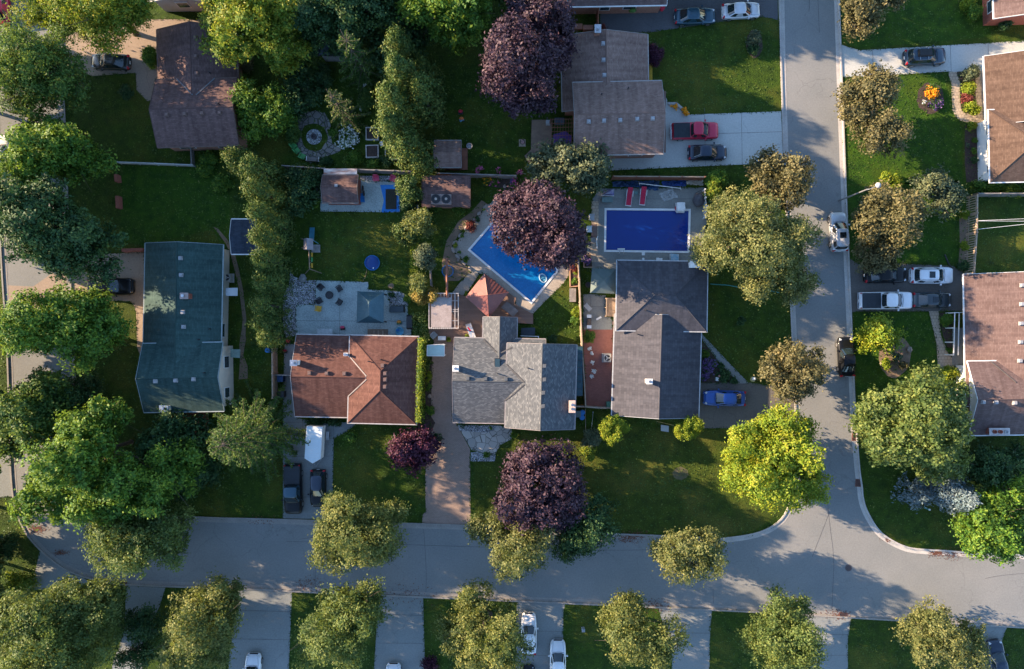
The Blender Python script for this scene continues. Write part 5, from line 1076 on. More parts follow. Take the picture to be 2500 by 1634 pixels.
def brickrow(label, pts): 
    ws = [P(x, y, .8) for x, y in pts]; m = MB()
    for a, b in zip(ws[:-1], ws[1:]): d = b - a; c = a.lerp(b, .5); m.box((c.x, c.y, .4), (d.length, .34, .8), math.atan2(d.y, d.x))
    solo('brick_wall', m, BRICKR, label, 'wall')
brickrow('red brick garden wall beside the large dark tree, upper length', Z(21, 1042, 95, 1050, 160)); brickrow('red brick garden wall beside the large dark tree, lower length', Z(21, 1055, 290, 1060, 400))
brickrow('low brick wall along the tan driveway of the green roofed house', Z(21, 1100, 782, 1290, 776))
fence('wooden_fence', 'dark wooden screen beside the cedars and fire pit garden', Z(22, 1480, 380, 1482, 480), 1.5, WOODG)
fence('wooden_fence', 'dark fence between the lawn with the paddling pool and the pole garden', Z(22, 1590, 950, 1600, 1100), 1.5, WOODG)
def hedge(label, pts, wd, h, kind='lime'):
    rng = np.random.default_rng(int(pts[0][0])); ws = [P(x, y, h) for x, y in pts]; base = Vector((ws[0].x, ws[0].y, 0)); cs, ns = [], []
    for a, b in zip(ws[:-1], ws[1:]):
        L = (b - a).length; m = int(L * (wd + 1.6 * h) * 46); u = rng.uniform(0, 1, m)[:, None]; c = np.array(a)[None] * (1 - u) + np.array(b)[None] * u
        e = np.array((b - a).normalized()); s = np.array([-e[1], e[0], 0]); ph = rng.uniform(-1, 1, m); zt = rng.uniform(0, 1, m)
        onside = rng.uniform(0, 1, m) < .55; off = np.where(onside, np.sign(ph) * wd / 2, ph * wd / 2); z = np.where(onside, h * zt, h)
        c = c + s[None] * off[:, None]; c[:, 2] = z; c += rng.normal(size=c.shape) * .07; cs.append(c)
        ns.append(np.where(onside[:, None], s[None] * np.sign(off)[:, None] + np.array([[0, 0, .4]]), np.array([[0, 0, 1.]])) + rng.normal(size=c.shape) * .5)
    c, n = np.concatenate(cs), np.concatenate(ns); n /= np.linalg.norm(n, axis=1)[:, None]; t = thing('hedge', label, 'hedge', base)
    part('foliage', leaf_mesh('foliage', c, n, .16, .1, rng, LEAF[kind], base), None, t); tr = MB()
    for a, b in zip(ws[:-1], ws[1:]):
        k = max(2, int((b - a).length / 1.2))
        for i in range(k): q = a.lerp(b, (i + .5) / k); tr.tube((q.x, q.y, 0), (q.x, q.y, h * .9), .03, .02, 5)
    part('stem', tr, BARK, t); return t
hedge('narrow clipped lime-green hedge along the east wall of the red roofed house', Z(32, 1506, 95, 1490, 500, 1482, 860), .45, 4.0)
hedge('lime-green hedge section between the two back lawns', Z(22, 1445, 740, 1440, 1000), .7, 1.5)
hedge('bushy green hedge at the corner of the red roofed house', Z(22, 1490, 1340, 1510, 1556) + Z(32, 1530, 140), 1.5, 1.7, 'cedar')

# ---------------------------------------------------------------- gazebos and canopies
def gazebo(name, label, px, apex, h, rise, mat, postm, ridge=0, seams=True, cat='gazebo'):
    cs = [P(x, y, h) for x, y in px]; ap = P(*apex, h + rise); t = thing(name, label, cat, (ap.x, ap.y, 0)); m = MB(); lo = [c - Vector((0, 0, .08)) for c in cs]
    e = (cs[1] - cs[2]).normalized() * ridge if ridge else Vector((0, 0, 0)); A, B = ap + e, ap - e
    if ridge: m.add(cs + lo + [A, B], [(1, 0, 8), (2, 1, 8, 9), (3, 2, 9), (0, 3, 9, 8)] + [(i, (i + 1) % 4, 4 + (i + 1) % 4, 4 + i) for i in range(4)] + [(7, 6, 5, 4)])
    else: m.add(cs + lo + [ap], [((i + 1) % 4, i, 8) for i in range(4)] + [(i, (i + 1) % 4, 4 + (i + 1) % 4, 4 + i) for i in range(4)] + [(7, 6, 5, 4)])
    # make every roof face look up
    fx = []
    for f in m.f:
        v = [Vector(m.v[i]) for i in f]; n = (v[1] - v[0]).cross(v[2] - v[0]); fx.append(f if not (n.z < 0 and any(i >= 8 for i in f)) else f[::-1])
    m.f = fx; part('roof', m, mat, t); hp = MB()
    for i, c in enumerate(cs): hp.tube(c + Vector((0, 0, .03)), (A if ridge and i < 2 else B if ridge else ap) + Vector((0, 0, .03)), .035, .035, 5)
    part('hip_rib', hp, mat, t)
    if seams:
        sm = MB()
        for i in range(4):
            a, b = cs[i], cs[(i + 1) % 4]; top = (A, A.lerp(B, .5), B, A.lerp(B, .5))[i] if ridge else ap; k = 9
            for j in range(1, k):
                f = j / k; s = a.lerp(b, f); q = 1 - abs(f - .5) * 2; en = s.lerp(s + (top - a.lerp(b, .5)), q * .985); sm.tube(s + Vector((0, 0, .012)), en + Vector((0, 0, .012)), .016, .016, 4)
        part('roof_seam', sm, mat, t)
    ctr = sum(cs, Vector()) / 4
    for c in cs: q = c.lerp(ctr, .1); part('post', MB().box((q.x, q.y, h / 2), (.13, .13, h)), postm, t)
    return t
REDM = M('red_metal_roof', (.235, .088, .072), (.20, .072, .058), 1.5, .45, metal=.1); TEALM = M('blue_grey_metal_roof', (.05, .105, .13), (.038, .085, .105), 1.5, .35, metal=.25)
FABR = M('grey_green_canvas', (.12, .155, .145), (.085, .115, .11), 1.2, .85)
gazebo('gazebo', 'square gazebo with a salmon red ribbed metal roof on the deck', Z(22, 2085, 990, 2305, 1165, 2125, 1395, 1915, 1205), Z1(22, 2112, 1188), 2.3, .9, REDM, DARK)
gazebo('gazebo', 'gazebo with a blue-grey ribbed metal roof on the stamped concrete patio', Z(22, 935, 1155, 1175, 1162, 1172, 1442, 928, 1438), Z1(22, 1040, 1312), 2.3, .95, TEALM, DARK, .75)
gazebo('canopy_tent', 'square grey-green canvas canopy beside the slate grey house', Z(23, 760, 945, 985, 955, 965, 1175, 745, 1168), Z1(23, 868, 1055), 2.3, .85, FABR, BLACKM, seams=False)
# pergola with an unrolled shade cloth
cx = PL(22, 1715, 1330, 2.4); pt = thing('pergola', 'white slatted pergola with a faded shade cloth on the brown deck', 'pergola', (cx.x, cx.y, 0)); sl_ = MB()
for x in (1583, 1605, 1818, 1848): sl_.path([PL(22, x, 1170, 2.4), PL(22, x, 1490, 2.4)], .045, 4)
for y in (1172, 1487): sl_.path([PL(22, 1580, y, 2.46), PL(22, 1852, y, 2.46)], .05, 4)
for y in (1240, 1320, 1338, 1420): sl_.path([PL(22, 1790, y, 2.46), PL(22, 1852, y, 2.46)], .03, 4)
for x in (1690, 1720, 1760, 1785): sl_.path([PL(22, x, 1168, 2.48), PL(22, x, 1212, 2.48)], .03, 4)
for i in range(12): sl_.path([PL(22, 1590 + i * 18, 1478, 2.48), PL(22, 1590 + i * 18, 1496, 2.48)], .025, 4)
part('slat', sl_, M('pale_beam', (.55, .50, .46)), pt)
c = [PL(22, 1605, 1207, 2.52), PL(22, 1790, 1210, 2.52), PL(22, 1786, 1482, 2.52), PL(22, 1602, 1478, 2.52)]
part('shade_cloth', MB().prism([q[:2] for q in c], 2.515, 2.54), M('faded_cloth', (.34, .285, .265), (.22, .18, .165), 1.8, .9, .3, fine=.3), pt)
for x, y in ((1590, 1180), (1845, 1180), (1590, 1482), (1845, 1482)): q = PL(22, x, y, 2.4); part('post', MB().box((q.x, q.y, 1.2), (.12, .12, 2.4)), WOOD, pt)
# tall timber beam reaching out from the pergola
bt = MB(); bt.path([PL(22, 1742, 855, 2.6), PL(22, 1748, 1212, 2.6)], .13, 8); o = thing('timber_beam', 'long reddish timber beam reaching over the lawn from the pergola', 'beam', (*PL(22, 1745, 1030, 2.6)[:2], 0)); part('beam', bt, WOODR, o)
for y in (870, 1195): q = PL(22, 1743, y, 2.6); part('post', MB().tube((q.x, q.y, 0), (q.x, q.y, 2.6), .09, .09, 8), WOODR, o)
BLUEP = M('blue_plastic', (.01, .16, .42), (.008, .12, .34), 2, .4); BLUEL = M('light_blue_plastic', (.10, .36, .50), None, 2, .4); REDP = M('red_plastic', (.55, .02, .05), None, 2, .4); YELP = M('yellow_plastic', (.70, .38, .02), None, 2, .4); GREENP = M('green_plastic', (.06, .30, .08), None, 2, .4)
q = PL(22, 1752, 970, .1); tr = MB(); n_ = 28
tr.v = []; rr, r2 = .62, .055
for i in range(n_):
    a = 6.2832 * i / n_
    for j in range(6): b = 6.2832 * j / 6; tr.v.append((q.x + (rr + r2 * math.cos(b)) * math.cos(a), q.y + (rr + r2 * math.cos(b)) * math.sin(a), .06 + r2 * math.sin(b)))
tr.f = [(i * 6 + j, ((i + 1) % n_) * 6 + j, ((i + 1) % n_) * 6 + (j + 1) % 6, i * 6 + (j + 1) % 6) for i in range(n_) for j in range(6)]; tr.uv = [None] * len(tr.f)
solo('garden_hoop', tr, BLUEP, 'blue ring lying on the grass below the timber beam', 'hoop', smooth=True)
# ---------------------------------------------------------------- decks
def deck(label, pts, z, mat, name='deck'):
    t = thing(name, label, 'deck', (*P(*pts[0])[:2], 0)); pw = W2(pts, z); part('boards', MB().prism(pw, z - .05, z), mat, t); part('frame', MB().prism(offs(pw, -.06), .0, z - .052), WOOD, t); return t
deck('large brown deck under the pergola and the red gazebo', Z(22, 1582, 1165, 1800, 1168, 1925, 1200, 2090, 1010, 2371, 1215) + Z(23, 60, 1268, 228, 1360, 228, 1450, 80, 1440) + Z(32, 2070, 100, 1830, 150, 1582, 60), .25, DECKM)
deck('octagonal brown deck behind the faded brown house', Z(13, 215, 1085, 395, 1085, 395, 1350, 205, 1500, 150, 1410, 208, 1355), .3, DECKV)
d_ = thing('deck_pergola', 'red cedar lattice over the deck behind the faded brown house', 'pergola', (*PL(13, 490, 1220, 2.2)[:2], 0)); m = MB()
for i in range(8): m.path([PL(13, 405 + i * 24, 1072, 2.2), PL(13, 385 + i * 27, 1345, 2.2)], .022, 4)
for i in range(8): m.path([PL(13, 380, 1080 + i * 38, 2.25), PL(13, 585, 1078 + i * 36, 2.25)], .028, 4)
part('lattice', m, WOODR, d_)
for x, y in ((385, 1080), (385, 1340)): q = PL(13, x, y, 2.2); part('post', MB().box((q.x, q.y, 1.1), (.11, .11, 2.2)), WOODR, d_)
m = MB().sheet([W2(Z(13, 410, 1225, 520, 1195, 575, 1240, 570, 1340, 405, 1335))], .31); solo('outdoor_rug', m, M('violet_rug', (.10, .06, .26), (.07, .035, .16), 2, .9), 'violet rug spread under the cedar lattice', 'rug')
m = MB().box(PL(13, 465, 1100, .7), (1.05, .55, .9)); solo('barbecue', m, M('bbq_cover', (.06, .09, .12)), 'dark blue covered barbecue under the cedar lattice', 'barbecue')
deck('grey wooden deck in the shade below the green roofed house', Z(31, 1540, 780, 1880, 760, 1880, 980, 1540, 980), .3, WOODR)
deck('stair landing beside the slate grey house', Z(23, 890, 1215, 985, 1215, 985, 1385, 890, 1380), .45, WOOD, 'wooden_landing')
hr = thing('handrail', 'white handrail round the landing beside the slate grey house', 'handrail', (*PL(23, 890, 1215)[:2], 0)); part('top_rail', MB().path([PL(23, 980, 1217, 1.3), PL(23, 892, 1217, 1.3), PL(23, 889, 1378, 1.3)], .05, 4), WOODL, hr)
for x, y in ((980, 1217), (892, 1217), (889, 1300), (889, 1378)): q = PL(23, x, y, 1.3); part('post', MB().box((q.x, q.y, .65), (.09, .09, 1.3)), WOODL, hr)
st = thing('stairwell', 'wooden stairs leading down beside the red roofed house', 'stairs', (*PL(22, 1120, 1530)[:2], 0)); part('surround', MB().prism(W2(Z(22, 1030, 1495, 1215, 1497, 1212, 1560, 1030, 1560)), .02, .12), WOOD, st)
for i in range(7): part('step', MB().box(PL(22, 1065 + i * 20, 1534, .14), (.17, .62, .03)), WOODL if i % 2 else WOOD, st)

# ---------------------------------------------------------------- garden furniture and objects
def adir(label, p, rz, mat, name='patio_chair', group=None):
    t = thing(name, label, 'chair', (p.x, p.y, .02), rz, group); part('seat', MB().box((0, 0, .38), (.52, .52, .06)), mat, t, local=True); part('backrest', MB().box((-.30, 0, .68), (.08, .54, .62), 0, .92), mat, t, local=True)
    for s in (-1, 1): part('armrest', MB().box((0, s * .31, .58), (.56, .09, .04)), mat, t, local=True)
    for x in (-.2, .22):
        for s in (-1, 1): part('leg', MB().box((x, s * .24, .19), (.06, .06, .36)), mat, t, local=True)
    return t
GF = 'black chairs round the fire pit'; fp = PL(22, 690, 1190)
ch = None
for l, x, y in (('black patio chair upper left of the fire pit', 605, 1118), ('black patio chair upper right of the fire pit', 768, 1130), ('black patio chair lower left of the fire pit beside the yellow chair', 592, 1238), ('black patio chair lower right of the fire pit', 768, 1250)):
    q = PL(22, x, y, .5); rz = math.atan2(fp.y - q.y, fp.x - q.x)
    ch = adir(l, q, rz, BLACKM, group=GF) if ch is None else ch
    if x != 605: dup(ch, (q.x, q.y, .02), rz, l, GF)
adir('yellow patio chair below the fire pit', PL(22, 583, 1308, .5), 1.4, YELP)
f = thing('fire_pit', 'round black fire pit ringed by four black chairs', 'fire pit', (fp.x, fp.y, .018)); part('bowl', MB().lathe((0, 0, 0), [(.36, 0), (.42, .35), (.44, .42), (.37, .42), (.30, .30), (.02, .28)], 24), BLACKM, f, local=True); part('grate', MB().lathe((0, 0, .40), [(.34, 0), (.34, .02), (.1, .05)], 20), DARK, f, local=True)
q = PL(22, 1072, 898); pp = thing('paddling_pool', 'round royal blue covered paddling pool on the back lawn', 'paddling pool', (q.x, q.y, .005)); part('rim', MB().lathe((0, 0, 0), [(.80, 0), (.86, .12), (.84, .26), (.74, .27)], 30), BLUEP, pp, True, True); part('cover', MB().lathe((0, 0, .24), [(.78, 0), (.76, .05), (.3, .07)], 30), M('royal_blue_vinyl', (.008, .05, .22), (.006, .04, .17), 1.2, .35), pp, True, True)
part('filter', MB().box((.16, -.6, .3), (.12, .16, .08)), WHITE, pp, local=True)
struct_h = MB().path([PL(22, 1022, 955, .03), PL(22, 1010, 1010, .03), PL(22, 990, 1060, .03)], .025, 5); solo('garden_hose', struct_h, M('tan_hose', (.28, .2, .12)), 'short tan hose running from the paddling pool to the patio', 'hose')
# play tower with slide and swings
q = PL(22, 500, 740); pt = thing('play_tower', 'grey-roofed play tower with a pale blue slide and swing beam', 'playset', (q.x, q.y, 0))
a, b = PL(22, 447, 677, 2.2), PL(22, 533, 778, 2.2); m = MB(); xc = (a.x + b.x) / 2; w1_, w2_ = abs(b.x - a.x) / 2, abs(a.y - b.y) / 2; yc = (a.y + b.y) / 2
m.add([(xc - w1_, yc - w2_, 2.1), (xc + w1_, yc - w2_, 2.1), (xc + w1_, yc + w2_, 2.1), (xc - w1_, yc + w2_, 2.1), (xc, yc - w2_, 2.7), (xc, yc + w2_, 2.7)], [(1, 2, 5, 4), (3, 0, 4, 5), (0, 1, 4), (2, 3, 5), (3, 2, 1, 0)]); part('roof', m, M('grey_boards_roof', (.27, .25, .27), (.2, .185, .2), 2, .8), pt)
part('platform', MB().box(PL(22, 560, 768, 1.1), (.95, .85, .08)), WOODG, pt)
for x, y in ((460, 690), (525, 690), (460, 770), (525, 770)): c = PL(22, x, y, 1.1); part('post', MB().box((c.x, c.y, 1.05), (.1, .1, 2.1)), WOOD, pt)
s0, s1 = PL(22, 520, 690, 1.3), PL(22, 528, 577, .2); dv = s1 - s0; sd = Vector((.27, 0, 0)); sl2 = MB(); v = [s0 - sd, s0 + sd, s1 + sd, s1 - sd]; up = Vector((0, 0, .05)); sl2.add(v + [p_ + up for p_ in v], [(7, 6, 5, 4), (4, 5, 6, 7), (0, 1, 5, 4), (1, 2, 6, 5), (2, 3, 7, 6), (3, 0, 4, 7)]); part('slide', sl2, BLUEL, pt)
part('climbing_bar', MB().path([PL(22, 530, 690, 1.2), PL(22, 582, 722, .1)], .035), BLUEL, pt)
part('swing_beam', MB().path([PL(22, 497, 775, 2.1), PL(22, 503, 952, 2.1)], .06, 6), WOOD, pt)
part('frame_leg', MB().path([PL(22, 503, 952, 2.1), PL(22, 465, 993, 0)], .05, 6), WOOD, pt); part('frame_leg', MB().path([PL(22, 503, 952, 2.1), PL(22, 612, 990, 0)], .05, 6), WOOD, pt)
for y, mt in ((822, YELP), (868, GREENP), (920, YELP)):
    c = PL(22, 525, y, .6); s_ = part('swing_seat', MB().box(c, (.2, .5, .05)), mt, pt); rp = MB()
    for d in (-.22, .22): rp.tube((c.x, c.y + d, .6), (P(*Z1(22, 500, y), 2.1).x, c.y + d, 2.1), .012, .012, 4)
    part('chain', rp, GREYM, s_)
m = MB(); m.sheet([W2(Z(22, 1142, 192, 1300, 190, 1318, 435, 1152, 440, 1175, 330))], .026); o = solo('tarpaulin', m, M('bright_blue_tarp', (.008, .19, .55), (.006, .14, .44), 3, .4, .4), 'bright blue tarpaulin spread on the concrete beside the brown shed', 'tarpaulin')
ct = thing('crate_grid', 'black plastic grid of seedling trays on the blue tarpaulin', 'seed trays', (*PL(22, 1238, 322)[:2], .03)); gm, pm_ = MB(), MB()
x0, y0, x1, y1 = 1192, 232, 1288, 410
for i in range(11): gm.path([PL(22, x0 + (x1 - x0) * i / 10, y0, .1), PL(22, x0 + (x1 - x0) * i / 10, y1, .1)], .02, 4)
for i in range(19): gm.path([PL(22, x0, y0 + (y1 - y0) * i / 18, .1), PL(22, x1, y0 + (y1 - y0) * i / 18, .1)], .02, 4)
part('tray_grid', gm, BLACKM, ct); part('seedlings', MB().prism(W2(Z(22, x0, y0, x1, y0, x1, y1, x0, y1)), .03, .07), M('seedling_soil', (.05, .07, .03), (.14, .09, .05), 9, .9), ct)
o = thing('plastic_slide', 'small blue plastic toy slide against the brown shed', 'toy slide', (*PL(22, 980, 310)[:2], 0)); part('chute', MB().prism(W2(Z(22, 960, 275, 985, 270, 1003, 310, 1000, 350, 955, 350)), .1, .22), BLUEP, o); part('side_rail', MB().path([PL(22, 958, 350, .3), PL(22, 962, 275, .35), PL(22, 985, 270, .35), PL(22, 1003, 350, .3)], .04), BLUEP, o)
o = thing('bicycle', 'black bicycle leaning beside the brown shed', 'bicycle', (*PL(22, 990, 245)[:2], .02)); bq = [PL(22, 985, 222, .3), PL(22, 994, 268, .3)]
for c in bq: part('wheel', MB().tube(c + Vector((-.04, 0, 0)), c + Vector((.04, 0, 0)), .3, .3, 16), TYRE, o)
part('frame', MB().path([bq[0], PL(22, 988, 240, .75), PL(22, 990, 252, .4), bq[1]], .025), BLACKM, o); part('handlebar', MB().path([PL(22, 975, 228, .9), PL(22, 998, 226, .9)], .02), BLACKM, o); part('saddle', MB().box(PL(22, 992, 255, .8), (.12, .24, .06)), BLACKM, o)
PINKP = M('pink_plastic', (.62, .07, .14), (.5, .05, .11), 3, .4)
GP = 'pink garden chairs on the gravel beside the brown shed'; c1 = adir('pink garden chair nearest the brown shed', PL(22, 1105, 135, .4), -1.5, PINKP, 'garden_chair', GP); q = PL(22, 1258, 138, .4); dup(c1, (q.x, q.y, .02), -1.9, 'pink garden chair nearest the blue tarpaulin', GP)
# pool shed twin fan unit
c = PL(22, 1695, 322, 2.5); o = thing('heat_pump', 'pale twin-fan unit lying across the edge of the pool shed roof', 'fan unit', (c.x, c.y, 2.2)); part('casing', MB().prism([tuple(PL(22, *q, 2.6)[:2]) for q in ((1602, 272), (1785, 275), (1785, 368), (1602, 365))], 2.16, 2.6), M('beige_casing', (.24, .185, .165), None, 3, .6), o)
for x in (1645, 1738):
    q = PL(22, x, 318, 2.6); fn = part('fan_grille', MB().lathe((q.x, q.y, 2.59), [(.50, 0), (.50, .05), (.45, .06), (.44, .02), (.05, .02)], 26), BLACKM, o); part('fan_hub', MB().lathe((q.x, q.y, 2.61), [(.14, 0), (.14, .05), (.05, .07)], 16), M('beige_hub', (.5, .42, .36)), fn)
# fire circle and raised beds in the shaded garden
q = PL(12, 545, 1240); o = thing('stone_fire_ring', 'round stone fire ring in the middle of the flagstone circle', 'fire ring', (q.x, q.y, 0))
part('stone_base', MB().lathe((0, 0, 0), [(.86, 0), (.86, .07), (.03, .075)], 26), stones('grey_ring_stone', (.40, .42, .43), (.26, .28, .29), (.07, .07, .07), 3.5, .04), o, local=True); part('ring_wall', MB().lathe((0, 0, .07), [(.32, 0), (.34, .25), (.22, .26), (.20, .02), (.01, .02)], 20), M('charred_stone', (.10, .09, .10), (.04, .035, .04), 5), o, local=True)
BEDW = M('bed_frame_wood', (.50, .47, .45), (.38, .35, .33), 3, .8); GBD = 'raised beds with pale wooden frames'
def bed(label, x, y):
    q = PL(12, x, y); t = thing('raised_bed', label, 'raised bed', (q.x, q.y, 0), 0, GBD); h = .66
    for dx, dy, a, b in ((0, h, 1.44, .09), (0, -h, 1.44, .09), (h, 0, .09, 1.23), (-h, 0, .09, 1.23)): part('frame_board', MB().box((dx, dy, .2), (a, b, .4)), BEDW, t, local=True)
    part('soil', MB().box((0, 0, .14), (1.2, 1.2, .28)), MULCH, t, local=True); return t
b1 = bed('raised bed with a pale frame, topmost of the three by the cedars', 1075, 1217)
for l, x, y in (('raised bed with a pale frame beside the path of white lilies', 1075, 1377), ('raised bed with a pale frame half under the sunlit cedar', 1248, 1395)): q = PL(12, x, y); dup(b1, (q.x, q.y, 0), 0.02, l)
q = PL(12, 1165, 1312); o = thing('rain_barrel', 'pale round barrel between the raised beds', 'barrel', (q.x, q.y, 0)); part('drum', MB().lathe((0, 0, 0), [(.22, 0), (.26, .3), (.24, .62)], 18), M('pale_barrel', (.55, .48, .45)), o, True, True); part('lid', MB().lathe((0, 0, .62), [(.25, 0), (.22, .04), (.05, .05)], 18), WHITE, o, local=True)
q = PL(12, 545, 1448); o = thing('garden_bench', 'pale slatted bench facing the flagstone circle', 'bench', (q.x, q.y, 0), -.06)
for i in range(5): part('seat_slat', MB().box((0, .16 - i * .09, .43), (1.4, .07, .03)), WOODG, o, local=True)
part('backrest', MB().box((0, -.3, .68), (1.4, .05, .45)), WOODG, o, local=True)
for s in (-1, 1): part('armrest', MB().box((s * .68, -.05, .6), (.06, .55, .05)), WHITE, o, local=True); part('leg', MB().box((s * .66, -.05, .21), (.06, .45, .42)), WOODG, o, local=True)
GG = 'green garden chairs beside the flagstone circle'; c1 = adir('green garden chair nearest the pale bench', PL(12, 440, 1415, .4), 1.1, GREENP, 'garden_chair', GG)
for l, x, y in (('green garden chair in the middle of the three by the bench', 390, 1360), ('green garden chair farthest from the pale bench', 360, 1315)): q = PL(12, x, y, .4); dup(c1, (q.x, q.y, .01), .7, l, GG)
o = thing('side_deck', 'red step platform beside the small grey-brown shed', 'steps', (*PL(12, 1900, 1440)[:2], 0)); part('platform', MB().box(PL(12, 1902, 1440, .2), (.75, 2.4, .1)), WOODR, o); part('step', MB().box(PL(12, 1918, 1440, .08), (.3, 2.2, .16)), WOODG, o)
o = thing('planter_pot', 'round metal tub right of the small grey-brown shed', 'tub', (*PL(12, 1950, 1330)[:2], 0)); part('tub', MB().lathe((0, 0, 0), [(.26, 0), (.31, .4), (.33, .42), (.27, .40), (.25, .2), (.02, .2)], 18), GREYM, o, local=True)
def toy(label, x, y, rc, mats, seed):
    q = PL(rc, x, y); t = thing('garden_toy', label, 'toy', (q.x, q.y, .01)); part('body', MB().blob((0, 0, .28), (.26, .18, .2), seed, .06), mats[0], t, True, True); part('base', MB().box((0, -.1, .1), (.5, .3, .12), .4), mats[1], t, local=True)
    for dx in (-.18, .18): part('wheel', MB().tube((dx, -.28, .1), (dx, -.2, .1), .1, .1, 12), BLACKM, t, local=True)
toy('red ride-on toy on the dark lawn left of the tall purple maple', 1870, 1015, 12, (REDP, BLACKM), 1); toy('orange and blue toy on the dark lawn below the red one', 1880, 1080, 12, (M('orange_plastic', (.75, .2, .05)), BLUEL), 2)
toy('pink and black ride-on toy on the patio by the red roofed house', 805, 1480, 22, (PINKP, BLACKM), 3); toy('small orange and green toy on the patio below the barbecue', 1315, 1430, 22, (M('orange_plastic_toy', (.8, .3, .05)), GREENP), 4)
q = PL(22, 1320, 1515, .1); o = thing('sand_table', 'light blue plastic play tub beside the red roofed house', 'play tub', (q.x, q.y, .02)); part('tub', MB().lathe((0, 0, 0), [(.36, 0), (.44, .2), (.47, .22), (.38, .2), (.34, .06), (.02, .06)], 18), BLUEL, o, local=True); part('lid_seat', MB().box((-.2, .1, .2), (.35, .25, .06)), BLUEP, o, local=True)
o = solo('patio_table', MB().box(PL(22, 640, 1518, .7), (1.75, .62, .06)).box(PL(22, 600, 1518, .34), (.06, .5, .68)).box(PL(22, 680, 1518, .34), (.06, .5, .68)), M('pale_table', (.46, .5, .5)), 'pale folding table against the red roofed house', 'table')
o = thing('barbecue', 'long dark barbecue right of the blue-grey gazebo', 'barbecue', (*PL(22, 1293, 1318)[:2], .018)); part('hood', MB().box(PL(22, 1293, 1316, .75), (1.75, .7, .5), 0, .85), M('dark_hood', (.035, .05, .06), None, 3, .35), o); part('cabinet', MB().box(PL(22, 1293, 1318, .26), (1.6, .62, .5)), DARK, o)
o = thing('storage_box', 'covered black storage box beside the bushy hedge', 'storage box', (*PL(22, 1408, 1435)[:2], .018)); part('cover', MB().box(PL(22, 1408, 1432, .55), (.7, 1.6, .4), 0, .8), DARK, o); part('base', MB().box(PL(22, 1408, 1434, .2), (.66, 1.5, .38)), BLACKM, o)
rk = MB().blob(PL(22, 440, 1035, .2), (.42, .5, .35), 7, .12); solo('boulder', rk, M('grey_boulder', (.24, .24, .23), (.14, .14, .135), 3, .9, .4), 'dark boulder where the river stones meet the lawn', 'boulder')
for i, (rc, x, y, r, l) in enumerate(((32, 1590, 620, 20, 'pinkish boulder in the border beside the brown paver driveway'), (34, 1335, 200, 26, 'tall brown boulder beside the lime honey locust'), (34, 1080, 330, 15, 'small pale boulder in the honey locust bed'), (22, 2270, 205, 16, 'pale boulder in the long flower bed by the pool shed'), (22, 1845, 870, 12, 'grey stone at the bend of the pool edging'))):
    p = PL(rc, x, y, .2); k = r / 3.705 * .045; solo('boulder', MB().blob(p, (k, k * 1.1, k * .7), 20 + i, .15), M('warm_boulder', (.34, .27, .22), (.2, .16, .13), 3, .9, .4), l, 'boulder')
# edging stones along the pool garden
rng = random.Random(4); ed = [PL(22, *q) for q in ((2120, 360), (2010, 480), (1890, 615), (1792, 745), (1815, 812), (1985, 980))]; EDG = M('edging_stone', (.38, .33, .28), (.26, .22, .19), 3, .9, .3); i = 0
for a, b in zip(ed[:-1], ed[1:]):
    n = int((b - a).length / .75)
    for k in range(n):
        p = a.lerp(b, (k + .5) / n); s = solo('edging_stone', MB().blob((p.x, p.y, .09), (.36 + rng.uniform(-.05, .05), .2, .13), i, .12, 8), EDG, 'flat tan edging stone bordering the bright blue pool terrace', 'edging stone', 'stones edging the pool terrace'); s.rotation_euler.z = math.atan2((b - a).y, (b - a).x); i += 1
# pool side things
q = PL(23, 318, 1035, .02); o = thing('pool_float', 'white oval float ring drifting on the bright blue pool', 'pool float', (q.x, q.y, -.1), .5); m = MB(); n_ = 30
for i in range(n_):
    a = 6.2832 * i / n_
    for j in range(6): b = 6.2832 * j / 6; m.v.append(((.50 + .08 * math.cos(b)) * math.cos(a) * .72, (.50 + .08 * math.cos(b)) * math.sin(a), .06 + .1 * math.sin(b)))
m.f = [(i * 6 + j, ((i + 1) % n_) * 6 + j, ((i + 1) % n_) * 6 + (j + 1) % 6, i * 6 + (j + 1) % 6) for i in range(n_) for j in range(6)]; m.uv = [None] * len(m.f); part('ring', m, M('float_vinyl', (.34, .50, .62)), o, True, True); part('cross_tube', MB().tube((-.33, .1, .06), (.33, -.05, .06), .06, .06, 8), BLUEL, o, local=True); part('floor', MB().lathe((0, 0, .02), [(.33, 0), (.31, .01)], 18), BLUEL, o, local=True)
PADR = M('crimson_cushion', (.50, .02, .06), (.40, .015, .05), 4, .8); GL_ = 'red loungers beside the covered pool'
def lounger(label, p, rz):
    t = thing('sun_lounger', label, 'sun lounger', (p.x, p.y, .02), rz, GL_); part('frame', MB().box((0, -.1, .22), (.66, 1.85, .05)), WHITE, t, local=True); part('cushion', MB().box((0, -.3, .29), (.54, 1.25, .08)), PADR, t, local=True)
    bk = MB().box((0, .66, .44), (.54, .72, .08), 0, 1, __import__('mathutils').Matrix.Rotation(.45, 3, 'X')); part('backrest', bk, PADR, t, local=True)
    for s in (-1, 1): part('armrest', MB().box((s * .36, .35, .45), (.06, .62, .05)), WHITE, t, local=True)
    for x in (-.28, .28):
        for y in (-.9, .7): part('leg', MB().box((x, y, .1), (.05, .05, .2)), WHITE, t, local=True)
    return t
l1 = lounger('red lounger on the left beside the small square table', PL(23, 1098, 300, .3), -.12); q = PL(23, 1222, 292, .3); dup(l1, (q.x, q.y, .02), -.1, 'red lounger on the right beside the small square table', GL_)
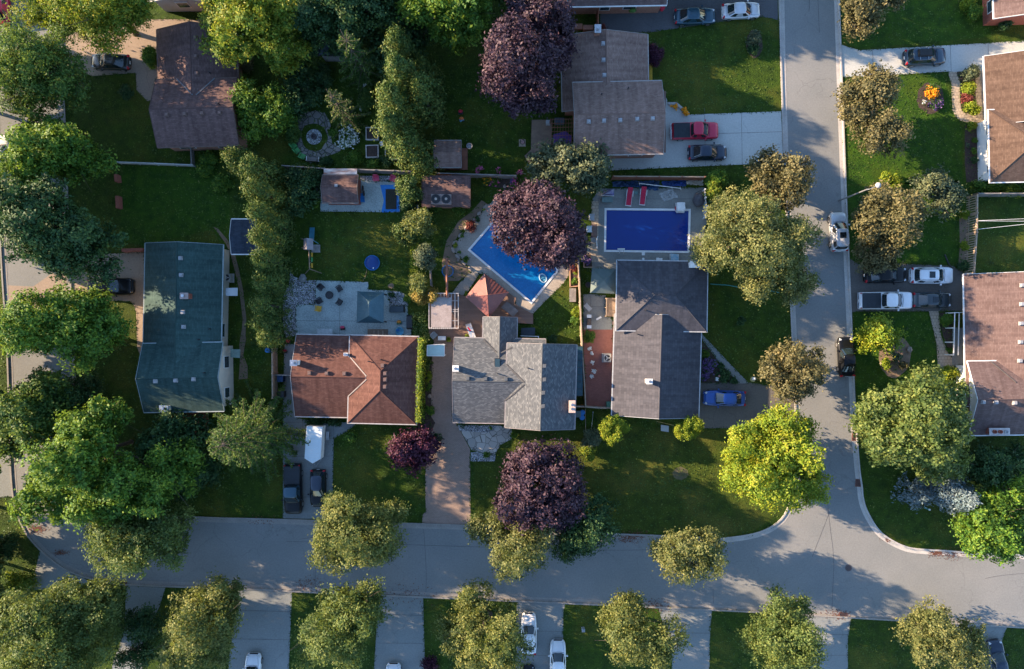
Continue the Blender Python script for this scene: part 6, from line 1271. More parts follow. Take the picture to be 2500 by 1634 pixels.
o = thing('side_table', 'small green-grey square table between the red loungers', 'table', (*PL(23, 1160, 266)[:2], .018)); part('top', MB().box(PL(23, 1160, 264, .45), (.36, .36, .04)), M('sage', (.12, .22, .21)), o); part('leg', MB().box(PL(23, 1160, 265, .22), (.08, .08, .43)), M('sage_leg', (.12, .2, .19)), o)
def cloth(name, label, px, mat, seed, hmax=.35, cat='tarpaulin'):
    rng = np.random.default_rng(seed); w_ = [Vector((*q, 0)) for q in W2(px)]; n = 12; m = MB(); vs = []
    for j in range(n + 1):
        for i in range(n + 1):
            a = w_[0].lerp(w_[1], i / n); b = w_[3].lerp(w_[2], i / n); p = a.lerp(b, j / n); e = min(i, n - i, j, n - j) / n
            vs.append((p.x + rng.normal() * .05, p.y + rng.normal() * .05, .03 + abs(rng.normal()) * hmax * (.15 + 2 * e) * .6))
    m.add(vs, [(j * (n + 1) + i, (j + 1) * (n + 1) + i, (j + 1) * (n + 1) + i + 1, j * (n + 1) + i + 1) for j in range(n) for i in range(n)]); return solo(name, m, mat, label, cat)
cloth('tarpaulin', 'crumpled pale grey sheet on the deck beside the covered pool', Z(23, 1366, 270, 1490, 222, 1540, 305, 1412, 345), M('pale_grey_sheet', (.40, .41, .40), (.28, .29, .28), 3, .8), 3, .3)
cloth('tarpaulin', 'rumpled dark blue tarpaulin along the reddish fence, left part', Z(23, 945, 160, 1180, 155, 1185, 215, 945, 210), M('dark_blue_tarp', (.012, .05, .13), (.008, .025, .06), 2, .5), 4, .35)
cloth('tarpaulin', 'rumpled dark blue tarpaulin along the reddish fence, middle part', Z(23, 1185, 160, 1375, 150, 1360, 245, 1185, 225), M('mid_blue_tarp', (.014, .06, .15), (.01, .03, .07), 2, .5), 5, .35)
cloth('tarpaulin', 'rumpled bright blue tarpaulin at the right end of the reddish fence', Z(23, 1390, 165, 1612, 150, 1612, 205, 1400, 205), M('deep_blue_tarp', (.010, .05, .24), (.008, .035, .12), 2, .5), 6, .35)
cloth('ground_sheet', 'pale rumpled ground sheet in the corner behind the covered pool', Z(23, 1615, 155, 1760, 150, 1765, 195, 1615, 190), M('beige_sheet', (.45, .40, .33), (.3, .27, .22), 3, .9), 8, .2, 'ground sheet')
o = thing('cover_roller', 'long white pole of the pool cover roller lying by the fence', 'pool roller', (*PL(23, 1375, 200)[:2], .02)); part('tube', MB().path([PL(23, 1190, 178, .45), PL(23, 1560, 222, .45)], .05, 8), WHITE, o)
for x, y in ((1188, 178), (1562, 222)): part('stand', MB().path([PL(23, x - 4, y - 16, .02), PL(23, x, y, .5), PL(23, x + 4, y + 16, .02)], .035), WHITE, o)
o = thing('play_tent', 'small violet and white toy tent at the left of the covered pool', 'toy tent', (*PL(23, 905, 262)[:2], .02)); a = [PL(23, 845, 288), PL(23, 960, 290), PL(23, 962, 225), PL(23, 880, 232)]; ap = PL(23, 915, 255, .9); m = MB().add(a + [ap], [(0, 1, 4), (1, 2, 4), (2, 3, 4), (3, 0, 4)]); part('canvas', m, M('violet_canvas', (.10, .06, .30), (.42, .44, .5), 1.2, .7), o); part('trim', MB().path([PL(23, 845, 288, .05), PL(23, 960, 290, .05)], .06), WHITE, o)
o = thing('storage_box', 'grey-green deck box below the violet toy tent', 'storage box', (*PL(23, 900, 325)[:2], .02)); part('body', MB().box(PL(23, 900, 325, .25), (1.1, .5, .46)), M('sage_box', (.12, .19, .18)), o); part('lid', MB().box(PL(23, 900, 325, .51), (1.2, .56, .06)), M('sage_lid', (.16, .24, .23)), o)
o = thing('pool_steps', 'white moulded pool steps standing on the corner of the covered pool', 'pool steps', (*PL(23, 1560, 395)[:2], .02)); part('step_block', MB().box(PL(23, 1560, 392, .45), (.95, 1.0, .7), 0, .92), WHITE, o); part('step', MB().box(PL(23, 1562, 425, .3), (.85, .45, .4), 0, .92), WHITE, o); part('handrail', MB().path([PL(23, 1605, 365, .1), PL(23, 1595, 360, 1.1), PL(23, 1605, 405, 1.1), PL(23, 1610, 415, .2)], .04), WHITE, o); part('bucket', MB().box(PL(23, 1522, 405, .2), (.2, .4, .35)), REDP, o)
o = thing('covered_grill', 'barbecue under a dark grey fitted cover at the right of the covered pool', 'barbecue', (*PL(23, 1725, 330)[:2], .02)); part('cover', MB().blob(PL(23, 1722, 330, .55), (.62, .78, .62), 5, .07, 14), M('grey_cover', (.085, .085, .095), (.05, .05, .058), 4, .8), o, True)
part('hoop', MB().path([PL(23, 1690, 270, .9), PL(23, 1745, 240, 1.0), PL(23, 1765, 270, .9)], .03), BLACKM, o)
for l, x, y, mt in (('pale patio chair at the left of the covered pool beside the purple maple', 762, 485, SIDEG), ('white round-backed chair at the left of the covered pool', 738, 592, WHITE)): adir(l, PL(23, x, y, .5), 0, mt)
o = thing('sun_lounger', 'brown padded lounger at the left of the covered pool', 'sun lounger', (*PL(23, 780, 605)[:2], .02)); part('frame', MB().box(PL(23, 780, 605, .2), (.66, 1.4, .06)), DARK, o); part('cushion', MB().box(PL(23, 780, 605, .27), (.6, 1.35, .09)), M('brown_pad', (.22, .13, .10)), o)
o = thing('patio_table', 'small round pale table with an orange cushion at the left of the covered pool', 'table', (*PL(23, 775, 690)[:2], .02)); q = PL(23, 775, 690, .7); part('top', MB().lathe((q.x, q.y, .68), [(.3, 0), (.32, .03), (.28, .04)], 20), WOODG, o); part('leg', MB().tube((q.x, q.y, 0), (q.x, q.y, .68), .04, .04), GREYM, o)
o = thing('pool_noodle', 'long white curved foam noodle lying along the edge of the grey pool deck', 'pool noodle', (*PL(23, 805, 710)[:2], .02)); part('foam', MB().path([PL(23, 812, 655, .06), PL(23, 802, 700, .06), PL(23, 808, 768, .06)], .06), WHITE, o)
o = thing('towel', 'blue and white towel hung at the back wall of the slate grey house', 'towel', (*PL(23, 1503, 845)[:2], .02)); part('cloth', MB().prism(W2(Z(23, 1465, 815, 1540, 822, 1540, 880, 1470, 880)), .3, .34), M('blue_white_towel', (.04, .28, .45), (.45, .5, .52), 3, .9), o); part('rack', MB().path([PL(23, 1466, 815, .3), PL(23, 1466, 880, .3)], .03), WHITE, o)
o = thing('deck_box', 'pale boxes stacked against the back wall of the slate grey house', 'box', (*PL(23, 1370, 868)[:2], .02)); part('body', MB().box(PL(23, 1372, 868, .2), (.55, .3, .4)), WHITE, o); part('lid', MB().box(PL(23, 1355, 860, .42), (.3, .25, .06)), WHITE, o)
o = thing('stepping_stone', 'small round white lid on the deck behind the slate grey house', 'lid', (*PL(23, 1224, 862)[:2], .02)); part('disc', MB().lathe((0, 0, 0), [(.14, 0), (.14, .03), (.05, .035)], 14), WHITE, o, local=True)
# raised timber planter + wooden box + steps in the strip by the pale fence
PLW = M('planter_timber', (.42, .25, .17), (.27, .16, .11), 2, .8)
o = thing('raised_planter', 'long timber planter full of flowers beside the pale fence', 'planter', (*PL(23, 598, 990)[:2], 0))
for a, b in (((557, 865), (562, 1115)), ((562, 1115), (628, 1110)), ((634, 870), (634, 1110))): p, q = PL(23, *a), PL(23, *b); c = p.lerp(q, .5); part('side_board', MB().box((c.x, c.y, .2), ((q - p).length, .1, .4), math.atan2((q - p).y, (q - p).x)), PLW, o)
part('soil', MB().prism(W2(Z(23, 562, 868, 632, 870, 632, 1108, 566, 1112)), .0, .3), MULCH, o)
o = thing('storage_box', 'weathered wooden box below the flower planter', 'storage box', (*PL(23, 586, 1190)[:2], 0)); part('lid', MB().box(PL(23, 586, 1188, .6), (.72, 1.5, .06)), WOODG, o); part('body', MB().box(PL(23, 586, 1190, .29), (.66, 1.42, .56)), WOOD, o)
SW = 'raised planter frame beside the pool deck'; pf = thing('flower_planter', 'white-edged planting box with violet flowers at the corner of the grey pool deck', 'planter', (*PL(23, 720, 880)[:2], 0))
part('edge_board', MB().path([PL(23, 685, 820, .4), PL(23, 688, 938, .4), PL(23, 765, 935, .4)], .06, 4), WOODL, pf); part('soil', MB().prism(W2(Z(23, 690, 822, 745, 822, 760, 930, 692, 932)), 0, .3), MULCH, pf)
# mottled house deck furniture
def rbox(name, label, cat, rc, pts, z0, z1, mat, extra=None):
    w_ = W2(Z(rc, *pts), z1); t = thing(name, label, cat, (*w_[0], 0)); part('top', MB().prism(w_, z1 - .08, z1), mat, t); part('body', MB().prism(offs(w_, -.1), z0, z1 - .082), extra or DARK, t); return t
rbox('patio_table', 'long grey covered table on the deck right of the red gazebo', 'table', 22, (2290, 1245, 2395, 1330, 2345, 1385, 2232, 1300), .25, 1.0, M('grey_table_cover', (.23, .185, .165), (.15, .125, .115), 2, .85))
rbox('hot_tub', 'dark covered hot tub beside the extension of the mottled grey house', 'hot tub', 33, (120, 5, 245, 0, 245, 68, 118, 68), .05, .9, M('tub_cover', (.035, .05, .065)))
wr = thing('railing', 'white railing beside the hot tub', 'railing', (*PL(33, 120, 75)[:2], 0)); part('top_rail', MB().path([PL(33, 115, 75, 1.1), PL(33, 276, 80, 1.1), PL(33, 276, 142, 1.1)], .05, 4), WHITE, wr)
for x, y in ((115, 75), (195, 78), (276, 80), (276, 142)): q = PL(33, x, y, 1.1); part('post', MB().box((q.x, q.y, .55), (.08, .08, 1.1)), WHITE, wr)
adir('grey padded chair on the deck above the pale plastic roof', PL(32, 1628, 72, .5), -.8, SIDEG); o = thing('patio_table', 'small white rectangular table on the deck above the pale plastic roof', 'table', (*PL(32, 1700, 98)[:2], .25)); part('top', MB().box(PL(32, 1700, 96, .9), (.85, .45, .05)), WHITE, o); part('leg', MB().box(PL(32, 1700, 97, .57), (.6, .3, .62)), GREYM, o)
o = thing('sun_lounger', 'lounger draped with a white, red and blue towel beside the house extension', 'sun lounger', (*PL(22, 1962, 1510)[:2], .25), .35); part('frame', MB().box((0, 0, .3), (.66, 1.7, .08)), WOODG, o, local=True); part('towel', MB().box((0, 0, .36), (.62, 1.45, .03)), M('patterned_towel', (.55, .5, .47), (.10, .22, .42), 3, .9), o, local=True); part('red_stripe', MB().box((-.08, .2, .379), (.16, .5, .012), .3), REDP, o, local=True); part('backrest', MB().box((0, -.8, .45), (.62, .12, .4)), WHITE, o, local=True)
o = thing('plastic_canopy', 'pale green translucent plastic roof over the driveway gate', 'canopy', (*PL(32, 1645, 205)[:2], 0)); part('roof_panel', MB().prism([tuple(PL(32, *q, 2.1)[:2]) for q in ((1567, 160), (1722, 150), (1722, 258), (1565, 256))], 2.05, 2.1), M('pale_green_sheet', (.36, .50, .49), (.28, .40, .39), 1.2, .3), o)
part('edge_rail', MB().path([PL(32, 1567, 160, 2.13), PL(32, 1722, 150, 2.13), PL(32, 1722, 258, 2.13), PL(32, 1565, 256, 2.13), PL(32, 1567, 160, 2.13)], .04, 4), WHITE, o)
for x, y in ((1570, 165), (1718, 156), (1718, 252), (1570, 250)): q = PL(32, x, y, 2.1); part('post', MB().box((q.x, q.y, 1.03), (.08, .08, 2.06)), WHITE, o)
# air conditioners
def acunit(label, q, s=.82):
    t = thing('air_conditioner', label, 'air conditioner', (q.x, q.y, .01), 0, 'outdoor air conditioning units'); part('pad', MB().box((0, 0, .04), (s + .2, s + .2, .08)), CONC, t, local=True); part('casing', MB().box((0, 0, .47), (s, s, .76)), M('beige_metal', (.45, .43, .39), None, 3, .5), t, local=True); part('fan_grille', MB().lathe((0, 0, .85), [(s * .4, 0), (s * .4, .03), (s * .34, .035), (s * .33, .01), (.02, .01)], 22), BLACKM, t, local=True)
    bl = MB()
    for i in range(3): bl.box((math.cos(i * 2.1) * s * .18, math.sin(i * 2.1) * s * .18, .875), (s * .28, s * .14, .015), i * 2.1)
    part('fan_blade', bl, SIDEG, t, local=True); return t
ac1 = acunit('beige air conditioner on the red paving west of the slate grey house', PL(33, 900, 275, .8)); q = PL(21, 2052, 1030, .8); dup(ac1, (q.x, q.y, .01), 0, 'beige air conditioner on the dark strip east of the green roofed house')
o = thing('side_canopy', 'grey awning slab over the upper side door of the green roofed house', 'awning', (*PL(21, 2095, 1158)[:2], 0)); part('slab', MB().prism([tuple(PL(21, *q, 2.3)[:2]) for q in ((2040, 1125), (2150, 1122), (2148, 1195), (2042, 1195))], 2.22, 2.3), SIDEG, o); part('bracket', MB().path([PL(21, 2045, 1160, 1.9), PL(21, 2140, 1160, 2.24)], .03), GREYM, o)
o = thing('side_canopy', 'green awning slab over the lower side door of the green roofed house', 'awning', (*PL(31, 2130, 235)[:2], 0)); part('slab', MB().prism([tuple(PL(31, *q, 2.3)[:2]) for q in ((2085, 195), (2172, 198), (2170, 275), (2085, 270))], 2.22, 2.3), M('sage_awning', (.16, .22, .19)), o); part('bracket', MB().path([PL(31, 2070, 235, 1.9), PL(31, 2165, 235, 2.24)], .03), GREYM, o)
# gas grill table on the concrete west of slate house
o = thing('barbecue', 'barbecue with white side shelves on the patio of the slate grey house', 'barbecue', (*PL(23, 735, 1428)[:2], .016)); part('firebox', MB().box(PL(23, 735, 1430, .75), (.42, .62, .4), 0, .9), M('bronze_lid', (.16, .10, .06), None, 3, .4), o)
for y in (1380, 1475): part('side_shelf', MB().box(PL(23, 735, y, .8), (.5, .36, .04)), WHITE, o)
part('cart', MB().box(PL(23, 735, 1430, .3), (.4, 1.1, .56)), DARK, o)
o = solo('bench', MB().box(PL(23, 822, 1398, .35), (.62, .2, .08), .5).box(PL(23, 822, 1398, .16), (.4, .14, .3), .5), WHITE, 'short white bench set at an angle on the slate house patio', 'bench')
o = thing('deck_chair', 'folded pale deck chair near the corner of the canvas canopy', 'chair', (*PL(23, 720, 1300)[:2], .016), -.8); part('seat', MB().box((0, 0, .3), (.9, .5, .05)), SIDEG, o, local=True); part('backrest', MB().box((-.4, 0, .5), (.1, .5, .4)), SIDEG, o, local=True); part('frame', MB().box((0, 0, .14), (.7, .4, .28)), GREYM, o, local=True)
o = thing('planter_pot', 'dark round pot left of the canvas canopy', 'pot', (*PL(23, 722, 1098)[:2], 0)); part('pot', MB().lathe((0, 0, 0), [(.22, 0), (.3, .4), (.32, .42), (.26, .4), (.02, .36)], 18), BLACKM, o, local=True)
# bins
def bin_(label, q, mat, sq=True, group=None):
    t = thing('wheelie_bin' if sq else 'rain_barrel', label, 'bin' if sq else 'barrel', (q.x, q.y, 0), 0, group)
    if sq: part('body', MB().box((0, 0, .46), (.56, .62, .92), 0, 1.08), mat, t, local=True); part('lid', MB().box((0, 0, .96), (.64, .7, .07)), mat, t, local=True)
    else: part('drum', MB().lathe((0, 0, 0), [(.26, 0), (.30, .4), (.27, .85)], 20), mat, t, True, True); part('lid', MB().lathe((0, 0, .85), [(.29, 0), (.28, .05), (.05, .07)], 20), mat, t, local=True)
    return t
bin_('blue barrel nearest the gate of the mottled grey house', PL(33, 675, 770, .9), BLUEP, False); bin_('blue barrel just below its twin at the mottled grey house', PL(33, 672, 815, .9), BLUEP, False)
bin_('grey-green bin beside the two blue barrels', PL(33, 632, 782, .9), M('sage_bin', (.13, .17, .16))); bin_('green bin against the corner of the slate grey house', PL(33, 920, 700, .9), M('green_bin', (.10, .22, .15)))
bin_('blue bin behind the thin gate of the red roofed house', PL(32, 238, 462, .9), M('navy_bin', (.015, .05, .13)))
bin_('blue barrel at the end of the tall hedge by the wooden side fence', PL(32, 120, 205, .9), BLUEP, False); bin_('black bin below the thin gate of the red roofed house', PL(32, 245, 605, .9), DARK)
toy('red garden tractor at the side of the red roofed house', 312, 120, 32, (REDP, BLACKM), 6); toy('red and black mower beside the wooden side fence', 285, 210, 32, (M('dark_red', (.3, .02, .03)), BLACKM), 7)
o = thing('watering_can', 'orange watering can behind the low board fence', 'watering can', (*PL(33, 658, 703)[:2], 0)); part('can', MB().box((0, 0, .2), (.5, .2, .3), .15), M('orange_can', (.75, .28, .03)), o, local=True); part('spout', MB().tube((.22, 0, .15), (.45, .05, .32), .03, .03), M('orange_spout', (.75, .28, .03)), o, local=True)
# street furniture
a, b = PL(24, 975, 230, 6.2), PL(24, 1055, 195, 6.3); ba = P(2112, 452, 0); o = thing('street_lamp', 'street lamp with a white round head over the brown-tinged tree', 'street lamp', (a.x - .2, a.y, 0)); part('pole', MB().tube((a.x - .2, a.y, 0), (a.x - .2, a.y, 6.1), .10, .06, 10), GREYM, o); part('arm', MB().path([Vector((a.x - .2, a.y, 6.05)), a, b], .04), GREYM, o); part('lamp_head', MB().lathe((b.x, b.y, 6.15), [(.12, 0), (.27, .05), (.30, .11), (.24, .18), (.12, .23), (.04, .25)], 22), M('lamp_shell', (.5, .5, .5)), o, True)
q = PL(44, 783, 640); o = thing('manhole_cover', 'round iron manhole cover in the junction', 'manhole', (q.x, q.y, .007)); part('frame', MB().lathe((0, 0, 0), [(.40, 0), (.40, .012), (.33, .013)], 28), M('iron_frame', (.12, .11, .115), None, 5, .7), o, local=True); part('cover', MB().lathe((0, 0, .012), [(.32, 0), (.32, .006), (.02, .007)], 28), M('rusty_iron', (.10, .07, .065), (.05, .04, .045), 12, .7), o, local=True)
def drain(label, q, rz):
    t = thing('storm_drain', label, 'drain', (q.x, q.y, .02), rz, 'kerbside drains'); part('frame', MB().box((0, 0, .02), (.85, .62, .04)), M('rust_frame', (.22, .09, .06), (.12, .05, .04), 6, .9), t, local=True); g_ = MB()
    for i in range(6): g_.box((-.3 + i * .12, 0, .05), (.05, .5, .02))
    part('grate', g_, M('iron_grate', (.06, .045, .045)), t, local=True)
    return t
d1 = drain('rusty kerbside drain at the bulge of the east kerb', PL(34, 870, 1405), 1.5); q = PL(44, 730, 1068); dup(d1, (q.x, q.y, .02), -.05, 'rusty kerbside drain at the south kerb below the manhole'); q = PL(34, 838, 990); dup(d1, (q.x, q.y, .02), 1.55, 'rusty kerbside drain beside the large olive oak'); q = PL(41, 1115, 785); dup(d1, (q.x, q.y, .02), -.05, 'kerbside drain at the south kerb near the bottom left driveways')
q = PL(43, 678, 1185); o = thing('garden_light', 'small grey utility box on the lawn right of the white sedans', 'utility box', (q.x, q.y, 0)); part('box', MB().box((0, 0, .3), (.32, .32, .6), 0, .9), SIDEG, o, local=True); part('lid', MB().box((0, 0, .62), (.36, .36, .05)), GREYM, o, local=True)
q = PL(44, 1472, 95); o = thing('utility_post', 'short turquoise post under the silver-blue spruces', 'post', (q.x, q.y, 0)); part('post', MB().box((0, 0, .45), (.14, .14, .9)), M('turquoise', (.06, .30, .29)), o, local=True); part('cap', MB().box((0, 0, .92), (.18, .18, .05)), WHITE, o, local=True)
q = PL(33, 2215, 468); o = thing('house_number_stone', 'white garden ornament at the end of the narrow path', 'ornament', (q.x, q.y, 0)); part('base', MB().lathe((0, 0, 0), [(.3, 0), (.25, .15), (.1, .2)], 14), M('straw', (.5, .42, .2)), o, local=True); part('figure', MB().blob((0, .1, .4), (.2, .2, .3), 3, .05), WHITE, o, True, True)
q = PL(33, 1887, 460); o = thing('garden_statue', 'white garden statue with a pink flower in the front bed', 'statue', (q.x, q.y, 0)); part('plinth', MB().box((0, -.05, .2), (.32, .4, .4)), WHITE, o, local=True); part('figure', MB().blob((.15, .3, .45), (.14, .14, .3), 4, .08), M('pink_figure', (.6, .3, .25)), o, True, True)
rbox('paving_slab', 'pale stacked slabs on the lawn in front of the slate grey house', 'slabs', 33, (1385, 880, 1455, 890, 1455, 945, 1385, 935), .0, .3, SIDEG, SIDEG)
o = solo('timber_plank', MB().path([PL(33, 1345, 848, .1), PL(33, 1500, 885, .1)], .05, 4), M('yellow_plank', (.45, .33, .10)), 'yellowed timber plank on the grass in front of the slate grey house', 'plank')
o = solo('metal_rail', MB().path([PL(33, 770, 765, .8), PL(33, 757, 930, .8)], .045, 6).tube(PL(33, 770, 765, .8), PL(33, 770, 765, 0), .04, .04).tube(PL(33, 757, 930, .8), PL(33, 757, 930, 0), .04, .04), CHROME, 'pale metal handrail beside the round lime shrub', 'handrail')
o = solo('metal_rail', MB().path([PL(33, 700, 735, .8), PL(33, 704, 930, .8)], .03, 6).tube(PL(33, 700, 735, .8), PL(33, 700, 735, 0), .04, .04).tube(PL(33, 704, 930, .8), PL(33, 704, 930, 0), .04, .04), WOODL, 'thin wooden rail below the low board fence', 'handrail')
for l, y0 in (('upper overhead cable across the right back garden', (515, 498)), ('middle overhead cable across the right back garden', (517, 520)), ('lower overhead cable across the right back garden', (592, 548))):
    solo('cable', MB().path([PL(24, 1960, y0[0], 3), PL(24, 2371, y0[1], 3.6), PL(24, 2900, y0[1] - 12, 4)], .02, 5), WHITE, l, 'cable')
# balcony railing of the pinkish brown house
o = thing('porch_railing', 'white porch railing in front of the pinkish brown house', 'railing', (*PL(24, 1760, 1350)[:2], 0)); pts = [PL(24, 1745, 1348, 1.5), PL(34, 1735, 248, 1.5)]; top = MB().path([PL(24, 1825, 1345, 1.5)] + pts, .05, 4); part('top_rail', top, WHITE, o); bl = MB(); n = 46
b0, b1 = PL(24, 1785, 1350, 1.35), PL(34, 1775, 248, 1.35); part('bottom_rail', MB().path([b0, b1], .05, 4), WHITE, o)
for i in range(n): a = pts[0].lerp(pts[1], i / (n - 1)); b = b0.lerp(b1, i / (n - 1)); bl.tube(a, b - Vector((0, 0, .9)), .022, .022, 4)
part('baluster', bl, WHITE, o)
for f in (0, .36, .7, 1): a = pts[0].lerp(pts[1], f); part('post', MB().box((a.x, a.y, .75), (.12, .12, 1.5)), WHITE, o)
o = thing('hose_pipe', 'black hose curving over the lawn beside the white crossover', 'hose', (*PL(24, 1690, 880)[:2], 0)); part('pipe', MB().path([PL(24, 1655, 820, .06), PL(24, 1672, 862, .06), PL(24, 1690, 905, .06), PL(24, 1720, 945, .06)], .07), BLACKM, o)
o = solo('garden_hose', MB().path([PL(23, 1830, 1088, .06), PL(23, 2000, 1100, .06), PL(23, 2200, 1140, .06), PL(24, 0, 1150, .06), PL(24, 80, 1150, .06), PL(24, 160, 1168, .06)], .045), M('turquoise_hose', (.06, .30, .28)), 'turquoise hose across the lawn beside the slate grey house', 'hose')
# brick house front things (top)
o = thing('window_planter', 'wreath of green leaves hanging on the orange brick wall', 'wreath', (*PL(13, 1128, 92, 1.5)[:2], 1.2)); q = PL(13, 1128, 95, 1.6); part('leaves', MB().blob(q, (.42, .22, .3), 6, .25), M('wreath_green', (.10, .22, .03), (.03, .06, .02), 6), o)
o = thing('garden_chair', 'red metal chair at the corner of the orange brick house', 'chair', (*PL(13, 1390, 88)[:2], .02)); part('seat', MB().lathe((0, 0, .4), [(.26, 0), (.28, .05), (.1, .07)], 16), REDP, o, local=True); part('leg', MB().lathe((0, 0, 0), [(.22, 0), (.08, .2), (.1, .4)], 14), REDP, o, local=True)
shrub('red flowering shrub at the corner of the faded brown house', 'red', *Z1(13, 858, 265), 11, .8)
o = thing('brick_steps', 'brick steps in the shade of the orange brick house', 'steps', (*PL(13, 690, 240)[:2], 0)); part('step', MB().box(PL(13, 725, 258, .3), (1.1, .5, .6)), BRICKO, o); part('step', MB().box(PL(13, 640, 245, .18), (.8, .6, .36)), BRICKO, o)
o = thing('wooden_gate', 'tall orange-brown gate between the orange brick and faded brown houses', 'gate', (*PL(13, 818, 170)[:2], 0)); part('board_panel', MB().box((*P(*Z1(13, 818, 180), 1.7)[:2], .85), (.08, 2.5, 1.7)), WOODR, o); part('post', MB().box((*P(*Z1(13, 812, 90), 1.7)[:2], .9), (.12, .12, 1.8)), WOODR, o)
o = thing('retaining_wall', 'pale concrete kerb wall with flower pots beside the concrete driveway', 'wall', (*PL(13, 1500, 945)[:2], 0)); m = MB(); pts = [PL(13, *q) for q in ((1450, 942), (1518, 942), (1575, 990), (1630, 1035))]
for a, b in zip(pts[:-1], pts[1:]): c = a.lerp(b, .5); m.box((c.x, c.y, .12), ((b - a).length + .1, .26, .24), math.atan2((b - a).y, (b - a).x))
part('wall', m, CONC, o)
for l, x, y in (('orange flower pot at the house end of the concrete kerb wall', 1505, 968), ('orange flowers in the middle of the concrete kerb wall', 1590, 1000), ('orange flowers at the lawn end of the concrete kerb wall', 1606, 1026)): shrub(l, 'bright', *Z1(13, x, y), 7, .5, 'potted_flowers', 'flowers', 'orange flowers on the kerb wall', .1, flower='orange', fl_n=40)
m = MB().box(PL(13, 1290, 655, .25), (.35, 2.6, .4)); solo('flower_trough', m, M('yellow_leaf_trough', (.55, .33, .03), (.25, .2, .03), 9, .9, .5), 'long trough of yellow flowers at the side of the faded brown house', 'trough')
shrub('dark red weeping maple at the side of the faded brown house', 'plum', *Z1(13, 1305, 500), 20, 1.6, ry=34, name='weeping_maple')
shrub('grey clipped juniper on the shaded lawn island', 'grey', *Z1(13, 2225, 365), 17, 1.2); shrub('dark low juniper below the grey one on the lawn island', 'dark', *Z1(13, 2225, 455), 14, .7)
o = thing('garden_lantern', 'pale stone lantern with flowers beside the octagonal deck', 'lantern', (*PL(13, 130, 1295)[:2], 0)); part('slab', MB().box((0, 0, .04), (.75, .8, .08)), PAVT, o, local=True); part('pot', MB().lathe((0, 0, .08), [(.2, 0), (.28, .35), (.3, .38), (.02, .36)], 16), BLACKM, o, local=True); part('flower', MB().blob((0, 0, .5), (.22, .22, .12), 2, .3), M('pink_flower', (.5, .25, .3), (.1, .15, .05), 9), o, local=True)
o = solo('utility_box', MB().box(PL(13, 362, 1115, .5), (.45, .4, 1.0)), SIDEG, 'grey box at the edge of the octagonal deck', 'utility box')
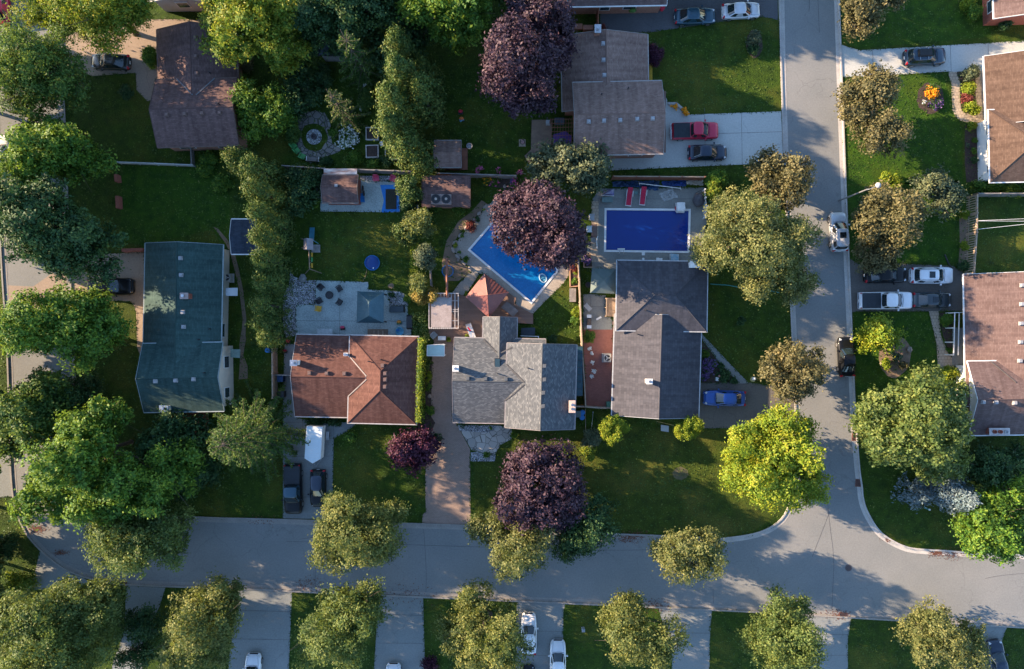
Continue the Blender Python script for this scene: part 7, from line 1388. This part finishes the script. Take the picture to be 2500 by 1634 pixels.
# ---------------------------------------------------------------- shrubs and flowers
SH = [
 ('clipped bright green bush between the tan driveway and the brown roofed house', 'bright', 11, 1370, 540, 17, 1.4, 30), ('dark blue-grey plant on the shaded front lawn at top left', 'dark', 11, 1150, 845, 17, .5, 22),
 ('round bright bush beside the red brick house', 'bright', 14, 1895, 125, 20, 1.4, None), ('bright leafy bush above the round one beside the red brick house', 'lime', 14, 1870, 45, 17, 1.3, 18), ('dark shrub at the corner of the red brick house', 'dark', 14, 2190, 215, 18, 1.0, None),
 ('grey-green juniper beside the curved path', 'grey', 14, 1870, 665, 20, 1.1, 19), ('yellow-green hostas beside the curved path', 'lime', 14, 1862, 800, 18, .8, 20), ('rust brown shrub beside the curved path', 'red', 14, 1845, 895, 14, .9, None), ('round lime bush at the end of the curved path', 'lime', 14, 1893, 972, 18, 1.2, None),
 ('spreading yellow-green bush at the corner of the white front', 'lime', 14, 1885, 1150, 15, .7, 10), ('first small green shrub in the dark bed before the white front', 'bright', 14, 1915, 1280, 8, .6, None), ('second small green shrub in the dark bed before the white front', 'bright', 14, 1915, 1370, 8, .6, None), ('third small green shrub in the dark bed before the white front', 'dark', 14, 1915, 1450, 9, .6, None), ('small pale shrub at the edge of the dark bed', 'grey', 14, 1857, 1313, 6, .4, None),
 ('low yellow-green juniper above the street lamp', 'lime', 24, 1150, 150, 26, .9, 16), ('yellow-green bush under the brown-tinged tree by the street lamp', 'lime', 24, 1215, 185, 17, .8, 11),
 ('vine of yellow-green leaves along the right garden boundary', 'bright', 24, 2050, 200, 40, .9, 14), ('leafy vine right of the other on the right garden boundary', 'yellow', 24, 2260, 240, 35, .8, 12),
 ('small lime bush at the top of the bed by the picket fence', 'lime', 24, 1828, 467, 12, .8, None), ('small lime bush in the middle of the bed by the picket fence', 'lime', 24, 1828, 748, 12, .8, None), ('dark round bush at the bottom of the bed by the picket fence', 'dark', 24, 1825, 925, 16, .9, None),
 ('spreading green juniper beside the white porch railing', 'bright', 24, 1672, 1402, 20, .9, 14), ('low green plant in the porch bed', 'bright', 34, 1690, 195, 9, .5, None), ('flat lime juniper below the porch', 'lime', 34, 1688, 405, 22, .8, 14),
 ('round lime bush in the honey locust bed', 'lime', 34, 1108, 325, 14, .8, None), ('pale flowering shrub in the honey locust bed', 'grey', 34, 1205, 270, 13, .7, None), ('brown dry shrub in the honey locust bed', 'oliveb', 34, 1280, 340, 11, .6, None),
 ('large leafy shrub with white blossom at the tarpaulin end of the middle row', 'cedar', 22, 1400, 250, 30, 5, 34), ('dark leafy shrub in the middle row below the tarpaulin', 'dark', 22, 1420, 370, 26, 1.8, 28), ('pale flowering shrub in the middle row above the lime hedge', 'olive', 22, 1480, 560, 38, 5.6, 40), ('yellow-green shrub in the middle row left of the pale one', 'cedar', 22, 1380, 620, 26, 5, 32), ('grey-green shrub in the middle row beside the lime hedge', 'grey', 22, 1550, 850, 25, 5.2, 34), ('grey shrub in the middle row above the golden bush', 'olive', 22, 1490, 1100, 28, 5, 26),
 ('golden bush catching the sun beside the pergola', 'gold', 22, 1500, 1210, 17, 3.8, 20), ('second golden bush touching the pergola', 'gold', 22, 1610, 1210, 15, 3.8, 22), ('dark green shrub at the corner of the stamped concrete patio', 'bright', 22, 1385, 1230, 10, .8, None), ('small dark shrub in the river stone bed', 'dark', 22, 1250, 1185, 8, .5, None),
 ('red round maple bush at the pool terrace edge', 'red', 22, 1955, 570, 13, .8, None), ('small green plant in the pool border below the red bush', 'bright', 22, 1888, 663, 7, .4, None), ('small yellow-green plant at the bend of the pool border', 'lime', 22, 1825, 735, 7, .4, None), ('small green plant on the lawn side of the pool border', 'bright', 22, 1855, 800, 7, .4, None), ('green plant low on the pool border', 'bright', 22, 1925, 870, 8, .5, None), ('small bush at the top of the pool border', 'dark', 22, 2030, 505, 7, .5, None), ('lime bush at the upper corner of the pool terrace', 'lime', 22, 2085, 420, 6, .4, None),
 ('round bush left below the pool shed', 'bright', 22, 1650, 410, 14, .6, 9), ('round bush right below the pool shed', 'bright', 22, 1860, 415, 18, .6, 10), ('small bush by the edge of the red gazebo roof', 'lime', 22, 1925, 1175, 6, .5, None),
 ('dark shrub in front of the left river stones by the brown shed', 'bright', 22, 555, 355, 11, .7, None), ('dark tall shrub beside the brown shed', 'dark', 22, 410, 180, 34, 2.4, 36), ('dark shrub in the corner of the back fence by the tall hedge', 'dark', 22, 390, 320, 28, 2.0, 24),
 ('large-leaved green plant in front of the back fence', 'bright', 12, 900, 1440, 26, .8, 14), ('low green plant beside the back fence near the cedars', 'dark', 12, 1190, 1470, 26, .6, 10), ('lime perennials by the white lilies', 'lime', 12, 955, 1065, 7, .4, None),
 ('climbing shrub on the fence beside the large olive tree', 'bright', 23, 1880, 160, 22, 2.2, 26), ('lower climbing shrub between the slat fence and the large olive tree', 'yellow', 23, 1850, 260, 20, 2.0, 26), ('dark climbing shrub at the lower end of the slat fence', 'dark', 23, 1850, 340, 14, 1.6, 16),
 ('leafy shrub below the wooden box by the pale fence', 'lime', 23, 615, 1330, 11, .9, 16), ('leafy shrub by the pale fence near the hot tub', 'bright', 23, 620, 1430, 13, .9, 15), ('green plants in the flower planter beside the pale fence', 'lime', 23, 610, 980, 8, .6, None), ('bushy plant at the lower end of the flower planter', 'bright', 23, 605, 1060, 9, .6, None), ('rust red plant at the top of the flower planter', 'red', 23, 597, 945, 9, .6, None), ('golden plant in the flower planter beside the pale fence', 'gold', 23, 605, 890, 8, .6, 9),
 ('dark green plant in the bed above the mottled grey roof', 'dark', 33, 410, 105, 12, .6, 10), ('low green plant in the corner above the mottled grey roof', 'bright', 33, 330, 115, 9, .5, 7),
 ('grey leafy tree-shrub right of the round purple maple', 'grey', 33, 740, 1000, 20, 2.6, 26), ('lime leafy shrub below the grey one by the purple maple', 'yellow', 33, 725, 1120, 19, 2.2, 22), ('dark hydrangea beside the narrow path', 'dark', 33, 1960, 435, 20, .8, 15), ('round dark bush at the drive end of the narrow path', 'dark', 33, 2045, 475, 10, .6, None), ('green bush in the front bed beside the slate grey house', 'bright', 33, 1790, 235, 10, .7, None), ('green bush right of the violet flowers', 'bright', 33, 1865, 335, 8, .6, 10), ('small dark bush at the path side of the violet flowers', 'dark', 33, 1930, 355, 9, .6, None),
 ('low green plants at the corner of the slate house red paving', 'bright', 33, 735, 85, 14, .5, 18), ('small plant on the lawn by the slate grey house', 'dark', 23, 2110, 1425, 11, .5, None), ('tiny plant by the wall of the slate grey house', 'grey', 23, 1845, 1290, 6, .3, None),
 ('dark shrub along the front wall of the red roofed house', 'dark', 32, 560, 855, 24, .8, 9), ('dark shrub right of the first along the front wall of the red roofed house', 'dark', 32, 730, 855, 20, .8, 9), ('hosta bed on the front lawn of the red roofed house', 'bright', 32, 860, 985, 30, .4, 10),
 ('green border plants at the top of the brown paver driveway', 'cedar', 32, 1580, 330, 11, .6, 20), ('lime border plants in the middle of the brown paver driveway', 'lime', 32, 1585, 440, 8, .5, 16), ('green border plants beside the pinkish boulder', 'bright', 32, 1585, 540, 9, .5, 10), ('spiky green plant at the foot of the brown paver border', 'bright', 32, 1590, 740, 13, .7, 12), ('low tub plant in the shade beside the plum-red tree', 'dark', 32, 1665, 985, 13, .4, None),
 ('small green mound in the pebble bed by the purple maple', 'bright', 32, 2105, 1152, 9, .5, None), ('leafy plant in the pebble bed beside the purple maple', 'yellow', 32, 2200, 1140, 6, .4, None), ('row of low plants under the eave of the mottled grey house', 'dark', 32, 1890, 888, 10, .4, 5), ('lime plant under the eave of the mottled grey house', 'bright', 32, 2130, 900, 8, .4, None), ('potted plant on the deck beside the small white table', 'lime', 32, 1760, 112, 7, .6, None), ('potted plant beside the towel lounger', 'lime', 32, 1922, 85, 6, .5, None), ('lime plant at the corner of the mottled grey house', 'bright', 32, 2355, 975, 8, .6, None),
 ('green shrub at the left edge beside the lower kerb', 'dark', 41, 90, 430, 32, 2.0, 36), ('sunlit shrub at the left edge above the wide olive linden', 'yellow', 41, 190, 760, 38, 1.8, 26), ('low green shrub behind the brown roofed house', 'bright', 11, 1900, 1450, 26, 1.0, 16), ('bright weedy growth on the lawn near the hedge', 'bright', 21, 1850, 55, 22, .7, 16), ('bright weedy growth at the foot of the hedge', 'bright', 21, 2010, 190, 30, .7, 18), ('brown dead shrub beside the brown roofed house', 'oliveb', 11, 2230, 600, 18, .9, 30),
 ('dark red barberry at the bottom edge by the white sedans', 'plum', 42, 1600, 1520, 30, 1.0, 16),
]
SH += [('fern clump left of the white lilies in the shaded garden', 'bright', 12, 715, 1195, 12, .7, None), ('bushy perennials above the white lilies', 'green', 12, 860, 1100, 20, .8, 14), ('dark shrub between the two spruces', 'dark', 12, 640, 720, 24, 1.4, None), ('leafy border right of the drooping spruce', 'green', 12, 1000, 680, 22, 1.2, 26), ('low border plants right of the sunlit spruce', 'green', 12, 1020, 900, 20, .8, 30), ('dark border shrub above the stone circle', 'dark', 12, 430, 950, 22, 1.2, 16),
 ('dark shrub left of the stone circle by the round bright tree', 'green', 12, 350, 1180, 18, 1.4, 30), ('lime plants at the foot of the sunlit spruce', 'lime', 12, 800, 1010, 9, .4, None), ('green border plants between the raised beds and the back fence', 'bright', 12, 1080, 1490, 22, .5, 9), ('dark shrub behind the pale bench', 'dark', 12, 650, 1460, 20, .7, 9), ('shrub under the willow beside the dark pavilion', 'green', 12, 480, 600, 30, 1.6, 24), ('dark ground shrub in front of the dark pavilion', 'dark', 12, 620, 640, 22, .8, 16)]
for l, k, rc, x, y, r, h, ry in SH: shrub(l, k, *Z1(rc, x, y), r, h, ry=ry, leaf=.13 + r * .003, per=8)
FL = [('large clump of white lilies above the back fence', 'bright', 12, 840, 1245, 24, .7, 23, 'white', 260), ('white daisies in the shaded garden below the drooping spruce', 'bright', 12, 1005, 762, 9, .5, 6, 'white', 50), ('small white flowers right of the sunlit spruce', 'dark', 12, 975, 990, 5, .4, 8, 'white', 25),
 ('bed of orange flowers on the front lawn island', 'bright', 14, 1540, 860, 23, .4, 8, 'orange', 300), ('green and white plants below the orange flowers', 'dark', 14, 1560, 945, 16, .4, 12, 'violet', 50), ('small green mound left of the plants below the orange flowers', 'grey', 14, 1462, 930, 7, .4, None, 'white', 6), ('green perennials above the orange flowers', 'bright', 14, 1540, 800, 20, .4, 8, 'orange', 10),
 ('violet flowers in the front bed of the slate grey house', 'dark', 33, 1800, 330, 17, .7, 20, 'violet', 200), ('violet flowers lower in the front bed of the slate grey house', 'dark', 33, 1765, 430, 9, .6, 13, 'violet', 80), ('violet petunias in the white-edged planting box', 'dark', 23, 710, 880, 9, .5, 13, 'violet', 70),
 ('pink flowers on the fence behind the long flower bed', 'bright', 22, 2035, 65, 8, .8, None, 'pink', 40), ('pale pink flowers right along the fence of the long flower bed', 'bright', 22, 2215, 65, 7, .8, None, 'pink', 25), ('mixed flowers at the left of the long flower bed', 'bright', 22, 2105, 150, 14, .5, 12, 'orange', 18), ('green plants with pink flowers in the long flower bed', 'bright', 22, 2190, 165, 14, .5, 11, 'pink', 16), ('pink flowers at the right of the long flower bed', 'bright', 22, 2340, 170, 9, .5, 9, 'violet', 30), ('pink blossom by the grey-green tree', 'bright', 23, 50, 175, 10, .6, 12, 'pink', 25), ('pink roses behind the fence near the grey-green tree', 'bright', 23, 100, 75, 7, .8, None, 'pink', 25)]
for l, k, rc, x, y, r, h, ry, fk, n in FL: shrub(l, k, *Z1(rc, x, y), r, h, 'flowers', 'flowers', ry=ry, leaf=.14, per=8, flower=fk, fl_n=n)
GWF = 'white flowering plants in a row on the red paving'
for i, (l, x, y) in enumerate((('white flowering plant at the top of the row on the red paving', 735, 195), ('second white flowering plant from the top on the red paving', 752, 232), ('white flowering plant in the middle of the row on the red paving', 768, 310), ('second white flowering plant from the bottom on the red paving', 783, 388), ('white flowering plant at the bottom of the row on the red paving', 768, 448))):
    shrub(l, 'dark', *Z1(33, x, y), 5.5, .4, 'flowers', 'flowers', GWF, .1, 8, flower='white', fl_n=22)
